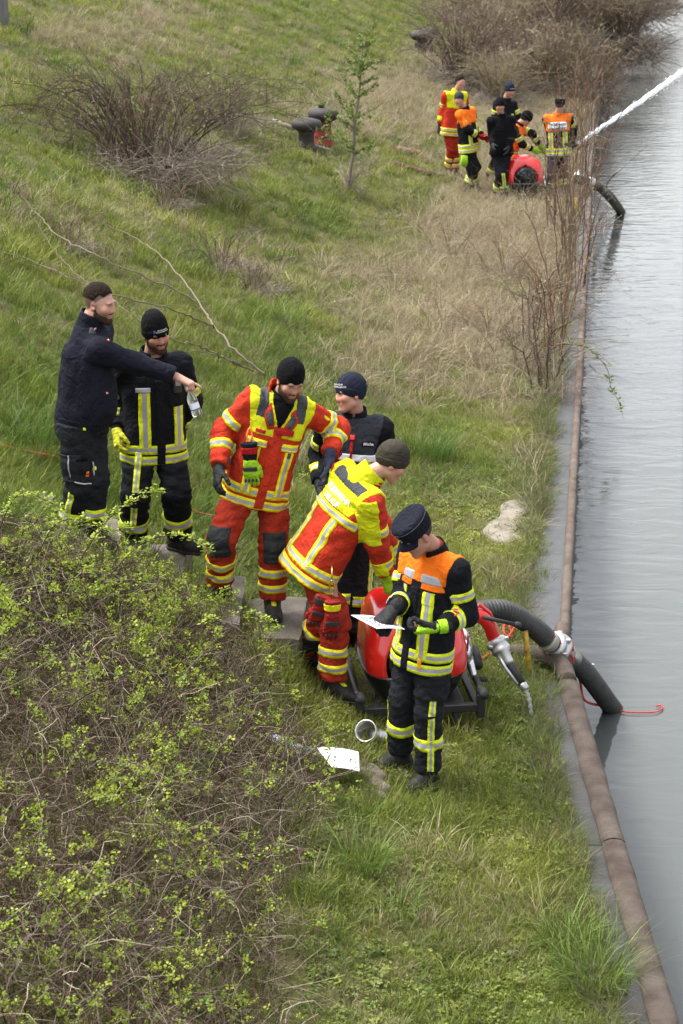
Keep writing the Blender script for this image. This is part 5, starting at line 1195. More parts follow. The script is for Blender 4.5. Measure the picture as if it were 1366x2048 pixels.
p = far_person('b_nav', 'person in black jacket and navy beanie behind the distant man all in black', 37.9, (1003, 268, 0), (1011, 203, 0), (1019, 181, -.05), 35, 30, 18, 0,
    [((985, 240, .05), (988, 268, -.05)), ((1034, 238, .05), (1030, 262, -.05))], [((990, 316, -.05), (978, 356, .0)), ((1004, 318, -.05), (996, 362, 0))], None, seed=13, foot_yaw=(10, 30))
p.jacket(G['c'], C_BLACK, JST(p.tl, -.18), collar=(-.02, .08, .09, .02, C_BLACK, 0))
for i in (0, 1): sleeve_band(p, i, 0, .5, .08, C_STR); sleeve_band(p, i, 1, .6, .07, C_STR)
p.tpatch('reflective_stripe', .07, .15, .1, .40, 1, C_STR, .008, nz=20, vertical=True)
p.trousers(G['c'], C_BLACK, .108); leg_bands(p, (.72,), .10, C_STR); p.boots(.014); p.gloves(G['g'], (C_GLOVEL, C_GLOVEB)); b = p.beanie(.012, C_BEANN, rise=.115); p.head_text('FEUERWEHR', 0, .066, .02, C_WHITE, b, slope=.1)
p = far_person('b_black', 'person all in black with black beanie in front of the distant red pump', 35.9, (1003, 299, 0), (1003, 235, 0), (1000, 212, -.04), 12, 5, 8, 0,
    [((984, 268, .0), (986, 290, -.18)), ((1022, 268, .02), (1016, 296, -.15))], [((998, 346, -.05), (994, 386, .05)), ((1009, 348, -.05), (1010, 389, -.05))], None, seed=14, foot_yaw=(5, 35), tone=(.42, .24, .17))
p.jacket(G['c'], C_BEAN, JST(p.tl, -.1), collar=(-.02, .08, .09, .02, C_BEAN, 0)); p.trousers(G['c'], C_BLACK, .112); leg_bands(p, (.72,), .10, C_STR)
p.along(p.legF[1], p.kn[1], p.an[1], -.1, .6, 10, .06, C_STR, n=14); p.boots(.014); p.gloves(G['g'], (C_GLOVEB, C_GLOVEB)); p.beanie(.012, C_BEAN, rise=.115)
p = far_person('b_bend', 'person with orange back and black beanie bending over the distant red pump', 36.6, (1018, 302, 0), (1036, 252, 0), (1052, 238, -.05), 68, 62, 40, 0,
    [((1044, 286, -.18), (1066, 299, -.1)), ((1062, 272, .1), (1078, 290, .05))], [((1020, 338, -.05), (1018, 376, 0)), ((1034, 338, .05), (1036, 374, .1))], None, seed=15, foot_yaw=(50, 70))
p.jacket(G['c'], C_BLACK, JST(p.tl, -.15), collar=(-.02, .08, .09, .02, C_BLACK, 0)); p.shell('orange_yoke', p.jackF, yoke_region(p, .05, .05, .2), G['c'], C_ORG, .006)
for z in (.0, -.10): p.hoop(z, .075, C_STR, .010, 40)
for i in (0, 1): sleeve_band(p, i, 0, .7, .075, C_STR); sleeve_band(p, i, 1, .5, .075, C_STR)
p.trousers(G['c'], C_BLACK, .108); leg_bands(p, (.7,), .10, C_STR); p.boots(.014); p.gloves(G['g'], (C_GLOVEL, C_GLOVEL)); p.beanie(.012, C_BEAN, rise=.120)
p = far_person('b_back', 'person with lettered orange back and dark cap, seen from behind, spraying water', 36.5, (1117, 293, 0), (1115, 232, 0), (1120, 212, -.02), 172, 158, 6, 0,
    [((1143, 258, .05), (1146, 284, .1)), ((1094, 262, .1), (1118, 280, .3))], [((1126, 338, 0), (1130, 382, 0)), ((1106, 338, 0), (1104, 382, 0))], None, seed=16, shw=.2, foot_yaw=(160, 190))
p.jacket(G['c'], C_BLACK, JST(p.tl, -.16, 1.05), collar=(-.02, .06, .09, .02, C_ORG, 0)); p.shell('orange_yoke', p.jackF, yoke_region(p, .30, .28, .235), G['c'], C_ORG, .006)
p.tpatch('lettered_panel', -.18, .18, .31, .46, -1, mat('white_panel', (.72, .76, .80), .5), .016, nx=20); p.text('Feuerwehr', 0, .418, .085, -1, C_BLACKP, .021, stretch=.86); p.text('Hafenlohr', 0, .345, .085, -1, C_BLACKP, .021, stretch=.86)
for q in (-1, 1): p.tpatch('reflective_stripe', q * .13 - .045, q * .13 + .045, -.06, .275, -1, C_STR, .008, nz=30, vertical=True)
for z in (-.13, -.055): p.hoop(z, .078, C_STR, .008, 40)
for i in (0, 1): sleeve_band(p, i, 0, .5, .09, C_STR)
p.trousers(G['c'], cloth('dark_blue_trouser_cloth', (.02, .026, .045)), .108); leg_bands(p, (.72,), .11, C_STR); p.boots(.014); p.gloves(G['g'], (C_GLOVEB, C_GLOVEB))
solid('cap', Field([loft(p.hp(0, -.014, .05), p.H, [(-.02, .088, .108, 0), (.05, .092, .112, 0), (.075, .09, .11, 0)], .01), cone(p.hp(-.05, .10, .035), p.hp(.05, .10, .035), .03, .03, .01, flat=p.H[2], e=.3)]), .011, C_NAVY, p.root, p.base)
p.hair(.010, C_HAIRG, front=.1, nape=-.06, thick=.004, top=0)

for p in people.values(): p.finish()
# ================================================================ steps, pumps, hoses and the small things
m_step = mat('old_concrete', (.165, .140, .115), .9, var=.6, vscale=5, bump=.9, bscale=60, col2=(.075, .062, .046), detail=10)
st = empty('concrete_steps', (-1.0, 12.7, .4)); tag(st, 'old concrete steps running down the bank under the standing men', 'steps'); sb_ = st.location[:]
def slab(x0, x1, y0, y1, zt, hgt, tilt, seed):
    r = np.random.default_rng(seed); mb = MB(); n = 7; X = np.linspace(x0, x1, n); Yv = np.linspace(y0, y1, 8); top = []
    for j, y in enumerate(Yv):
        for i, x in enumerate(X):
            e = (i in (0, n - 1)) + (j in (0, 7)); top.append((x + r.normal(0, .008) * e + tilt * (y - y0), y + r.normal(0, .008), zt + r.normal(0, .004) - .012 * e))
    top = np.array(top).reshape(8, n, 3); gi_ = np.arange(8 * n).reshape(8, n); mb.add(top.reshape(-1, 3), [(gi_[j, i], gi_[j, i + 1], gi_[j + 1, i + 1], gi_[j + 1, i]) for j in range(7) for i in range(n - 1)])
    rim = [(0, i) for i in range(n)] + [(j, n - 1) for j in range(1, 8)] + [(7, i) for i in range(n - 2, -1, -1)] + [(j, 0) for j in range(6, 0, -1)]; m_ = len(rim)
    T = np.array([top[q] for q in rim]); B = T + r.normal(0, .006, T.shape); B[:, 2] = zt - hgt * .12; Bb = B.copy(); Bb[:, 2] = zt - hgt
    mb.add(np.concatenate([T, B, Bb]), [(k + o, k + m_ + o, (k + 1) % m_ + m_ + o, (k + 1) % m_ + o) for o in (0, m_) for k in range(m_)])
    return auto_smooth(mb.build('step', m_step, st, sb_), 40)
slab(-.66, -.27, 12.30, 13.10, .665, .5, .03, 1); slab(-1.08, -.67, 12.25, 13.2, .79, .45, .0, 2); slab(-1.52, -1.09, 12.35, 13.45, .94, .45, .0, 3)
slab(-2.02, -1.53, 12.2, 13.4, 1.14, .45, .0, 4); slab(-2.55, -2.03, 12.2, 13.5, 1.30, .45, .0, 5); slab(-3.15, -2.56, 12.2, 13.6, 1.52, .5, .0, 6)
# sunken slab of bare concrete in the path
def flat_stone(name, label, cat, pts, m, th=.03, lift_=.02):
    P = np.array([at_ground(x, y, 0) for x, y in pts]); P = spline(np.vstack([P, P[:1]]), 4)[:-1]; c = P.mean(0); P[:, 2] = c[2] + lift_ + .3 * (P[:, 2] - c[2]); n = len(P); mb = MB()
    mb.add(np.vstack([P, c + (0, 0, lift_ + .004)]), [(k, (k + 1) % n, n) for k in range(n)]); Q = P + (P - c) * .03; Q[:, 2] -= th; mb.add(np.vstack([P, Q]), [(k, k + n, (k + 1) % n + n, (k + 1) % n) for k in range(n)])
    o = mb.build(name, m, None, None, True); return tag(o, label, cat)
flat_stone('concrete_slab', 'bare pale concrete slab showing through the grass of the quay path', 'slab', [(962, 1068), (982, 1046), (1000, 1034), (1002, 1014), (1030, 1002), (1068, 1004), (1062, 1024), (1044, 1036), (1056, 1058), (1042, 1082), (1000, 1089)], mat('pale_concrete', (.235, .205, .170), .9, var=.45, vscale=7, bump=.5, bscale=70, col2=(.13, .105, .075), detail=9))

# ---------------------------------------------------------------- portable pump
M_HOOD = mat('red_gloss_paint', (.58, .012, .010), .22, var=.06, vscale=3, coat=.5); M_BLK = mat('black_gloss_plastic', (.010, .010, .011), .28, coat=.2); M_FRAME = mat('black_frame', (.012, .012, .013), .5, bump=.15, bscale=200); M_RUB = mat('black_rubber', (.015, .015, .016), .7, bump=.2, bscale=150)
M_ALU = mat('cast_aluminium', (.56, .56, .55), .38, metal=.85, var=.25, vscale=25, bump=.15, bscale=120); M_CHR = mat('silver_exhaust', (.60, .61, .62), .25, metal=.9)
def Rz(a): return np.array(Matrix.Rotation(a, 3, 'Z'))
def make_pump(label, loc, yaw, h, detail=True):
    root = empty('fire_pump', loc, 0); tag(root, label, 'pump'); b = np.array(loc, float); R = Rz(yaw); w = lambda x, y, z: b + R @ np.array((x, y, z)); Mx = R.T; Bs = b
    hood = [loft(b, Mx, [(.30, .345, .40, 0), (.38, .352, .405, 0), (.47, .345, .395, .01), (.58, .322, .36, .03), (.66, .292, .31, .05), (.705, .255, .26, .06), (.735, .17, .19, .06), (.745, .10, .13, .06)], .01, pw=4.6), cone(w(0, -.56, .38), w(0, -.33, .38), .225, .215, .02, 's'), cone(w(0, -.42, .55), w(0, .44, .75), .02, .02, .05, 's')]
    # shoulder lines pressed into the hood
    hood += [ell(w(.405, -.05, .58), Mx, (.11, .30, .04), .02, 's'), ell(w(-.405, -.05, .58), Mx, (.11, .30, .04), .02, 's')]
    solid('hood', Field(hood), h, M_HOOD, root, Bs)
    tub = [loft(b, Mx, [(.10, .26, .33, 0), (.16, .30, .36, 0), (.24, .335, .39, 0), (.293, .343, .397, 0)], .01, pw=3.2), cone(w(0, -.52, .38), w(0, -.34, .38), .205, .205, .02, 's')]; solid('tub', Field(tub), h, M_BLK, root, Bs)
    mb = MB(); P = []
    for t in np.linspace(0, 2 * np.pi, 48, endpoint=False):
        c_, s_ = math.cos(t), math.sin(t); e = 2 / 3.3; P.append(w(.350 * np.sign(c_) * abs(c_) ** e, .405 * np.sign(s_) * abs(s_) ** e, .298))
    mb.tube(P, .009, 6, closed=True); mb.build('seal_strip', mat('grey_seal', (.09, .11, .12), .5), root, Bs, True)
    f = MB(); f.lathe(w(0, -.345, .40), R @ np.array((0, 1, 0)), [(0, .19), (.05, .185), (.06, .05)], 28); fo = f.build('fan_housing', M_BLK, root, Bs, True)
    f = MB(); f.tube([w(.19 * math.cos(t), -.372, .40 + .19 * math.sin(t)) for t in np.linspace(0, 2 * np.pi, 40, endpoint=False)], .011, 6, closed=True); f.lathe(w(0, -.40, .40), R @ np.array((0, 1, 0)), [(0, .05), (.05, .065)], 18); f.build('fan_rim', M_RUB, root, Bs, True)
    for k in range(10 if detail else 6):
        t = k * 2 * np.pi / (10 if detail else 6); f = MB(); f.tube([w(.05 * math.cos(t), -.375, .40 + .05 * math.sin(t)), w(.185 * math.cos(t + .35), -.37, .40 + .185 * math.sin(t + .35))], .007, 5); f.build('fan_spoke', M_RUB, root, Bs, True)
    for q in (-1, 1):
        f = MB(); f.tube([w(q * .40, -.46, .20), w(q * .415, -.30, .19), w(q * .415, .34, .19), w(q * .40, .48, .20)], .026, 8); f.build('carry_bar', M_FRAME, root, Bs, True)
        for y in (-.44, .44):
            f = MB(); f.tube([w(q * .405, y, .21), w(q * .405, y * 1.12, .235), w(q * .405, y * 1.32, .235)], .030, 8); f.build('grip', M_RUB, root, Bs, True)
            f = MB(); f.box(w(q * .405, y, .115), (.055, .06, .17), R, bev=.008); f.build('frame_post', M_FRAME, root, Bs)
            f = MB(); f.box(w(q * .25, y * .95, .03), (.06, .075, .12), R, bev=.01); f.build('foot', M_RUB, root, Bs)
        f = MB(); f.box(w(q * .40, 0, .055), (.045, .92, .04), R, bev=.006); f.build('base_rail', M_FRAME, root, Bs)
    f = MB(); f.box(w(0, 0, .085), (.62, .80, .05), R, bev=.01); f.build('base_tray', M_FRAME, root, Bs)
    for y in (-.44, .44):
        f = MB(); f.box(w(0, y, .10), (.80, .045, .055), R, bev=.006); f.build('cross_bar', M_FRAME, root, Bs)
    solid('exhaust', Field([ell(w(.36, .02, .36), Mx, (.055, .19, .115), .02), cone(w(.385, -.10, .30), w(.40, -.16, .22), .03, .026, .02)]), max(h * .7, .008), M_CHR, root, Bs)
    f = MB(); f.tube([w(.44, -.12, .26), w(.44, .06, .31)], .035, 9); f.tube([w(.44, -.14, .17), w(.50, -.14, .17)], .018, 8); f.build('side_handle', M_RUB, root, Bs, True)
    f = MB(); f.box(w(.352, -.20, .47), (.006, .05, .13), R @ np.array(Matrix.Rotation(.25, 3, 'X')), bev=.002); f.build('side_vent', mat('grey_vent', (.25, .13, .13), .4), root, Bs)
    return root, w
pump, PW = make_pump('red portable fire pump with black frame in the grass beside the man reading', (.475, 12.62, gz(.45, 12.6) + .005), math.radians(6), .011)
f = MB(); f.tube([PW(-.20, -.405, .47), PW(-.13, -.44, .50), PW(-.10, -.43, .43), PW(-.16, -.41, .38)], .012, 7); f.build('grab_handle', M_RUB, pump, pump.location[:], True)
f = MB(); f.tube(spline([PW(-.10, -.40, .40), PW(-.06, -.43, .28), PW(.0, -.43, .19), PW(.08, -.42, .16)], 8), .006, 5); f.build('cable', mat('grey_cable', (.22, .22, .22), .5), pump, pump.location[:], True)

# outlet elbow, coupling and nozzle
E0 = at_y(926, 1243, 12.62); E1 = at_y(952, 1229, 12.62); E2 = at_y(976, 1246, 12.64); E3 = at_y(990, 1280, 12.68); TIP = at_z(1052, 1380, .20)
br = empty('branch_pipe', E0); tag(br, 'red elbow with silver coupling and black nozzle pointing down at the grass', 'nozzle'); bb = E0
f = MB(); f.tube(spline([E0, E1, E2, E3], 8), .048, 16); f.build('elbow', M_HOOD, br, bb, True)
f = MB(); f.lathe(E0 - nrm(E1 - E0) * .03, nrm(E1 - E0), [(0, .035), (.02, .040), (.05, .036)], 14); f.build('yellow_collar', mat('yellow_plastic', (.75, .45, .01), .4), br, bb, True)
f = MB(); f.tube([E1 + (0, 0, .035), E1 + (.02, 0, .075), E2 + (.01, 0, .075), E2 + (.03, 0, .03)], .012, 7); f.build('elbow_lug', M_HOOD, br, bb, True)
f = MB(); h0 = at_y(966, 1234, 12.58); h1 = at_y(1036, 1250, 12.62); f.tube([h0, h0 + (h1 - h0) * .93], .014, 8); f.lathe(h0 + (h1 - h0) * .90, nrm(h1 - h0), [(0, .014), (.01, .022), (.04, .022), (.05, .012)], 10); f.build('lever', M_RUB, br, bb, True)
dn = nrm(TIP - E3); LN = np.linalg.norm(TIP - E3)
f = MB(); f.lathe(E3 - dn * .01, dn, [(0, .050), (.012, .072), (.045, .074), (.05, .064), (.075, .064), (.08, .070), (.10, .066), (.12, .045), (.18, .036), (.20, .034)], 24); f.build('coupling', M_ALU, br, bb, True)
for a in (0, 2.1, 4.2):
    f = MB(); u_ = nrm(np.cross(dn, (0, 0, 1))); v_ = np.cross(dn, u_); f.box(E3 + dn * .03 + (u_ * math.cos(a) + v_ * math.sin(a)) * .074, (.03, .03, .022), None, bev=.005); f.build('coupling_lug', M_ALU, br, bb)
f = MB(); f.lathe(E3 + dn * .19, dn, [(0, .034), (.04, .030), (.06, .031), (LN * .40, .029)], 16); f.build('grip_sleeve', M_RUB, br, bb, True)
f = MB(); f.lathe(E3 + dn * (.19 + LN * .40), dn, [(0, .031), (.015, .026), (LN - .26 - LN * .40, .021), (LN - .235 - LN * .40, .030), (LN - .20 - LN * .40, .030), (LN - .19 - LN * .40, .018)], 16); f.build('nozzle_tip', M_ALU, br, bb, True)
f = MB(); f.tube([E3 + dn * .10 + u_ * .05, E3 + dn * .20 + u_ * .06, E3 + dn * .34 + u_ * .045], .012, 7); f.build('shut_off_lever', M_ALU, br, bb, True)
m_wet = bpy.data.materials.new('running_water'); m_wet.use_nodes = True; q_ = m_wet.node_tree.nodes['Principled BSDF']; q_.inputs['Base Color'].default_value = (.85, .88, .90, 1); q_.inputs['Roughness'].default_value = .15; q_.inputs['Transmission Weight'].default_value = .75; q_.inputs['IOR'].default_value = 1.33
f = MB(); r_ = np.random.default_rng(4); tp_ = TIP + dn * .0; f.tube(spline([tp_, tp_ + dn * .04 + (0, 0, -.02), tp_ + dn * .07 + (0, 0, -.09), tp_ + dn * .09 + (.005, 0, -.17)], 6), [.012 * (1 + .4 * math.sin(k * 2.1)) for k in range(19)], 8)
for _ in range(26):
    c = tp_ + dn * .09 + np.array((r_.normal(0, .06), r_.normal(0, .05), -.16 + abs(r_.normal(0, .03)))); f.lathe(c, (0, 0, 1), [(-.006, .002), (0, .007), (.006, .002)], 6)
tag(f.build('water_drip', m_wet, None, None, True), 'thin stream of water dripping from the nozzle into the grass', 'water')

# suction hose with corrugations
def corrugated(pts, r, pitch=.028, n=16, amp=.0065):
    C_ = spline(pts, 60); seg = np.r_[0, np.cumsum(np.linalg.norm(np.diff(C_, axis=0), axis=1))]; N = int(seg[-1] / pitch * 5); s_ = np.linspace(0, seg[-1], N); P = np.stack([np.interp(s_, seg, C_[:, i]) for i in range(3)], -1)
    mb = MB(); mb.tube(P, r + amp * np.sign(np.sin(s_ / pitch * 2 * np.pi)) * np.abs(np.sin(s_ / pitch * 2 * np.pi)) ** .6, n); return mb, P
m_hose = mat('ribbed_hose_rubber', (.042, .042, .038), .6, var=.35, vscale=12, bump=.2, bscale=80, col2=(.022, .022, .022)); m_hose2 = mat('mossy_hose_rubber', (.085, .08, .055), .7, var=.5, vscale=9, bump=.3, bscale=60, col2=(.035, .033, .026))
H0 = at_y(915, 1240, 13.05); H1 = at_y(960, 1222, 13.15); H2 = at_y(1010, 1222, 13.25); H3 = at_y(1062, 1250, 13.40); H4 = at_y(1104, 1287, 13.52); H5 = at_y(1140, 1312, 13.66); H6 = at_y(1176, 1350, 13.85); H7 = at_z(1226, 1418, -.75); H8 = H7 + nrm(H7 - H6) * .5
sh_ = empty('suction_hose', H0); tag(sh_, 'thick black ribbed suction hose from the near pump over the quay into the canal', 'hose')
mb, _ = corrugated([H0, H1, H2, H3, H4], .072); mb.build('hose_section', m_hose, sh_, H0, True)
mb, _ = corrugated([H5 + nrm(H6 - H5) * .06, H6, H7, H8], .070); mb.build('hose_section', m_hose, sh_, H0, True)
cd = nrm(H5 - H4); mb = MB(); mb.lathe(H4 - cd * .02, cd, [(-.06, .080), (-.055, .0815), (-.01, .0815), (0, .079)], 24); mb.build('hose_clamp', mat('pale_band', (.32, .31, .26), .5, metal=.3), sh_, H0, True)
mb = MB(); mb.lathe(H4, cd, [(0, .080), (.01, .10), (.04, .106), (.045, .098), (.07, .098), (.075, .112), (.105, .112), (.11, .098), (.13, .095), (.135, .088), (.21, .078)], 28); mb.build('coupling', M_ALU, sh_, H0, True)
u_ = nrm(np.cross(cd, (0, 0, 1))); v_ = np.cross(cd, u_)
for a in np.arange(6) * 1.047 + .3:
    mb = MB(); mb.box(H4 + cd * .06 + (u_ * math.cos(a) + v_ * math.sin(a)) * .105, (.04, .04, .03), None, bev=.007); mb.build('coupling_lug', M_ALU, sh_, H0)
mb = MB(); c = H6 + (0, 0, .075); mb.box(c, (.03, .08, .02), Rz(.6), bev=.006); mb.tube([c + (-.02, .03, 0), c + (.04, -.03, .02)], .007, 6); mb.build('hose_buckle', M_CHR, sh_, H0)
# ropes
m_rope = mat('red_rope', (.52, .030, .020), .8, bump=.6, bscale=300)
def rope(label, P, r=.006, n=7, m=None):
    mb = MB(); mb.tube(spline(P, n), r, 6); return tag(mb.build('rope', m or m_rope, None, None, True), label, 'rope')
ring = [H4 + cd * .15 + (u_ * math.cos(a) + v_ * math.sin(a)) * .098 + cd * .03 * math.sin(a * 2) for a in np.linspace(.2, 6.0, 16)]
rope('red rope looped round the silver hose coupling and down into the canal', [at_y(1108, 1276, 13.45) + (0, 0, .02)] + ring + [H5 + (.0, .0, .06), H6 + (-.06, .0, -.04), H6 + (.0, .1, -.25), H7 + (-.05, -.02, .03), H7 + (.07, -.02, .006)], .010)
rope('slack red rope floating on the water past the suction hose', [at_z(1228, 1419, -.735), at_z(1255, 1424, -.735), at_z(1285, 1425, -.735), at_z(1310, 1424, -.735), at_z(1324, 1418, -.735), at_z(1322, 1411, -.735), at_z(1312, 1412, -.735)], .006)
g_ = lambda x, y, dz=.03: at_ground(x, y, dz)
rope('red rope tangled in the grass between the nozzle and the pump', [g_(940, 1330), g_(962, 1318), g_(990, 1300), g_(1018, 1272, .06), g_(1030, 1250, .10), g_(1022, 1243, .12), g_(1008, 1252, .1), g_(1010, 1268, .07), g_(1024, 1272, .05), g_(1012, 1240, .08), g_(985, 1236, .12)], .009)
rope('orange red rope trailing through the grass behind the standing men', [at_ground(x, y, .07) for x, y in ((-20, 882), (30, 897), (75, 906), (140, 920), (205, 945), (250, 968), (320, 985), (385, 1020), (430, 1032))], .0055, m=mat('orange_rope', (.60, .085, .03), .8, bump=.6, bscale=300))
rope('taut red rope running through the grass to the near pump', [at_ground(x, y, .12) for x, y in ((700, 1150), (735, 1172), (775, 1195), (800, 1212))], .009)
# yellow posts
m_yel = mat('chipped_yellow_paint', (.62, .42, .02), .6, var=.9, vscale=26, bump=.4, bscale=90, col2=(.12, .07, .035), detail=8)
def post(label, px, y0, y1, r):
    B = at_ground(px[0], y0); T = at_y(px[1], y1, B[1]); mb = MB(); mb.tube([B - (0, 0, .1), B + (T - B) * .5, T], r, 10); tag(mb.build('marker_post', m_yel, None, None, True), label, 'post')
post('short rusty yellow marker post in the grass under the nozzle', (1060, 1050), 1350, 1262, .022); post('small yellow marker post beside the distant suction hose', (1150, 1151), 440, 396, .04)
# silver reducer lying in the grass
cB = at_ground(742, 1468, .07); ax_ = nrm((-.35, -.75, .55)); ax2 = nrm((.9, .1, -.22)); mb = MB(); mb.lathe(cB + ax_ * .01, ax_, [(-.05, .052), (0, .056), (.05, .066), (.085, .070), (.088, .074), (.094, .074), (.094, .066), (.06, .060), (.0, .05)], 26, caps=False)
mb.tube(spline([cB - ax_ * .0, cB - ax_ * .035 + ax2 * .03, cB + ax2 * .09 - ax_ * .045], 6), .045, 16); eb = cB + ax2 * .09 - ax_ * .045; mb.lathe(eb, ax2, [(0, .046), (.012, .056), (.02, .056), (.022, .050), (.04, .050)], 20)
o = mb.build('pipe_elbow', M_ALU, None, None, True); tag(o, 'silver pipe elbow with wide mouth lying in the grass before the near pump', 'pipe fitting')
mb = MB(); mb.lathe(eb, ax2, [(.022, .0525), (.042, .0525), (.044, .048)], 18); mb.build('rubber_seal', M_RUB, o, (0, 0, 0), True)
# papers
m_pap = mat('white_paper', (.80, .80, .84), .6); m_ink = mat('paper_ink', (.05, .05, .07), .7)
def paper(label, C4, lines=0, parent=None):
    C4 = np.array(C4, float); n = nrm(np.cross(C4[1] - C4[0], C4[3] - C4[0])); n = n if n[2] > 0 else -n; U = np.linspace(0, 1, 7)
    G_ = np.array([[(1 - v) * ((1 - u) * C4[0] + u * C4[1]) + v * ((1 - u) * C4[3] + u * C4[2]) + n * .012 * math.sin(u * 3) * (1 - v * .5) for u in U] for v in U]); mb = MB(); gi_ = np.arange(49).reshape(7, 7); q = [(gi_[j, i], gi_[j, i + 1], gi_[j + 1, i + 1], gi_[j + 1, i]) for j in range(6) for i in range(6)]
    mb.add(G_.reshape(-1, 3), q); mb.add(G_.reshape(-1, 3) - n * .002, [k[::-1] for k in q]); o = tag(mb.build('paper_sheet', m_pap, None, None, True), label, 'paper')
    r = np.random.default_rng(3); mb = MB()
    for k in range(lines):
        v = .12 + .76 * k / lines; x = .08
        while x < .9:
            wd = r.uniform(.03, .12); a = lambda u, vv: (1 - vv) * ((1 - u) * C4[0] + u * C4[1]) + vv * ((1 - u) * C4[3] + u * C4[2]) + n * (.012 * math.sin(u * 3) * (1 - vv * .5) + .002); hh = .35 / lines
            if r.uniform() < .85: mb.add([a(x, v), a(min(x + wd, .93), v), a(min(x + wd, .93), v + hh), a(x, v + hh)], [(0, 1, 2, 3)])
            x += wd + .025
    if lines: mb.build('print_lines', m_ink, o, (0, 0, 0))
    return o
paper('printed sheet of paper in the gloved hands of the man with the cap', [at_y(703, 1230, 11.30), at_y(812, 1258, 11.12), at_y(757, 1257, 10.98), at_y(703, 1232, 11.27)][:0] or [at_y(702, 1230, 11.16), at_y(780, 1240, 11.26), at_y(810, 1259, 11.06), at_y(754, 1257, 10.96)], 11)
paper('white sheet of paper lying on the dead brambles in the grass', [at_ground(x, y, .16) for x, y in ((633, 1494), (717, 1504), (719, 1543), (664, 1534))])
bottle('crumpled clear bottle lying beside the white paper, blue cap towards it', at_ground(620, 1500, .10), nrm((-.95, .2, .05)), mat('blue_cap', (.02, .12, .55), .4), .9, False)
bottle('clear bottle with blue label half hidden in the brambles', at_ground(585, 1492, .12), nrm((-.8, .5, .12)), mat('blue_cap', (.02, .12, .55), .4), .9, True)
m_sack = mat('wet_sacking', (.17, .145, .115), .95, var=.5, vscale=14, bump=.9, bscale=80, col2=(.08, .065, .05)); m_rag = mat('beige_rag', (.36, .29, .20), .95, var=.3, bump=.6, bscale=90)
def rag(name, label, pts, r, m, seed):
    rr = np.random.default_rng(seed); P = np.array([at_ground(x, y, .0) for x, y in pts]); prims = [cone(a, b_, r * rr.uniform(.8, 1.2), r * rr.uniform(.7, 1.1), .05, flat=(0, 0, 1), e=.55) for a, b_ in zip(P[:-1], P[1:])]
    o = solid(name, Field(prims, wrinkle(seed, .012, .07)), .011, m, None, np.zeros(3)); return tag(o, label, 'rag')
rag('sack', 'dark wet sacking heaped in the grass by the reading man', ((715, 1538), (740, 1552), (752, 1572), (757, 1590)), .085, m_sack, 5); rag('rag', 'twisted beige rag lying across the corner of the white paper', ((590, 1506), (612, 1508), (640, 1512), (655, 1518)), .035, m_rag, 6)
rag('glove_heap', 'bright red gloves showing through the brambles below the pointing man', ((95, 1112), (112, 1120), (118, 1134)), .045, mat('bright_red_cloth', (.72, .03, .02), .7, var=.3), 8)
rag('red_scrap', 'red cloth scrap deep in the brambles at the foot of the steps', ((140, 1163), (165, 1170), (192, 1172)), .03, mat('bright_red_cloth', (.72, .03, .02), .7, var=.3), 9)

# gloves hung on the two red suits
def hung_glove(label, W0, dirn, nrmv, side, m, mcuff, msx, sc, second=None, pads=None, cuffL=.11):
    r = empty('work_glove', W0); tag(r, label, 'gloves'); d = nrm(dirn); P = []
    fingers(P, W0, d, nrmv, side, (.25, .3, .3, .35), sc, (.45, .3), .004, .008); solid('glove_body', Field(P, wrinkle(77, .0015, .04)), .0055, m, r, W0)
    c = Field([cone(W0 - d * cuffL, W0 + d * .02, .058, .044, .01, cut0=True, flat=nrmv, e=.6)], wrinkle(78, .002, .05)); solid('gauntlet', c, .0065, mcuff, r, W0)
    b_ = Field([cone(W0 - d * (cuffL * .75), W0 - d * (cuffL * .75 - .045), .058, .053, .01, cut0=True, cut1=True, flat=nrmv, e=.64)]); solid('cuff_band', b_, .005, msx, r, W0)
    nn_ = nrm(nrmv); s_ = nrm(np.cross(d, nn_))
    mb = MB(); mb.box(W0 + d * .055 * sc - nn_ * .024, (.085 * sc, .030, .012), np.stack([s_, d, nn_]).T, bev=.004); mb.build('knuckle_pad', pads, r, W0)
    for k in range(4):
        mb = MB(); mb.box(W0 + d * .125 * sc - nn_ * .020 + s_ * (.033 - .022 * k) * sc, (.014, .022, .010), np.stack([s_, d, nn_]).T, bev=.003); mb.build('finger_pad', pads, r, W0)
    return r
C_GLR = cloth('dark_red_glove_leather', (.30, .014, .012), var=.5, rough=.55); B_ = people['bend']; gw = at_y(664, 1226, 12.08)
hung_glove('red gloves with black knuckle pads hung from a hook on the bending man', gw, (-.05, 0, -1), (-.25, 1, .1), (1, 0, 0), C_GLR, C_GLR, C_STRY[0], 1.18, pads=M_RUB, cuffL=.085)
hung_glove('second red glove half hidden behind the first on the bending man', gw + (-.075, .06, .03), (-.35, 0, -1), (-.1, 1, .1), (-1, 0, 0), C_GLR, C_GLR, M_RUB, 1.0, pads=M_RUB, cuffL=.07)
hk = gw + np.array((.0, .02, .115)); mb = MB(); mb.tube([hk + (.016 * math.cos(t), 0, .055 + .048 * math.sin(t)) for t in np.linspace(0, 2 * np.pi, 20, endpoint=False)], .0045, 6, closed=True); mb.tube([hk + (0, 0, .10), hk + (.0, .02, .15), hk + (.0, .05, .18)], .005, 6)
tag(mb.build('snap_hook', mat('gold_metal', (.62, .45, .12), .3, metal=.9), None, None, True), 'golden snap hook under the hem of the bending man', 'snap hook')
R_p = people['red']; gw2 = at_y(500, 918, 12.55); hung_glove('lime and black glove hanging on the chest of the man facing us', gw2, (.06, 0, -1), (.12, 1, .1), (1, 0, 0), C_GLOVEL, C_BLACK, C_REDP, 1.12, pads=M_RUB)
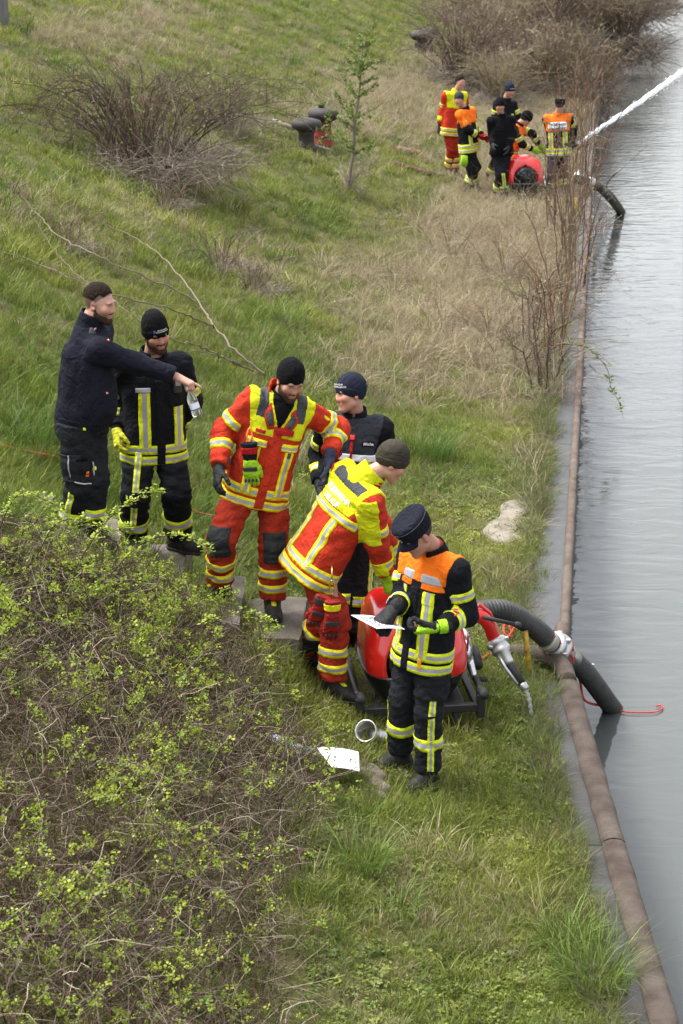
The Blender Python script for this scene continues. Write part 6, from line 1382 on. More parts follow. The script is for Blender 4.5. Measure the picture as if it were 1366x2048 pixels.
mb = MB(); mb.tube(spline([gw2 + (-.01, .03, .10), gw2 + (-.02, .03, .15), gw2 + (0, .04, .20), gw2 + (.015, .03, .15), gw2 + (-.005, .02, .11)], 6), .006, 6); tag(mb.build('glove_strap', mat('orange_strap', (.72, .22, .02), .6), None, None, True), 'orange strap holding the lime glove on the red chest', 'strap')

# ---------------------------------------------------------------- the far pump, hose, nozzle and jet
fp, FW = make_pump('small distant red fire pump between the far crew and the quay', (3.26, 36.1, gz(3.26, 36.1)), math.radians(6), .024, False)
N0 = at_y(1128, 288, 36.35); N1 = at_y(1150, 291, 36.4)
J = [at_y(1152, 290, 36.45), at_y(1200, 257, 37.2), at_y(1262, 216, 38.2), at_y(1320, 175, 39.1), at_y(1366, 143, 39.8), at_y(1440, 100, 41)]
nz = empty('hose_nozzle', N0); tag(nz, 'dark nozzle in the hands of the man seen from behind', 'nozzle'); mb = MB(); dj = nrm(J[1] - J[0]); mb.tube([N0, N1, J[0] + dj * .05], [.035, .04, .025], 10); mb.build('nozzle_barrel', M_RUB, nz, N0, True)
mb = MB(); mb.tube([N1 + (0, 0, .04), N1 + (-.05, 0, .14)], .018, 7); mb.build('nozzle_handle', M_RUB, nz, N0, True)
JC = spline(J, 26); nJ = len(JC); rJ = np.linspace(.028, .062, nJ) * (1 + .05 * np.sin(np.arange(nJ) * .9) + .05 * np.sin(np.arange(nJ) * .37)); JC = JC + np.stack([np.zeros(nJ), np.zeros(nJ), .008 * np.sin(np.arange(nJ) * .5)], -1)
m_jet = bpy.data.materials.new('white_spray'); m_jet.use_nodes = True; q_ = m_jet.node_tree.nodes['Principled BSDF']; q_.inputs['Base Color'].default_value = (.90, .92, .94, 1); q_.inputs['Roughness'].default_value = .6; q_.inputs['Transmission Weight'].default_value = .25; jn, jl = m_jet.node_tree.nodes, m_jet.node_tree.links; j1 = jn.new('ShaderNodeTexNoise'); j1.inputs['Scale'].default_value = 9; j1.inputs['Detail'].default_value = 6; j2 = jn.new('ShaderNodeTexCoord'); j3 = jn.new('ShaderNodeMapRange'); j3.inputs['From Min'].default_value = .38; j3.inputs['From Max'].default_value = .58; j3.inputs['To Min'].default_value = .6; j3.inputs['To Max'].default_value = .9
jl.new(j2.outputs['Object'], j1.inputs['Vector']); jl.new(j1.outputs['Fac'], j3.inputs['Value']); jl.new(j3.outputs[0], q_.inputs['Alpha'])
mb = MB(); mb.tube(JC, rJ, 10); rj = np.random.default_rng(12)
for k in range(260):
    i = rj.integers(4, nJ - 1); c = JC[i] + rj.normal(0, 1, 3) * rJ[i] * .8 + (0, 0, -abs(rj.normal(0, .04)) * i / nJ); s_ = rj.uniform(.004, .014); mb.lathe(c - dj * s_ * 2, dj, [(0, s_ * .2), (s_ * 2, s_), (s_ * 4, s_ * .2)], 5)
tag(mb.build('water_jet', m_jet, None, None, True), 'white jet of water sprayed out over the canal', 'water jet')
K = [at_y(1150, 358, 36.6), at_y(1175, 364, 36.7), at_y(1200, 375, 36.8), at_y(1222, 396, 37.0), at_z(1242, 424, -.75)]; K.append(K[-1] + nrm(K[-1] - K[-2]) * .6)
fs = empty('suction_hose', K[0]); tag(fs, 'distant mossy suction hose curving over the quay into the canal', 'hose'); mb, _ = corrugated(K, .085, .05, 12, .006); mb.build('hose_section', m_hose2, fs, K[0], True)
mb = MB(); mb.lathe(K[1], nrm(K[2] - K[1]), [(0, .09), (.02, .12), (.10, .12), (.12, .09)], 14); mb.build('coupling', M_ALU, fs, K[0], True)
# netting beside the far hose
A, B, C_ = at_y(1190, 388, 36.4), at_z(1232, 424, -.72), at_z(1188, 452, -.72); net = MB()
for t in np.linspace(.05, 1, 9):
    net.tube([A + (B - A) * t, A + (C_ - A) * t], .007, 4); net.tube([A, B + (C_ - B) * t], .007, 4)
tag(net.build('wire_net', mat('pale_wire', (.5, .48, .44), .6), None, None), 'torn wire netting hanging from the quay beside the distant hose', 'netting')
mb = MB(); c = at_ground(1157, 362, .05); mb.lathe(c, (0, 0, 1), [(-.05, .07), (0, .10), (.10, .105), (.16, .08), (.18, .04), (.21, .035)], 14); tag(mb.build('canister', mat('white_plastic', (.75, .76, .76), .4), None, None, True), 'small white canister on the quay beside the distant suction hose', 'canister')
# mooring bollards
m_boll = mat('tarred_iron', (.034, .028, .025), .75, var=.5, vscale=9, bump=.5, bscale=40, col2=(.025, .02, .02)); m_redb = mat('red_painted_base', (.16, .02, .018), .7, var=.4)
def bollard(label, px, py, s=1.0, red=False, h=.55):
    B = at_ground(px, py) + (0, 0, -.06); r = empty('mooring_bollard', B); tag(r, label, 'bollard'); mb = MB()
    mb.lathe(B, (.03, 0, 1), [(0, .20 * s), (.06 * s, .155 * s), ((h - .25) * s, .135 * s), ((h - .16) * s, .17 * s)], 20); mb.build('shaft', m_redb if red else m_boll, r, B, True)
    mb = MB(); mb.lathe(B, (.03, 0, 1), [((h - .20) * s, .15 * s), ((h - .14) * s, .26 * s), ((h - .06) * s, .275 * s), ((h + .0) * s, .235 * s), ((h + .03) * s, .12 * s)], 22); mb.build('cap', m_boll, r, B, True)
    if red:
        mb = MB(); mb.lathe(B, (.03, 0, 1), [((h - .45) * s, .158 * s), ((h - .36) * s, .152 * s)], 18, caps=False); mb.lathe(B, (.03, 0, 1), [(.06 * s, .19 * s), (.14 * s, .18 * s)], 18, caps=False); mb.build('base_ring', mat('bright_red_base', (.24, .02, .018), .6), r, B, True)
        mb = MB(); mb.box(B + (-.02, 0, (h + .07) * s), (.12, .12, .08), bev=.02); mb.build('top_knob', m_boll, r, B)
bollard('dark iron mooring bollard standing in front of its red based twin', 612, 296, 1.0); bollard('dark iron mooring bollard with red painted base', 645, 290, 1.05, True, .66)
bollard('small distant iron bollard, the squat one in front of its twin', 840, 106, 1.15); bollard('small distant iron bollard, the taller one behind its twin', 855, 104, 1.1, False, .62)
rag('bag', 'red and grey bag dropped in the dry grass left of the distant crew', ((800, 300), (815, 303), (832, 306)), .13, mat('red_grey_cloth', (.45, .06, .05), .8, var=.9, vscale=3, col2=(.18, .19, .21)), 17)
mb = MB(); mb.tube(spline([at_ground(x, y, .06) for x, y in ((780, 322), (815, 334), (850, 345), (885, 352))], 6), .04, 8); tag(mb.build('pipe', mat('rusty_pipe', (.16, .07, .045), .8, var=.5), None, None, True), 'rusty pipe lying in the dry grass behind the distant crew', 'pipe')
mb = MB(); mb.tube([at_ground(628, 292, .06), at_ground(664, 302, .06)], .035, 6); mb.tube([at_ground(545, 240, .1), at_ground(590, 258, .1)], .04, 6); tag(mb.build('timber', mat('grey_timber', (.30, .26, .21), .9, var=.3), None, None, True), 'grey timbers lying at the foot of the iron bollards', 'timber')
# brick pillar at the top left
B = at_ground(6, 52) - (.26, 0, .2); pl = empty('brick_pillar', B); tag(pl, 'brick and concrete pillar cut off by the upper left corner', 'pillar'); m_brk = mat('red_brick', (.20, .085, .055), .9, var=.4, vscale=12, bump=.5, bscale=50); m_cnc = mat('grey_pillar_concrete', (.16, .15, .15), .9, var=.3, bump=.5)
mb = MB(); mb.box(B + (.23, .0, .95), (.20, .5, 1.9), bev=.01); mb.build('concrete_face', m_cnc, pl, B)
bm0 = None
for k in range(20):
    for j in range(2):
        c = B + np.array((-.04 + (.0 if k % 2 else .06) - .2 * j, -.02, .05 + k * .085)); mb = MB(); mb.box(c, (.19, .42, .073), bev=.005); mb.build('brick', m_brk, pl, B)
mb = MB(); mb.box(B + (-.1, .03, .9), (.40, .40, 1.75)); mb.build('mortar_core', m_cnc, pl, B)
mb = MB(); mb.box(B + (.23, -.252, .78), (.06, .004, .11)); mb.build('number_plate', C_WHITE, pl, B)
# ================================================================ brambles, shrubs, branches, tufts
m_stem = leaf_mat('dry_stems', .85, .0, fixed='tint', spec=.15); m_leafv = leaf_mat('tinted_leaves', .55, .35, fixed='tint')
def strands(name, S, m, parent=None, base=None, sides=3):
    """S: list of (points (n,3), radii, colour) as one mesh with a colour attribute"""
    V = []; F = []; C_ = []; ang = np.linspace(0, 2 * np.pi, sides, endpoint=False); off = 0
    for P, r, col in S:
        P = np.asarray(P); n = len(P); T = np.gradient(P, axis=0); T /= np.linalg.norm(T, axis=1)[:, None] + 1e-9
        a = np.cross(T, (.3, .2, 1.0)); a /= np.linalg.norm(a, axis=1)[:, None] + 1e-9; b = np.cross(T, a); r = np.broadcast_to(r, n)
        R = P[:, None] + r[:, None, None] * (np.cos(ang)[None, :, None] * a[:, None] + np.sin(ang)[None, :, None] * b[:, None]); V.append(R.reshape(-1, 3)); C_.append(np.tile(col, (n * sides, 1)))
        i = off + np.arange(n * sides).reshape(n, sides); F.append(np.stack([i[:-1], np.roll(i[:-1], -1, 1), np.roll(i[1:], -1, 1), i[1:]], -1).reshape(-1, 4)); off += n * sides
    o = mesh_np(name, np.concatenate(V), np.concatenate(F), m, True, None, parent, base); c = np.concatenate(C_)
    a = o.data.color_attributes.new('tint', 'FLOAT_COLOR', 'POINT'); a.data.foreach_set('color', np.concatenate([np.clip(c, 0, 1), np.ones((len(c), 1))], 1).astype(np.float32).ravel())
    return o
def cane(p, d, L, rise, droop, r, n=9, wob=.05):
    t = np.linspace(0, 1, n); s = rng.normal(0, wob, (n, 3)).cumsum(0) * .35 * L; s[0] = 0
    return p + np.outer(t * L, d) + np.stack([np.zeros(n), np.zeros(n), rise * np.sin(t * np.pi * .62) * 1.05 - droop * t ** 2], -1) + s
PURP = np.array((.062, .029, .027)); BRN = np.array((.082, .052, .036)); GREY = np.array((.27, .225, .18)); PALE = np.array((.42, .36, .26))
bt_ = empty('bramble_thicket', (-1.2, 9.5, 1.0)); tag(bt_, 'tangled bramble thicket with fresh yellow green leaves covering the near bank', 'brambles'); btb = bt_.location[:]
def thicket_points(n, pad=0):
    out = []
    while sum(len(o) for o in out) < n:
        y = rng.uniform(4.6, 12.35, n); u = rng.uniform(1.0, 6.6, n); x = xq(y) - u; z = ground_z(x, y); P = np.stack([x, y, z], -1); px, py = proj(P)
        k = (px > -260) & near_bramble(px + 30 + pad, np.clip(py, 980, 2048)) & (py > 985) & (py < 2600); out.append(P[k])
    return np.concatenate(out)[:n]
def edge_h(P):
    """height of the thicket: low at its rim towards the path, up to waist height inside"""
    px, py = proj(P); lim = np.interp(py, [980, 1060, 1180, 1300, 1420, 1560, 1700, 1850, 2048], [150, 330, 430, 540, 580, 690, 640, 590, 600]); return np.clip((lim + 40 - px) / 330, .12, 1) * (.85 + .25 * _vn(P[:, 0], P[:, 1], 2.0, 1.0))
S = []; tips = []
def below_rim(c):
    x_, y_ = proj(c); return (y_ > np.interp(x_, [-200, 0, 130, 260, 430, 560, 700], [985, 1000, 1030, 1085, 1150, 1270, 1420])).all()
P = thicket_points(2500); E_ = edge_h(P)
for p, e in zip(P, E_):
    a = rng.uniform(0, 6.283); up_ = rng.uniform(.0, 1.5); d = nrm((math.cos(a), math.sin(a), up_)); L = rng.uniform(.22, .72) * (.45 + .65 * e); c = cane(p, d, L, .16 * rng.uniform() * e, rng.uniform(.0, .24) * L, 0, 10, .11); u_ = rng.uniform()
    c[:, 2] = np.minimum(c[:, 2], p[2] + .78 * e + .05); col = (PURP * (1 - u_) + BRN * u_) * rng.uniform(.7, 1.5); (S.append((c, np.linspace(.0030, .0011, len(c)) * rng.uniform(.7, 1.5), col)), tips.append(c[3:])) if below_rim(c) else None
strands('canes', S, m_stem, bt_, btb)['kind'] = 'stuff'
S = []; P = thicket_points(9500); E_ = edge_h(P)
for p, e in zip(P, E_):
    a = rng.uniform(0, 6.283); d = nrm((math.cos(a), math.sin(a), rng.uniform(-.3, .9))); c = cane(p + (0, 0, rng.uniform(0, .40) * e), d, rng.uniform(.10, .36), rng.uniform(-.03, .12), rng.uniform(0, .10), 0, 5, .2); u_ = rng.uniform() ** 1.6
    if below_rim(c): S.append((c, np.linspace(.0020, .0009, 5) * rng.uniform(.7, 1.4), (BRN * (1 - u_) + (GREY if rng.uniform() < .6 else PALE) * u_) * rng.uniform(.5, 1.35)))
strands('dead_stalks', S, m_stem, bt_, btb)['kind'] = 'stuff'
def leaf_cluster(seed, nl, size):
    r = np.random.default_rng(seed); V = []; F = []
    for k in range(nl):
        a = k * 6.283 / nl + r.normal(0, .5); up_ = r.uniform(-.2, .9); d = nrm((math.cos(a), math.sin(a), up_)); s_ = size * r.uniform(.65, 1.25); w = nrm(np.cross(d, (0, 0, 1))) * s_ * .42; n_ = np.cross(d, w) / s_ * .42; b0 = d * size * .3; o = len(V); fold = n_ * s_ * .35
        V += [b0, b0 + d * s_ * .45 + w + fold, b0 + d * s_, b0 + d * s_ * .45 - w + fold, b0 + d * s_ * .8 + w * .6 + fold * .5, b0 + d * s_ * .8 - w * .6 + fold * .5]; F += [(o, o + 1, o + 4, o + 2), (o, o + 2, o + 5, o + 3)]
    me = bpy.data.meshes.new('leaves'); me.from_pydata([tuple(v) for v in V], [], F); return me
m_leafi = leaf_mat('bramble_leaves', .5, .4)
ts_leaf = tuft_set('leaf_cluster', [leaf_cluster(s, int(3 + s % 4), .017) for s in range(8)], m_leafi)
T = np.concatenate(tips); px, py = proj(T); zt = T[:, 2] - ground_z(T[:, 0], T[:, 1])
clump = np.clip(.40 + .8 * _vn(T[:, 0], T[:, 1], 3.1, 7.0) + .55 * _vn(T[:, 0], T[:, 1], 10.0, 2.0), .02, 1)
dens = np.clip((zt - .06) * 4, 0, 1) * clump * np.interp(py, [1150, 1330, 1500], [1.0, .45, .30]) * np.clip(1.3 - (np.clip(px, 0, 900) / 1000), .35, 1); k = rng.uniform(0, 1, len(T)) < dens; T = T[k]; n = len(T); T = np.repeat(T, 9, 0) + rng.normal(0, .024, (9 * n, 3)); n = len(T)
u_ = rng.uniform(0, 1, n)[:, None]; LY = np.array((.38, .43, .045)); LG = np.array((.16, .25, .030)); lt = (LY * u_ + LG * (1 - u_)) * rng.uniform(.75, 1.25, n)[:, None]
scatter('bramble_leaves', None, T, ts_leaf, rng.uniform(.5, 1.1, n), lt, .7, bt_); bl_ = bpy.data.objects['bramble_leaves']; bl_.matrix_parent_inverse = Matrix.Translation(-Vector(btb))
# leafy shoots that stand out against the men's legs
def shoot(label, pts_px, Y, nleaf, seed, group=None, r0=.004, lsize=1.0, m=None, tone=1.0):
    r = np.random.default_rng(seed); P = spline(np.array([at_y(x, y, Y + dy) for x, y, dy in pts_px]), 8); root = empty('bramble_shoot', P[0]); tag(root, label, 'bramble shoot', group)
    S_ = [(P, np.linspace(r0, .0015, len(P)), PURP * 1.1)]; strands('stem', S_, m_stem, root, P[0], 5); V = []; F = []; C_ = []
    for k in range(nleaf):
        i = r.integers(len(P) // 6, len(P)); c = P[i] + r.normal(0, .014, 3); me = leaf_cluster(int(r.integers(1e6)), int(r.integers(3, 6)), .020 * lsize); o = len(V); V += [np.array(v.co) * r.uniform(.8, 1.4) + c for v in me.vertices]; F += [tuple(o + q for q in f_.vertices) for f_ in me.polygons]; u1 = r.uniform(); C_ += [(LY * u1 + LG * (1 - u1)) * tone] * len(me.vertices); bpy.data.meshes.remove(me)
    o = mesh_np('leaf', np.array(V), F, m_leafv, False, None, root, P[0]); a = o.data.color_attributes.new('tint', 'FLOAT_COLOR', 'POINT'); a.data.foreach_set('color', np.concatenate([np.array(C_), np.ones((len(C_), 1))], 1).astype(np.float32).ravel()); o['kind'] = 'stuff'
    return root
shoot('leafy bramble shoot reaching right in front of the bearded man\'s knees', [(160, 1120, 0), (205, 1052, 0), (250, 1012, 0), (300, 985, 0), (326, 988, 0)], 11.6, 60, 1)
shoot('leafy bramble shoot below the bearded man\'s boots, arching right', [(220, 1150, 0), (280, 1090, 0), (345, 1070, 0), (400, 1085, 0), (428, 1110, 0)], 11.5, 55, 2)
shoot('leafy bramble shoot in front of the pointing man\'s shins', [(70, 1120, 0), (110, 1050, 0), (160, 1040, 0), (215, 1062, 0), (262, 1052, 0)], 11.4, 60, 3)
shoot('leafy bramble shoot at the left frame edge before the top step', [(-10, 1080, 0), (20, 1010, 0), (50, 985, 0), (90, 1000, 0), (130, 1020, 0)], 11.3, 55, 4)
shoot('low leafy bramble shoot arching over the grass before the lowest step', [(330, 1330, 0), (400, 1250, 0), (470, 1225, 0), (530, 1240, 0), (560, 1262, 0)], 11.3, 40, 5)
shoot('trailing bramble shoot hanging over the quay edge above the water', [(1085, 715, 0), (1120, 690, 0), (1165, 692, 0), (1190, 708, -.2), (1215, 740, -.4), (1222, 775, -.5), (1240, 808, -.7), (1247, 838, -.8)], 23.0, 26, 6, r0=.007, lsize=2.1, tone=.45)

# ---------------------------------------------------------------- bare shrubs
def shrub_mesh(seed, nst, hgt, spread, arch, tw, r0, cols, n=8, dead=0, leaves=0, straight=0.0):
    r = np.random.default_rng(seed); S = []; L_ = []
    for k in range(nst):
        a = r.uniform(0, 6.283); d = np.array((math.cos(a), math.sin(a), 0)); b = d * spread * .22 * r.uniform(0, 1); H = hgt * r.uniform(.45, 1.0); out = spread * r.uniform(.25, 1.0) * (1 - straight); t = np.linspace(0, 1, n)
        P = b + np.outer(t ** 1.3 * out, d) + np.stack([0 * t, 0 * t, H * (np.sin(t * np.pi * (.5 + .28 * arch * r.uniform(0, 1))) / 1.0)], -1) + r.normal(0, .02 * hgt, (n, 3)).cumsum(0) * .4; col = cols[r.integers(len(cols))] * r.uniform(.75, 1.3); S.append((P, np.linspace(r0, r0 * .3, n) * r.uniform(.6, 1.2), col))
        for j in range(tw):
            i = r.integers(2, n); q = P[i - 1] + (P[i] - P[i - 1]) * r.uniform(); dd = nrm(nrm(P[i] - P[i - 1]) + r.normal(0, .6, 3) + (0, 0, .3)); LL = hgt * r.uniform(.10, .34); tt = np.linspace(0, 1, 4); Q = q + np.outer(tt * LL, dd) + r.normal(0, .03 * LL, (4, 3)).cumsum(0); S.append((Q, np.linspace(r0 * .4, r0 * .15, 4), col * r.uniform(.8, 1.4))); L_.append(Q[2:])
            for _ in range(2):
                q2 = Q[r.integers(1, 4)]; d2 = nrm(dd + r.normal(0, .7, 3)); S.append((q2 + np.outer(np.linspace(0, LL * .5, 3), d2), np.linspace(r0 * .22, r0 * .1, 3), col * r.uniform(.8, 1.4)))
    for k in range(dead):
        a = r.uniform(0, 6.283); rd = spread * math.sqrt(r.uniform(0, 1)) * .62; p = np.array((math.cos(a) * rd, math.sin(a) * rd, r.uniform(0, .25) * hgt)); d = nrm(r.normal(0, 1, 3) * (1, 1, .45)); S.append((p + np.outer(np.linspace(0, r.uniform(.2, .5) * hgt, 4), d) + r.normal(0, .02 * hgt, (4, 3)).cumsum(0), np.linspace(r0 * .5, r0 * .2, 4), GREY * r.uniform(.5, 1.1)))
    return S, L_
def plant(name, label, cat, base, S, leaf=None, group=None, scale=1.0, sides=3):
    base = np.asarray(base, float); r = empty(name, base); tag(r, label, cat, group); o = strands('twigs', [(P * scale + base, np.asarray(R) * scale, c) for P, R, c in S], m_stem, r, base, sides); o['kind'] = 'stuff'
    if leaf is not None: leaf(r, base)
    return r
BROWNS = [np.array((.125, .085, .065)), np.array((.165, .115, .085)), np.array((.10, .070, .058)), np.array((.20, .155, .115))]; REDS = [np.array((.17, .095, .065)), np.array((.13, .075, .055)), np.array((.22, .15, .10))]; OLIVE = [np.array((.19, .165, .095)), np.array((.15, .12, .08)), np.array((.12, .088, .066)), np.array((.23, .19, .13))]
def buds(L_, n, size, cols, seed):
    def f(root, base):
        r = np.random.default_rng(seed); A = np.concatenate(L_); V = []; F = []; C_ = []
        for _ in range(n):
            c = A[r.integers(len(A))] + r.normal(0, size * .6, 3) + base; d = nrm(r.normal(0, 1, 3)) * size * r.uniform(.6, 1.3); e = nrm(np.cross(d, r.normal(0, 1, 3))) * size * .5; o = len(V); V += [c - d, c - e, c + d, c + e]; F.append((o, o + 1, o + 2, o + 3)); C_ += [cols[r.integers(len(cols))] * r.uniform(.7, 1.3)] * 4
        o = mesh_np('foliage', np.array(V), np.array(F), m_leafv, False, None, root, base); a = o.data.color_attributes.new('tint', 'FLOAT_COLOR', 'POINT'); a.data.foreach_set('color', np.concatenate([np.array(C_), np.ones((len(C_), 1))], 1).astype(np.float32).ravel()); o['kind'] = 'stuff'
    return f
gl = [np.array((.13, .17, .035)), np.array((.17, .20, .05)), np.array((.09, .12, .03))]
S, L_ = shrub_mesh(31, 100, 1.45, 2.45, 1.6, 13, .0125, [c * .62 for c in BROWNS], 12, dead=1500); plant('rose_bush', 'sprawling leafless bush of arching brown stems on the upper left bank', 'bush', at_ground(285, 352) + (0, .2, 0), S, buds(L_, 700, .03, gl, 1))
S, L_ = shrub_mesh(32, 34, 1.0, 1.2, 1.2, 10, .0095, [c * .65 for c in BROWNS], 8, dead=400); plant('rose_bush', 'lower thinner bare bush right beside the sprawling one', 'bush', at_ground(455, 262), S, buds(L_, 500, .028, gl, 2))
S, L_ = shrub_mesh(33, 20, .55, .8, 1.0, 5, .008, BROWNS, 7, dead=260)
for i, (x, y, sc, lab) in enumerate(((440, 548, 1.0, 'low clump of dead brown weeds on the slope behind the bearded man'), (330, 420, .9, 'dead weed clump just below the big bare bush'), (130, 505, .75, 'dead weed clump among the fallen branches'), (505, 590, .8, 'small dead weed clump above the red suited man'))): plant('weed_clump', lab, 'weeds', at_ground(x, y), S, None, 'dead weed clumps on the slope', sc)
# young tree
base = at_ground(697, 384); hT = at_y(735, 62, base[1]) - base; r = np.random.default_rng(5); tr = empty('young_tree', base); tag(tr, 'slender young tree with small fresh leaves in front of the bollards', 'tree'); tt = np.linspace(0, 1, 14); TP = base + np.outer(tt, hT) + r.normal(0, .012, (14, 3)).cumsum(0)
strands('trunk', [(TP, np.linspace(.036, .006, 14), np.array((.16, .14, .11)))], m_stem, tr, base, 7); S = []; L_ = []
for k in range(46):
    i = r.integers(3, 13); d = nrm(np.array((r.normal(0, 1), r.normal(0, 1), r.uniform(.3, 1.1)))); LL = (1.0 - .6 * i / 13) * r.uniform(.3, .75); Q = TP[i] + np.outer(np.linspace(0, LL, 5), d) + r.normal(0, .02, (5, 3)).cumsum(0); S.append((Q, np.linspace(.010, .003, 5), np.array((.15, .125, .085)))); L_.append(Q[1:] - base)
    for _ in range(3): q = Q[r.integers(1, 5)]; S.append((q + np.outer(np.linspace(0, LL * .4, 3), nrm(d + r.normal(0, .6, 3))), np.linspace(.004, .002, 3), np.array((.15, .125, .085)))); L_.append(S[-1][0] - base)
strands('branches', S, m_stem, tr, base)['kind'] = 'stuff'; buds(L_, 3600, .024, [np.array((.15, .22, .04)), np.array((.20, .26, .05)), np.array((.10, .16, .035))], 3)(tr, base)
S, _ = shrub_mesh(36, 22, .55, .5, .8, 4, .008, [GREY, PALE * .8], 6, dead=80); plant('weed_clump', 'pale dry stalks round the foot of the young tree', 'weeds', base, S, None, None, 1.0)
# twiggy saplings along the quay
spots = [(1085, 790, 205, .7), (1112, 742, 240, .8), (1060, 700, 150, .7), (1128, 640, 330, 1.0), (1150, 585, 330, 1.0), (1138, 520, 260, 1.0), (1108, 470, 220, .9), (1160, 455, 290, 1.0), (1172, 395, 250, 1.1), (1148, 360, 230, 1.1), (1186, 300, 200, 1.2), (1165, 250, 170, 1.2), (1120, 300, 170, 1.1)]
labs = ['bare reddish sapling nearest the camera at the quay edge', 'bare sapling second along the quay, leaning over the steel plates', 'low twiggy sapling in the straw left of the quay saplings', 'tall bare sapling at the quay opposite the dry grass', 'tall thin sapling touching the quay edge in mid distance', 'bushy sapling at the quay below the distant pump', 'sapling with slanting stems left of the quay row', 'sapling just below the distant suction hose', 'tall sapling before the distant suction hose', 'sapling standing before the man with the nozzle', 'far sapling by the quay beyond the nozzle', 'farthest sapling at the quay before the hedge', 'wispy sapling right of the man with the lettered back']
meshes = [shrub_mesh(50 + k, 7, 2.0, .8, .25, 7, .0118, [c * .8 for c in (REDS if k % 2 else BROWNS)], 11, dead=14, straight=.3) for k in range(4)]
for k, ((x, y, hp_, wd), lab) in enumerate(zip(spots, labs)):
    b = at_ground(x, y); hm = hp_ / (FPX / (b[1] * _cp + 1.5) * .954); S, L_ = meshes[k % 4]; c_, s_ = math.cos(k * 1.7), math.sin(k * 1.7); Rm = np.array(((c_, -s_, 0), (s_, c_, 0), (0, 0, 1)))
    r = plant('quay_sapling', lab, 'sapling', b, [((P @ Rm.T) * (wd, wd, hm / 2.0), R, c) for P, R, c in S], buds([(Q @ Rm.T) * (wd, wd, hm / 2.0) for Q in L_], 130, .016, [np.array((.20, .20, .06)), np.array((.24, .20, .10))], k), 'bare saplings along the quay')
S, _ = shrub_mesh(60, 22, .8, 1.1, .9, 5, .0055, [GREY * 1.0, BRN * 1.8, PALE * .8], 8, dead=220)
for k, (x, y, sc, lab) in enumerate(((1040, 742, .9, 'grey dead stalks in the straw nearest the quay saplings'), (985, 690, .8, 'grey dead stalks in the middle of the straw'), (1105, 800, .7, 'dead stalks at the foot of the nearest sapling'), (1015, 560, 1.0, 'dead stalks beside the slanting sapling'), (905, 520, .9, 'thin upright dead stalks left of the straw patch'), (1085, 640, 1.0, 'dead stalks between two quay saplings'), (890, 660, .7, 'flattened dead stalks above the navy capped man'))): plant('weed_clump', lab, 'weeds', at_ground(x, y), S, None, 'dead stalks in the straw', sc)
# hedge at the top right
hv = [shrub_mesh(70 + k, 62, 3.2, 2.2, .5, 9, .024, [c * (1.15 if k % 2 else .8) for c in (OLIVE if k % 2 else BROWNS)], 9, dead=700, straight=.15) for k in range(4)]
hs = [(925, 85, 52.0, .8), (1000, 118, 50, .55), (1070, 110, 54, .7), (1125, 120, 54, .65), (1185, 150, 54, .6), (1000, 60, 62, .95), (1090, 55, 66, 1.05), (1170, 62, 68, 1.1), (1240, 88, 68, 1.0), (940, 30, 70, 1.0), (1040, 12, 80, 1.3), (1140, 5, 86, 1.5), (1225, 20, 88, 1.4), (1285, 38, 92, 1.15)]
hl_ = ['bare hedge bush at the left end of the far thicket', 'small bare hedge bush behind the red suited distant man', 'upright dark stemmed bush above the distant crew', 'olive twigged bush behind the man with the nozzle', 'bush at the quay edge where the far thicket begins', 'broad brown bush in the middle rows of the thicket', 'broad olive bush in the middle rows of the thicket', 'dense brown bush leaning to the water', 'dark bush overhanging the water', 'brown bush at the thicket\'s left rear', 'tall bush at the thicket\'s rear', 'tallest bush at the rear of the thicket by the water', 'rear bush overhanging the canal', 'last bush over the water at the upper right']
for k, ((x, y, Y, sc), lab) in enumerate(zip(hs, hl_)):
    b = at_y(x, y, Y); b[2] = gz(b[0], b[1]) if b[0] < float(xq(Y)) - .3 else -.15; S, L_ = hv[k % 4]; c_, s_ = math.cos(k * 2.1), math.sin(k * 2.1); Rm = np.array(((c_, -s_, 0), (s_, c_, 0), (0, 0, 1)))
    plant('hedge_bush', lab, 'bush', b, [((P @ Rm.T) * (sc, sc, sc * .85), np.asarray(R) * sc, c) for P, R, c in S], buds([(Q @ Rm.T) * (sc, sc, sc * .85) for Q in L_], 260, .045, [np.array((.17, .15, .06)), np.array((.22, .19, .09))], 80 + k), 'bare bushes of the far thicket')

# ---------------------------------------------------------------- fallen branches
def fallen(label, lines, r0, seed, col):
    r = np.random.default_rng(seed); b = at_ground(*lines[0][0][:2]); root = empty('fallen_branch', b); tag(root, label, 'branch'); S = []
    for k, L in enumerate(lines):
        P = spline(np.array([at_ground(x, y, dz) for x, y, dz in L]), 7) + 0; P = P + r.normal(0, .008, P.shape); o = strands('branch' if k == 0 else 'side_branch', [(P, np.linspace(r0 * (1 if k == 0 else .75), r0 * .25, len(P)), col * r.uniform(.9, 1.15))], m_stem, root, b, 6)
        for _ in range(5 if len(P) > 16 else 2):
            i = r.integers(len(P) // 3, len(P) - 1); d = nrm(nrm(P[i] - P[i - 1]) + r.normal(0, .5, 3) + (0, 0, .2)); LL = r.uniform(.25, .8); S.append((P[i] + np.outer(np.linspace(0, LL, 5), d) + r.normal(0, .02, (5, 3)).cumsum(0), np.linspace(r0 * .28, r0 * .1, 5), col))
    strands('twigs', S, m_stem, root, b)['kind'] = 'stuff'; return root
BC = np.array((.25, .205, .150))
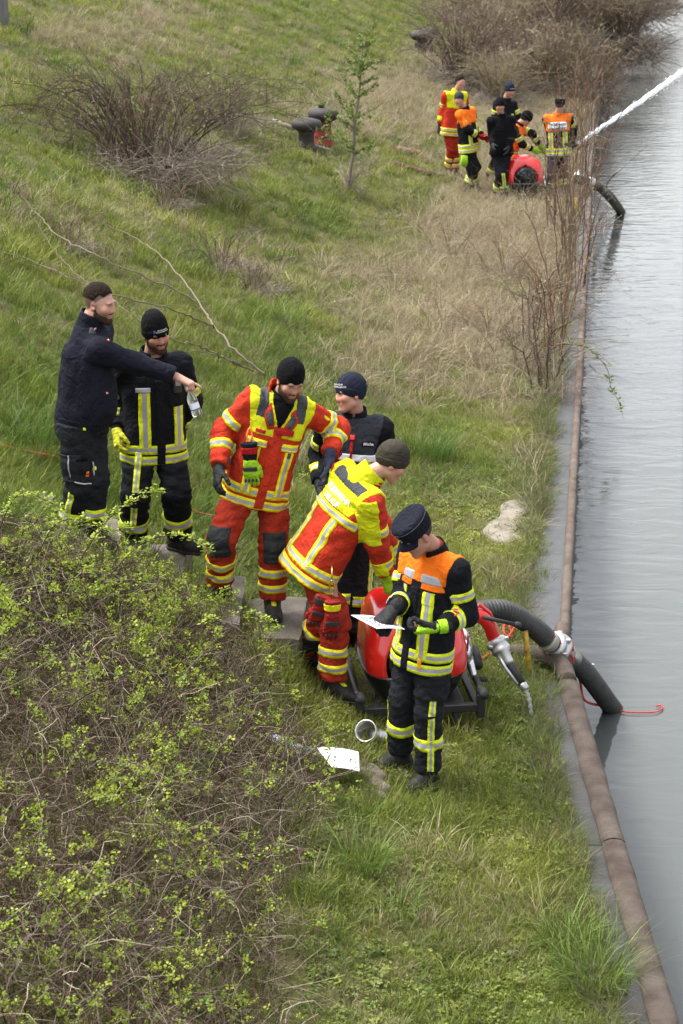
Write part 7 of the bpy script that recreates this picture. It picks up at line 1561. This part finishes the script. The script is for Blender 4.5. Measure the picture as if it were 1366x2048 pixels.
fallen('long forked dead branch lying on the slope behind the bearded man', [[(527, 748, .10), (470, 700, .18), (428, 652, .22), (405, 615, .26), (370, 565, .3), (325, 515, .3), (265, 472, .25), (195, 442, .2), (160, 415, .3)], [(428, 652, .22), (380, 632, .3), (320, 612, .35), (230, 590, .35), (150, 560, .3), (60, 520, .25), (-10, 500, .2)], [(393, 602, .28), (340, 575, .3), (270, 545, .35), (190, 510, .35), (130, 478, .3), (85, 440, .3), (45, 395, .4), (20, 362, .5)]], .0135, 1, BC * .7)
fallen('thinner dead branch below the forked one, reaching right', [[(508, 742, .10), (455, 720, .15), (405, 695, .2), (350, 680, .25), (280, 640, .3), (225, 600, .3), (150, 545, .3), (110, 500, .3), (70, 440, .35)], [(490, 736, .12), (430, 708, .2), (360, 702, .2), (330, 690, .2)]], .010, 2, BC * .65)
fallen('dead grey branch fallen in the straw beside the quay saplings', [[(1040, 612, .1), (1065, 588, .2), (1090, 565, .3), (1115, 535, .5), (1120, 500, .8)], [(1060, 592, .18), (1110, 578, .4), (1150, 560, .6)]], .03, 3, np.array((.20, .16, .12)))
fallen('short bent stick standing in the grass before the crop of dead weeds', [[(88, 392, .0), (95, 380, .1), (93, 370, .2)], [(80, 390, .02), (106, 388, .02)]], .012, 4, PALE)

# ---------------------------------------------------------------- grass tufts one can point at
def big_tuft(label, px, py, hgt, spread, nb, tone, seed, wid=.007):
    b = at_ground(px, py); me = tuft(nb, hgt, spread, wid, .8, .42, seed, 4); r = np.random.default_rng(seed); o = bpy.data.objects.new('grass_tuft', me); COL.objects.link(o); o.location = tuple(b); me.materials.append(m_leafv); tag(o, label, 'grass tuft')
    n = len(me.vertices); c = np.repeat(np.array([tone * r.uniform(.6, 1.5) * (1, r.uniform(.85, 1.1), 1) for _ in range(nb)]), n // nb, 0); c = np.concatenate([c, np.tile(tone, (n - len(c), 1))]); a = me.color_attributes.new('tint', 'FLOAT_COLOR', 'POINT'); a.data.foreach_set('color', np.concatenate([c, np.ones((n, 1))], 1).astype(np.float32).ravel())
TG = np.array((.115, .172, .030)); TD = np.array((.062, .110, .020))
for a in (('lush grass tuft at the quay edge in the lower right corner', 1190, 1975, .42, .17, 300, TG, 1), ('lush grass tuft between that corner and the quay', 1130, 1900, .34, .13, 190, TG, 2), ('long grass tuft at the rim of the brambles below the white paper', 725, 1745, .36, .13, 220, TG, 3), ('smaller grass tuft beside the brambles, lower down', 800, 1830, .26, .10, 120, TG * 1.1, 4), ('dark green grass tuft left of the quay path behind the olive beanie', 850, 915, .50, .26, 320, TD * 1.25, 5), ('grass tuft in the straw right of the navy beanie', 770, 760, .34, .2, 150, TG, 6), ('dark round grass tuft high on the far bank', 578, 128, .5, .35, 200, TD, 7), ('spiky grass tuft in the middle of the slope', 600, 478, .40, .25, 160, TD, 8), ('bright grass tuft above the red suited man', 560, 640, .34, .26, 180, TG * 1.3, 9), ('grass tuft beside the near pump under the hose', 985, 1400, .26, .13, 150, TG, 10), ('grass tuft growing behind the lowest concrete step', 620, 1165, .36, .2, 220, TD * 1.2, 11), ('grass tuft in the path before the reading man', 840, 1580, .20, .10, 120, TG, 12), ('tall grass tuft at the left frame edge above the brambles', 40, 880, .40, .3, 260, TD * 1.3, 13), ('grass tuft at the foot of the brick pillar', 40, 62, .5, .3, 160, TD, 14), ('grass tuft by the bend in the quay edge', 1090, 1395, .24, .10, 120, TG, 15), ('grass tuft leaning over the coping half way down the path', 1130, 1690, .22, .10, 110, TG, 16)): big_tuft(*a)
# fallen leaves and straws on coping and path
m_dl = mat('brown_leaf', (.30, .16, .09), .8, var=.3)
for lab, x, y, s_ in (('dry brown leaf lying on the wet coping', 1170, 1543, .05), ('pale shred of litter on the coping by the hose', 1169, 1508, .035), ('dry leaf in the trodden grass by the brambles', 893, 1775, .035), ('curled dry leaf in the grass, lower middle', 805, 1760, .04)):
    c = at_ground(x, y, .0); c[2] = max(c[2], 0) + .012; mb = MB(); a = rng.uniform(0, 6); d = np.array((math.cos(a), math.sin(a), .1)) * s_; e = np.array((-math.sin(a), math.cos(a), .3)) * s_ * .55; mb.add([c - d, c - d * .3 + e, c + d, c - d * .3 - e, c - d * .1 - (0, 0, .006)], [(0, 1, 4), (1, 2, 4), (2, 3, 4), (3, 0, 4)]); tag(mb.build('dry_leaf', m_dl if 'pale' not in lab else m_pap, None, None), lab, 'leaf')
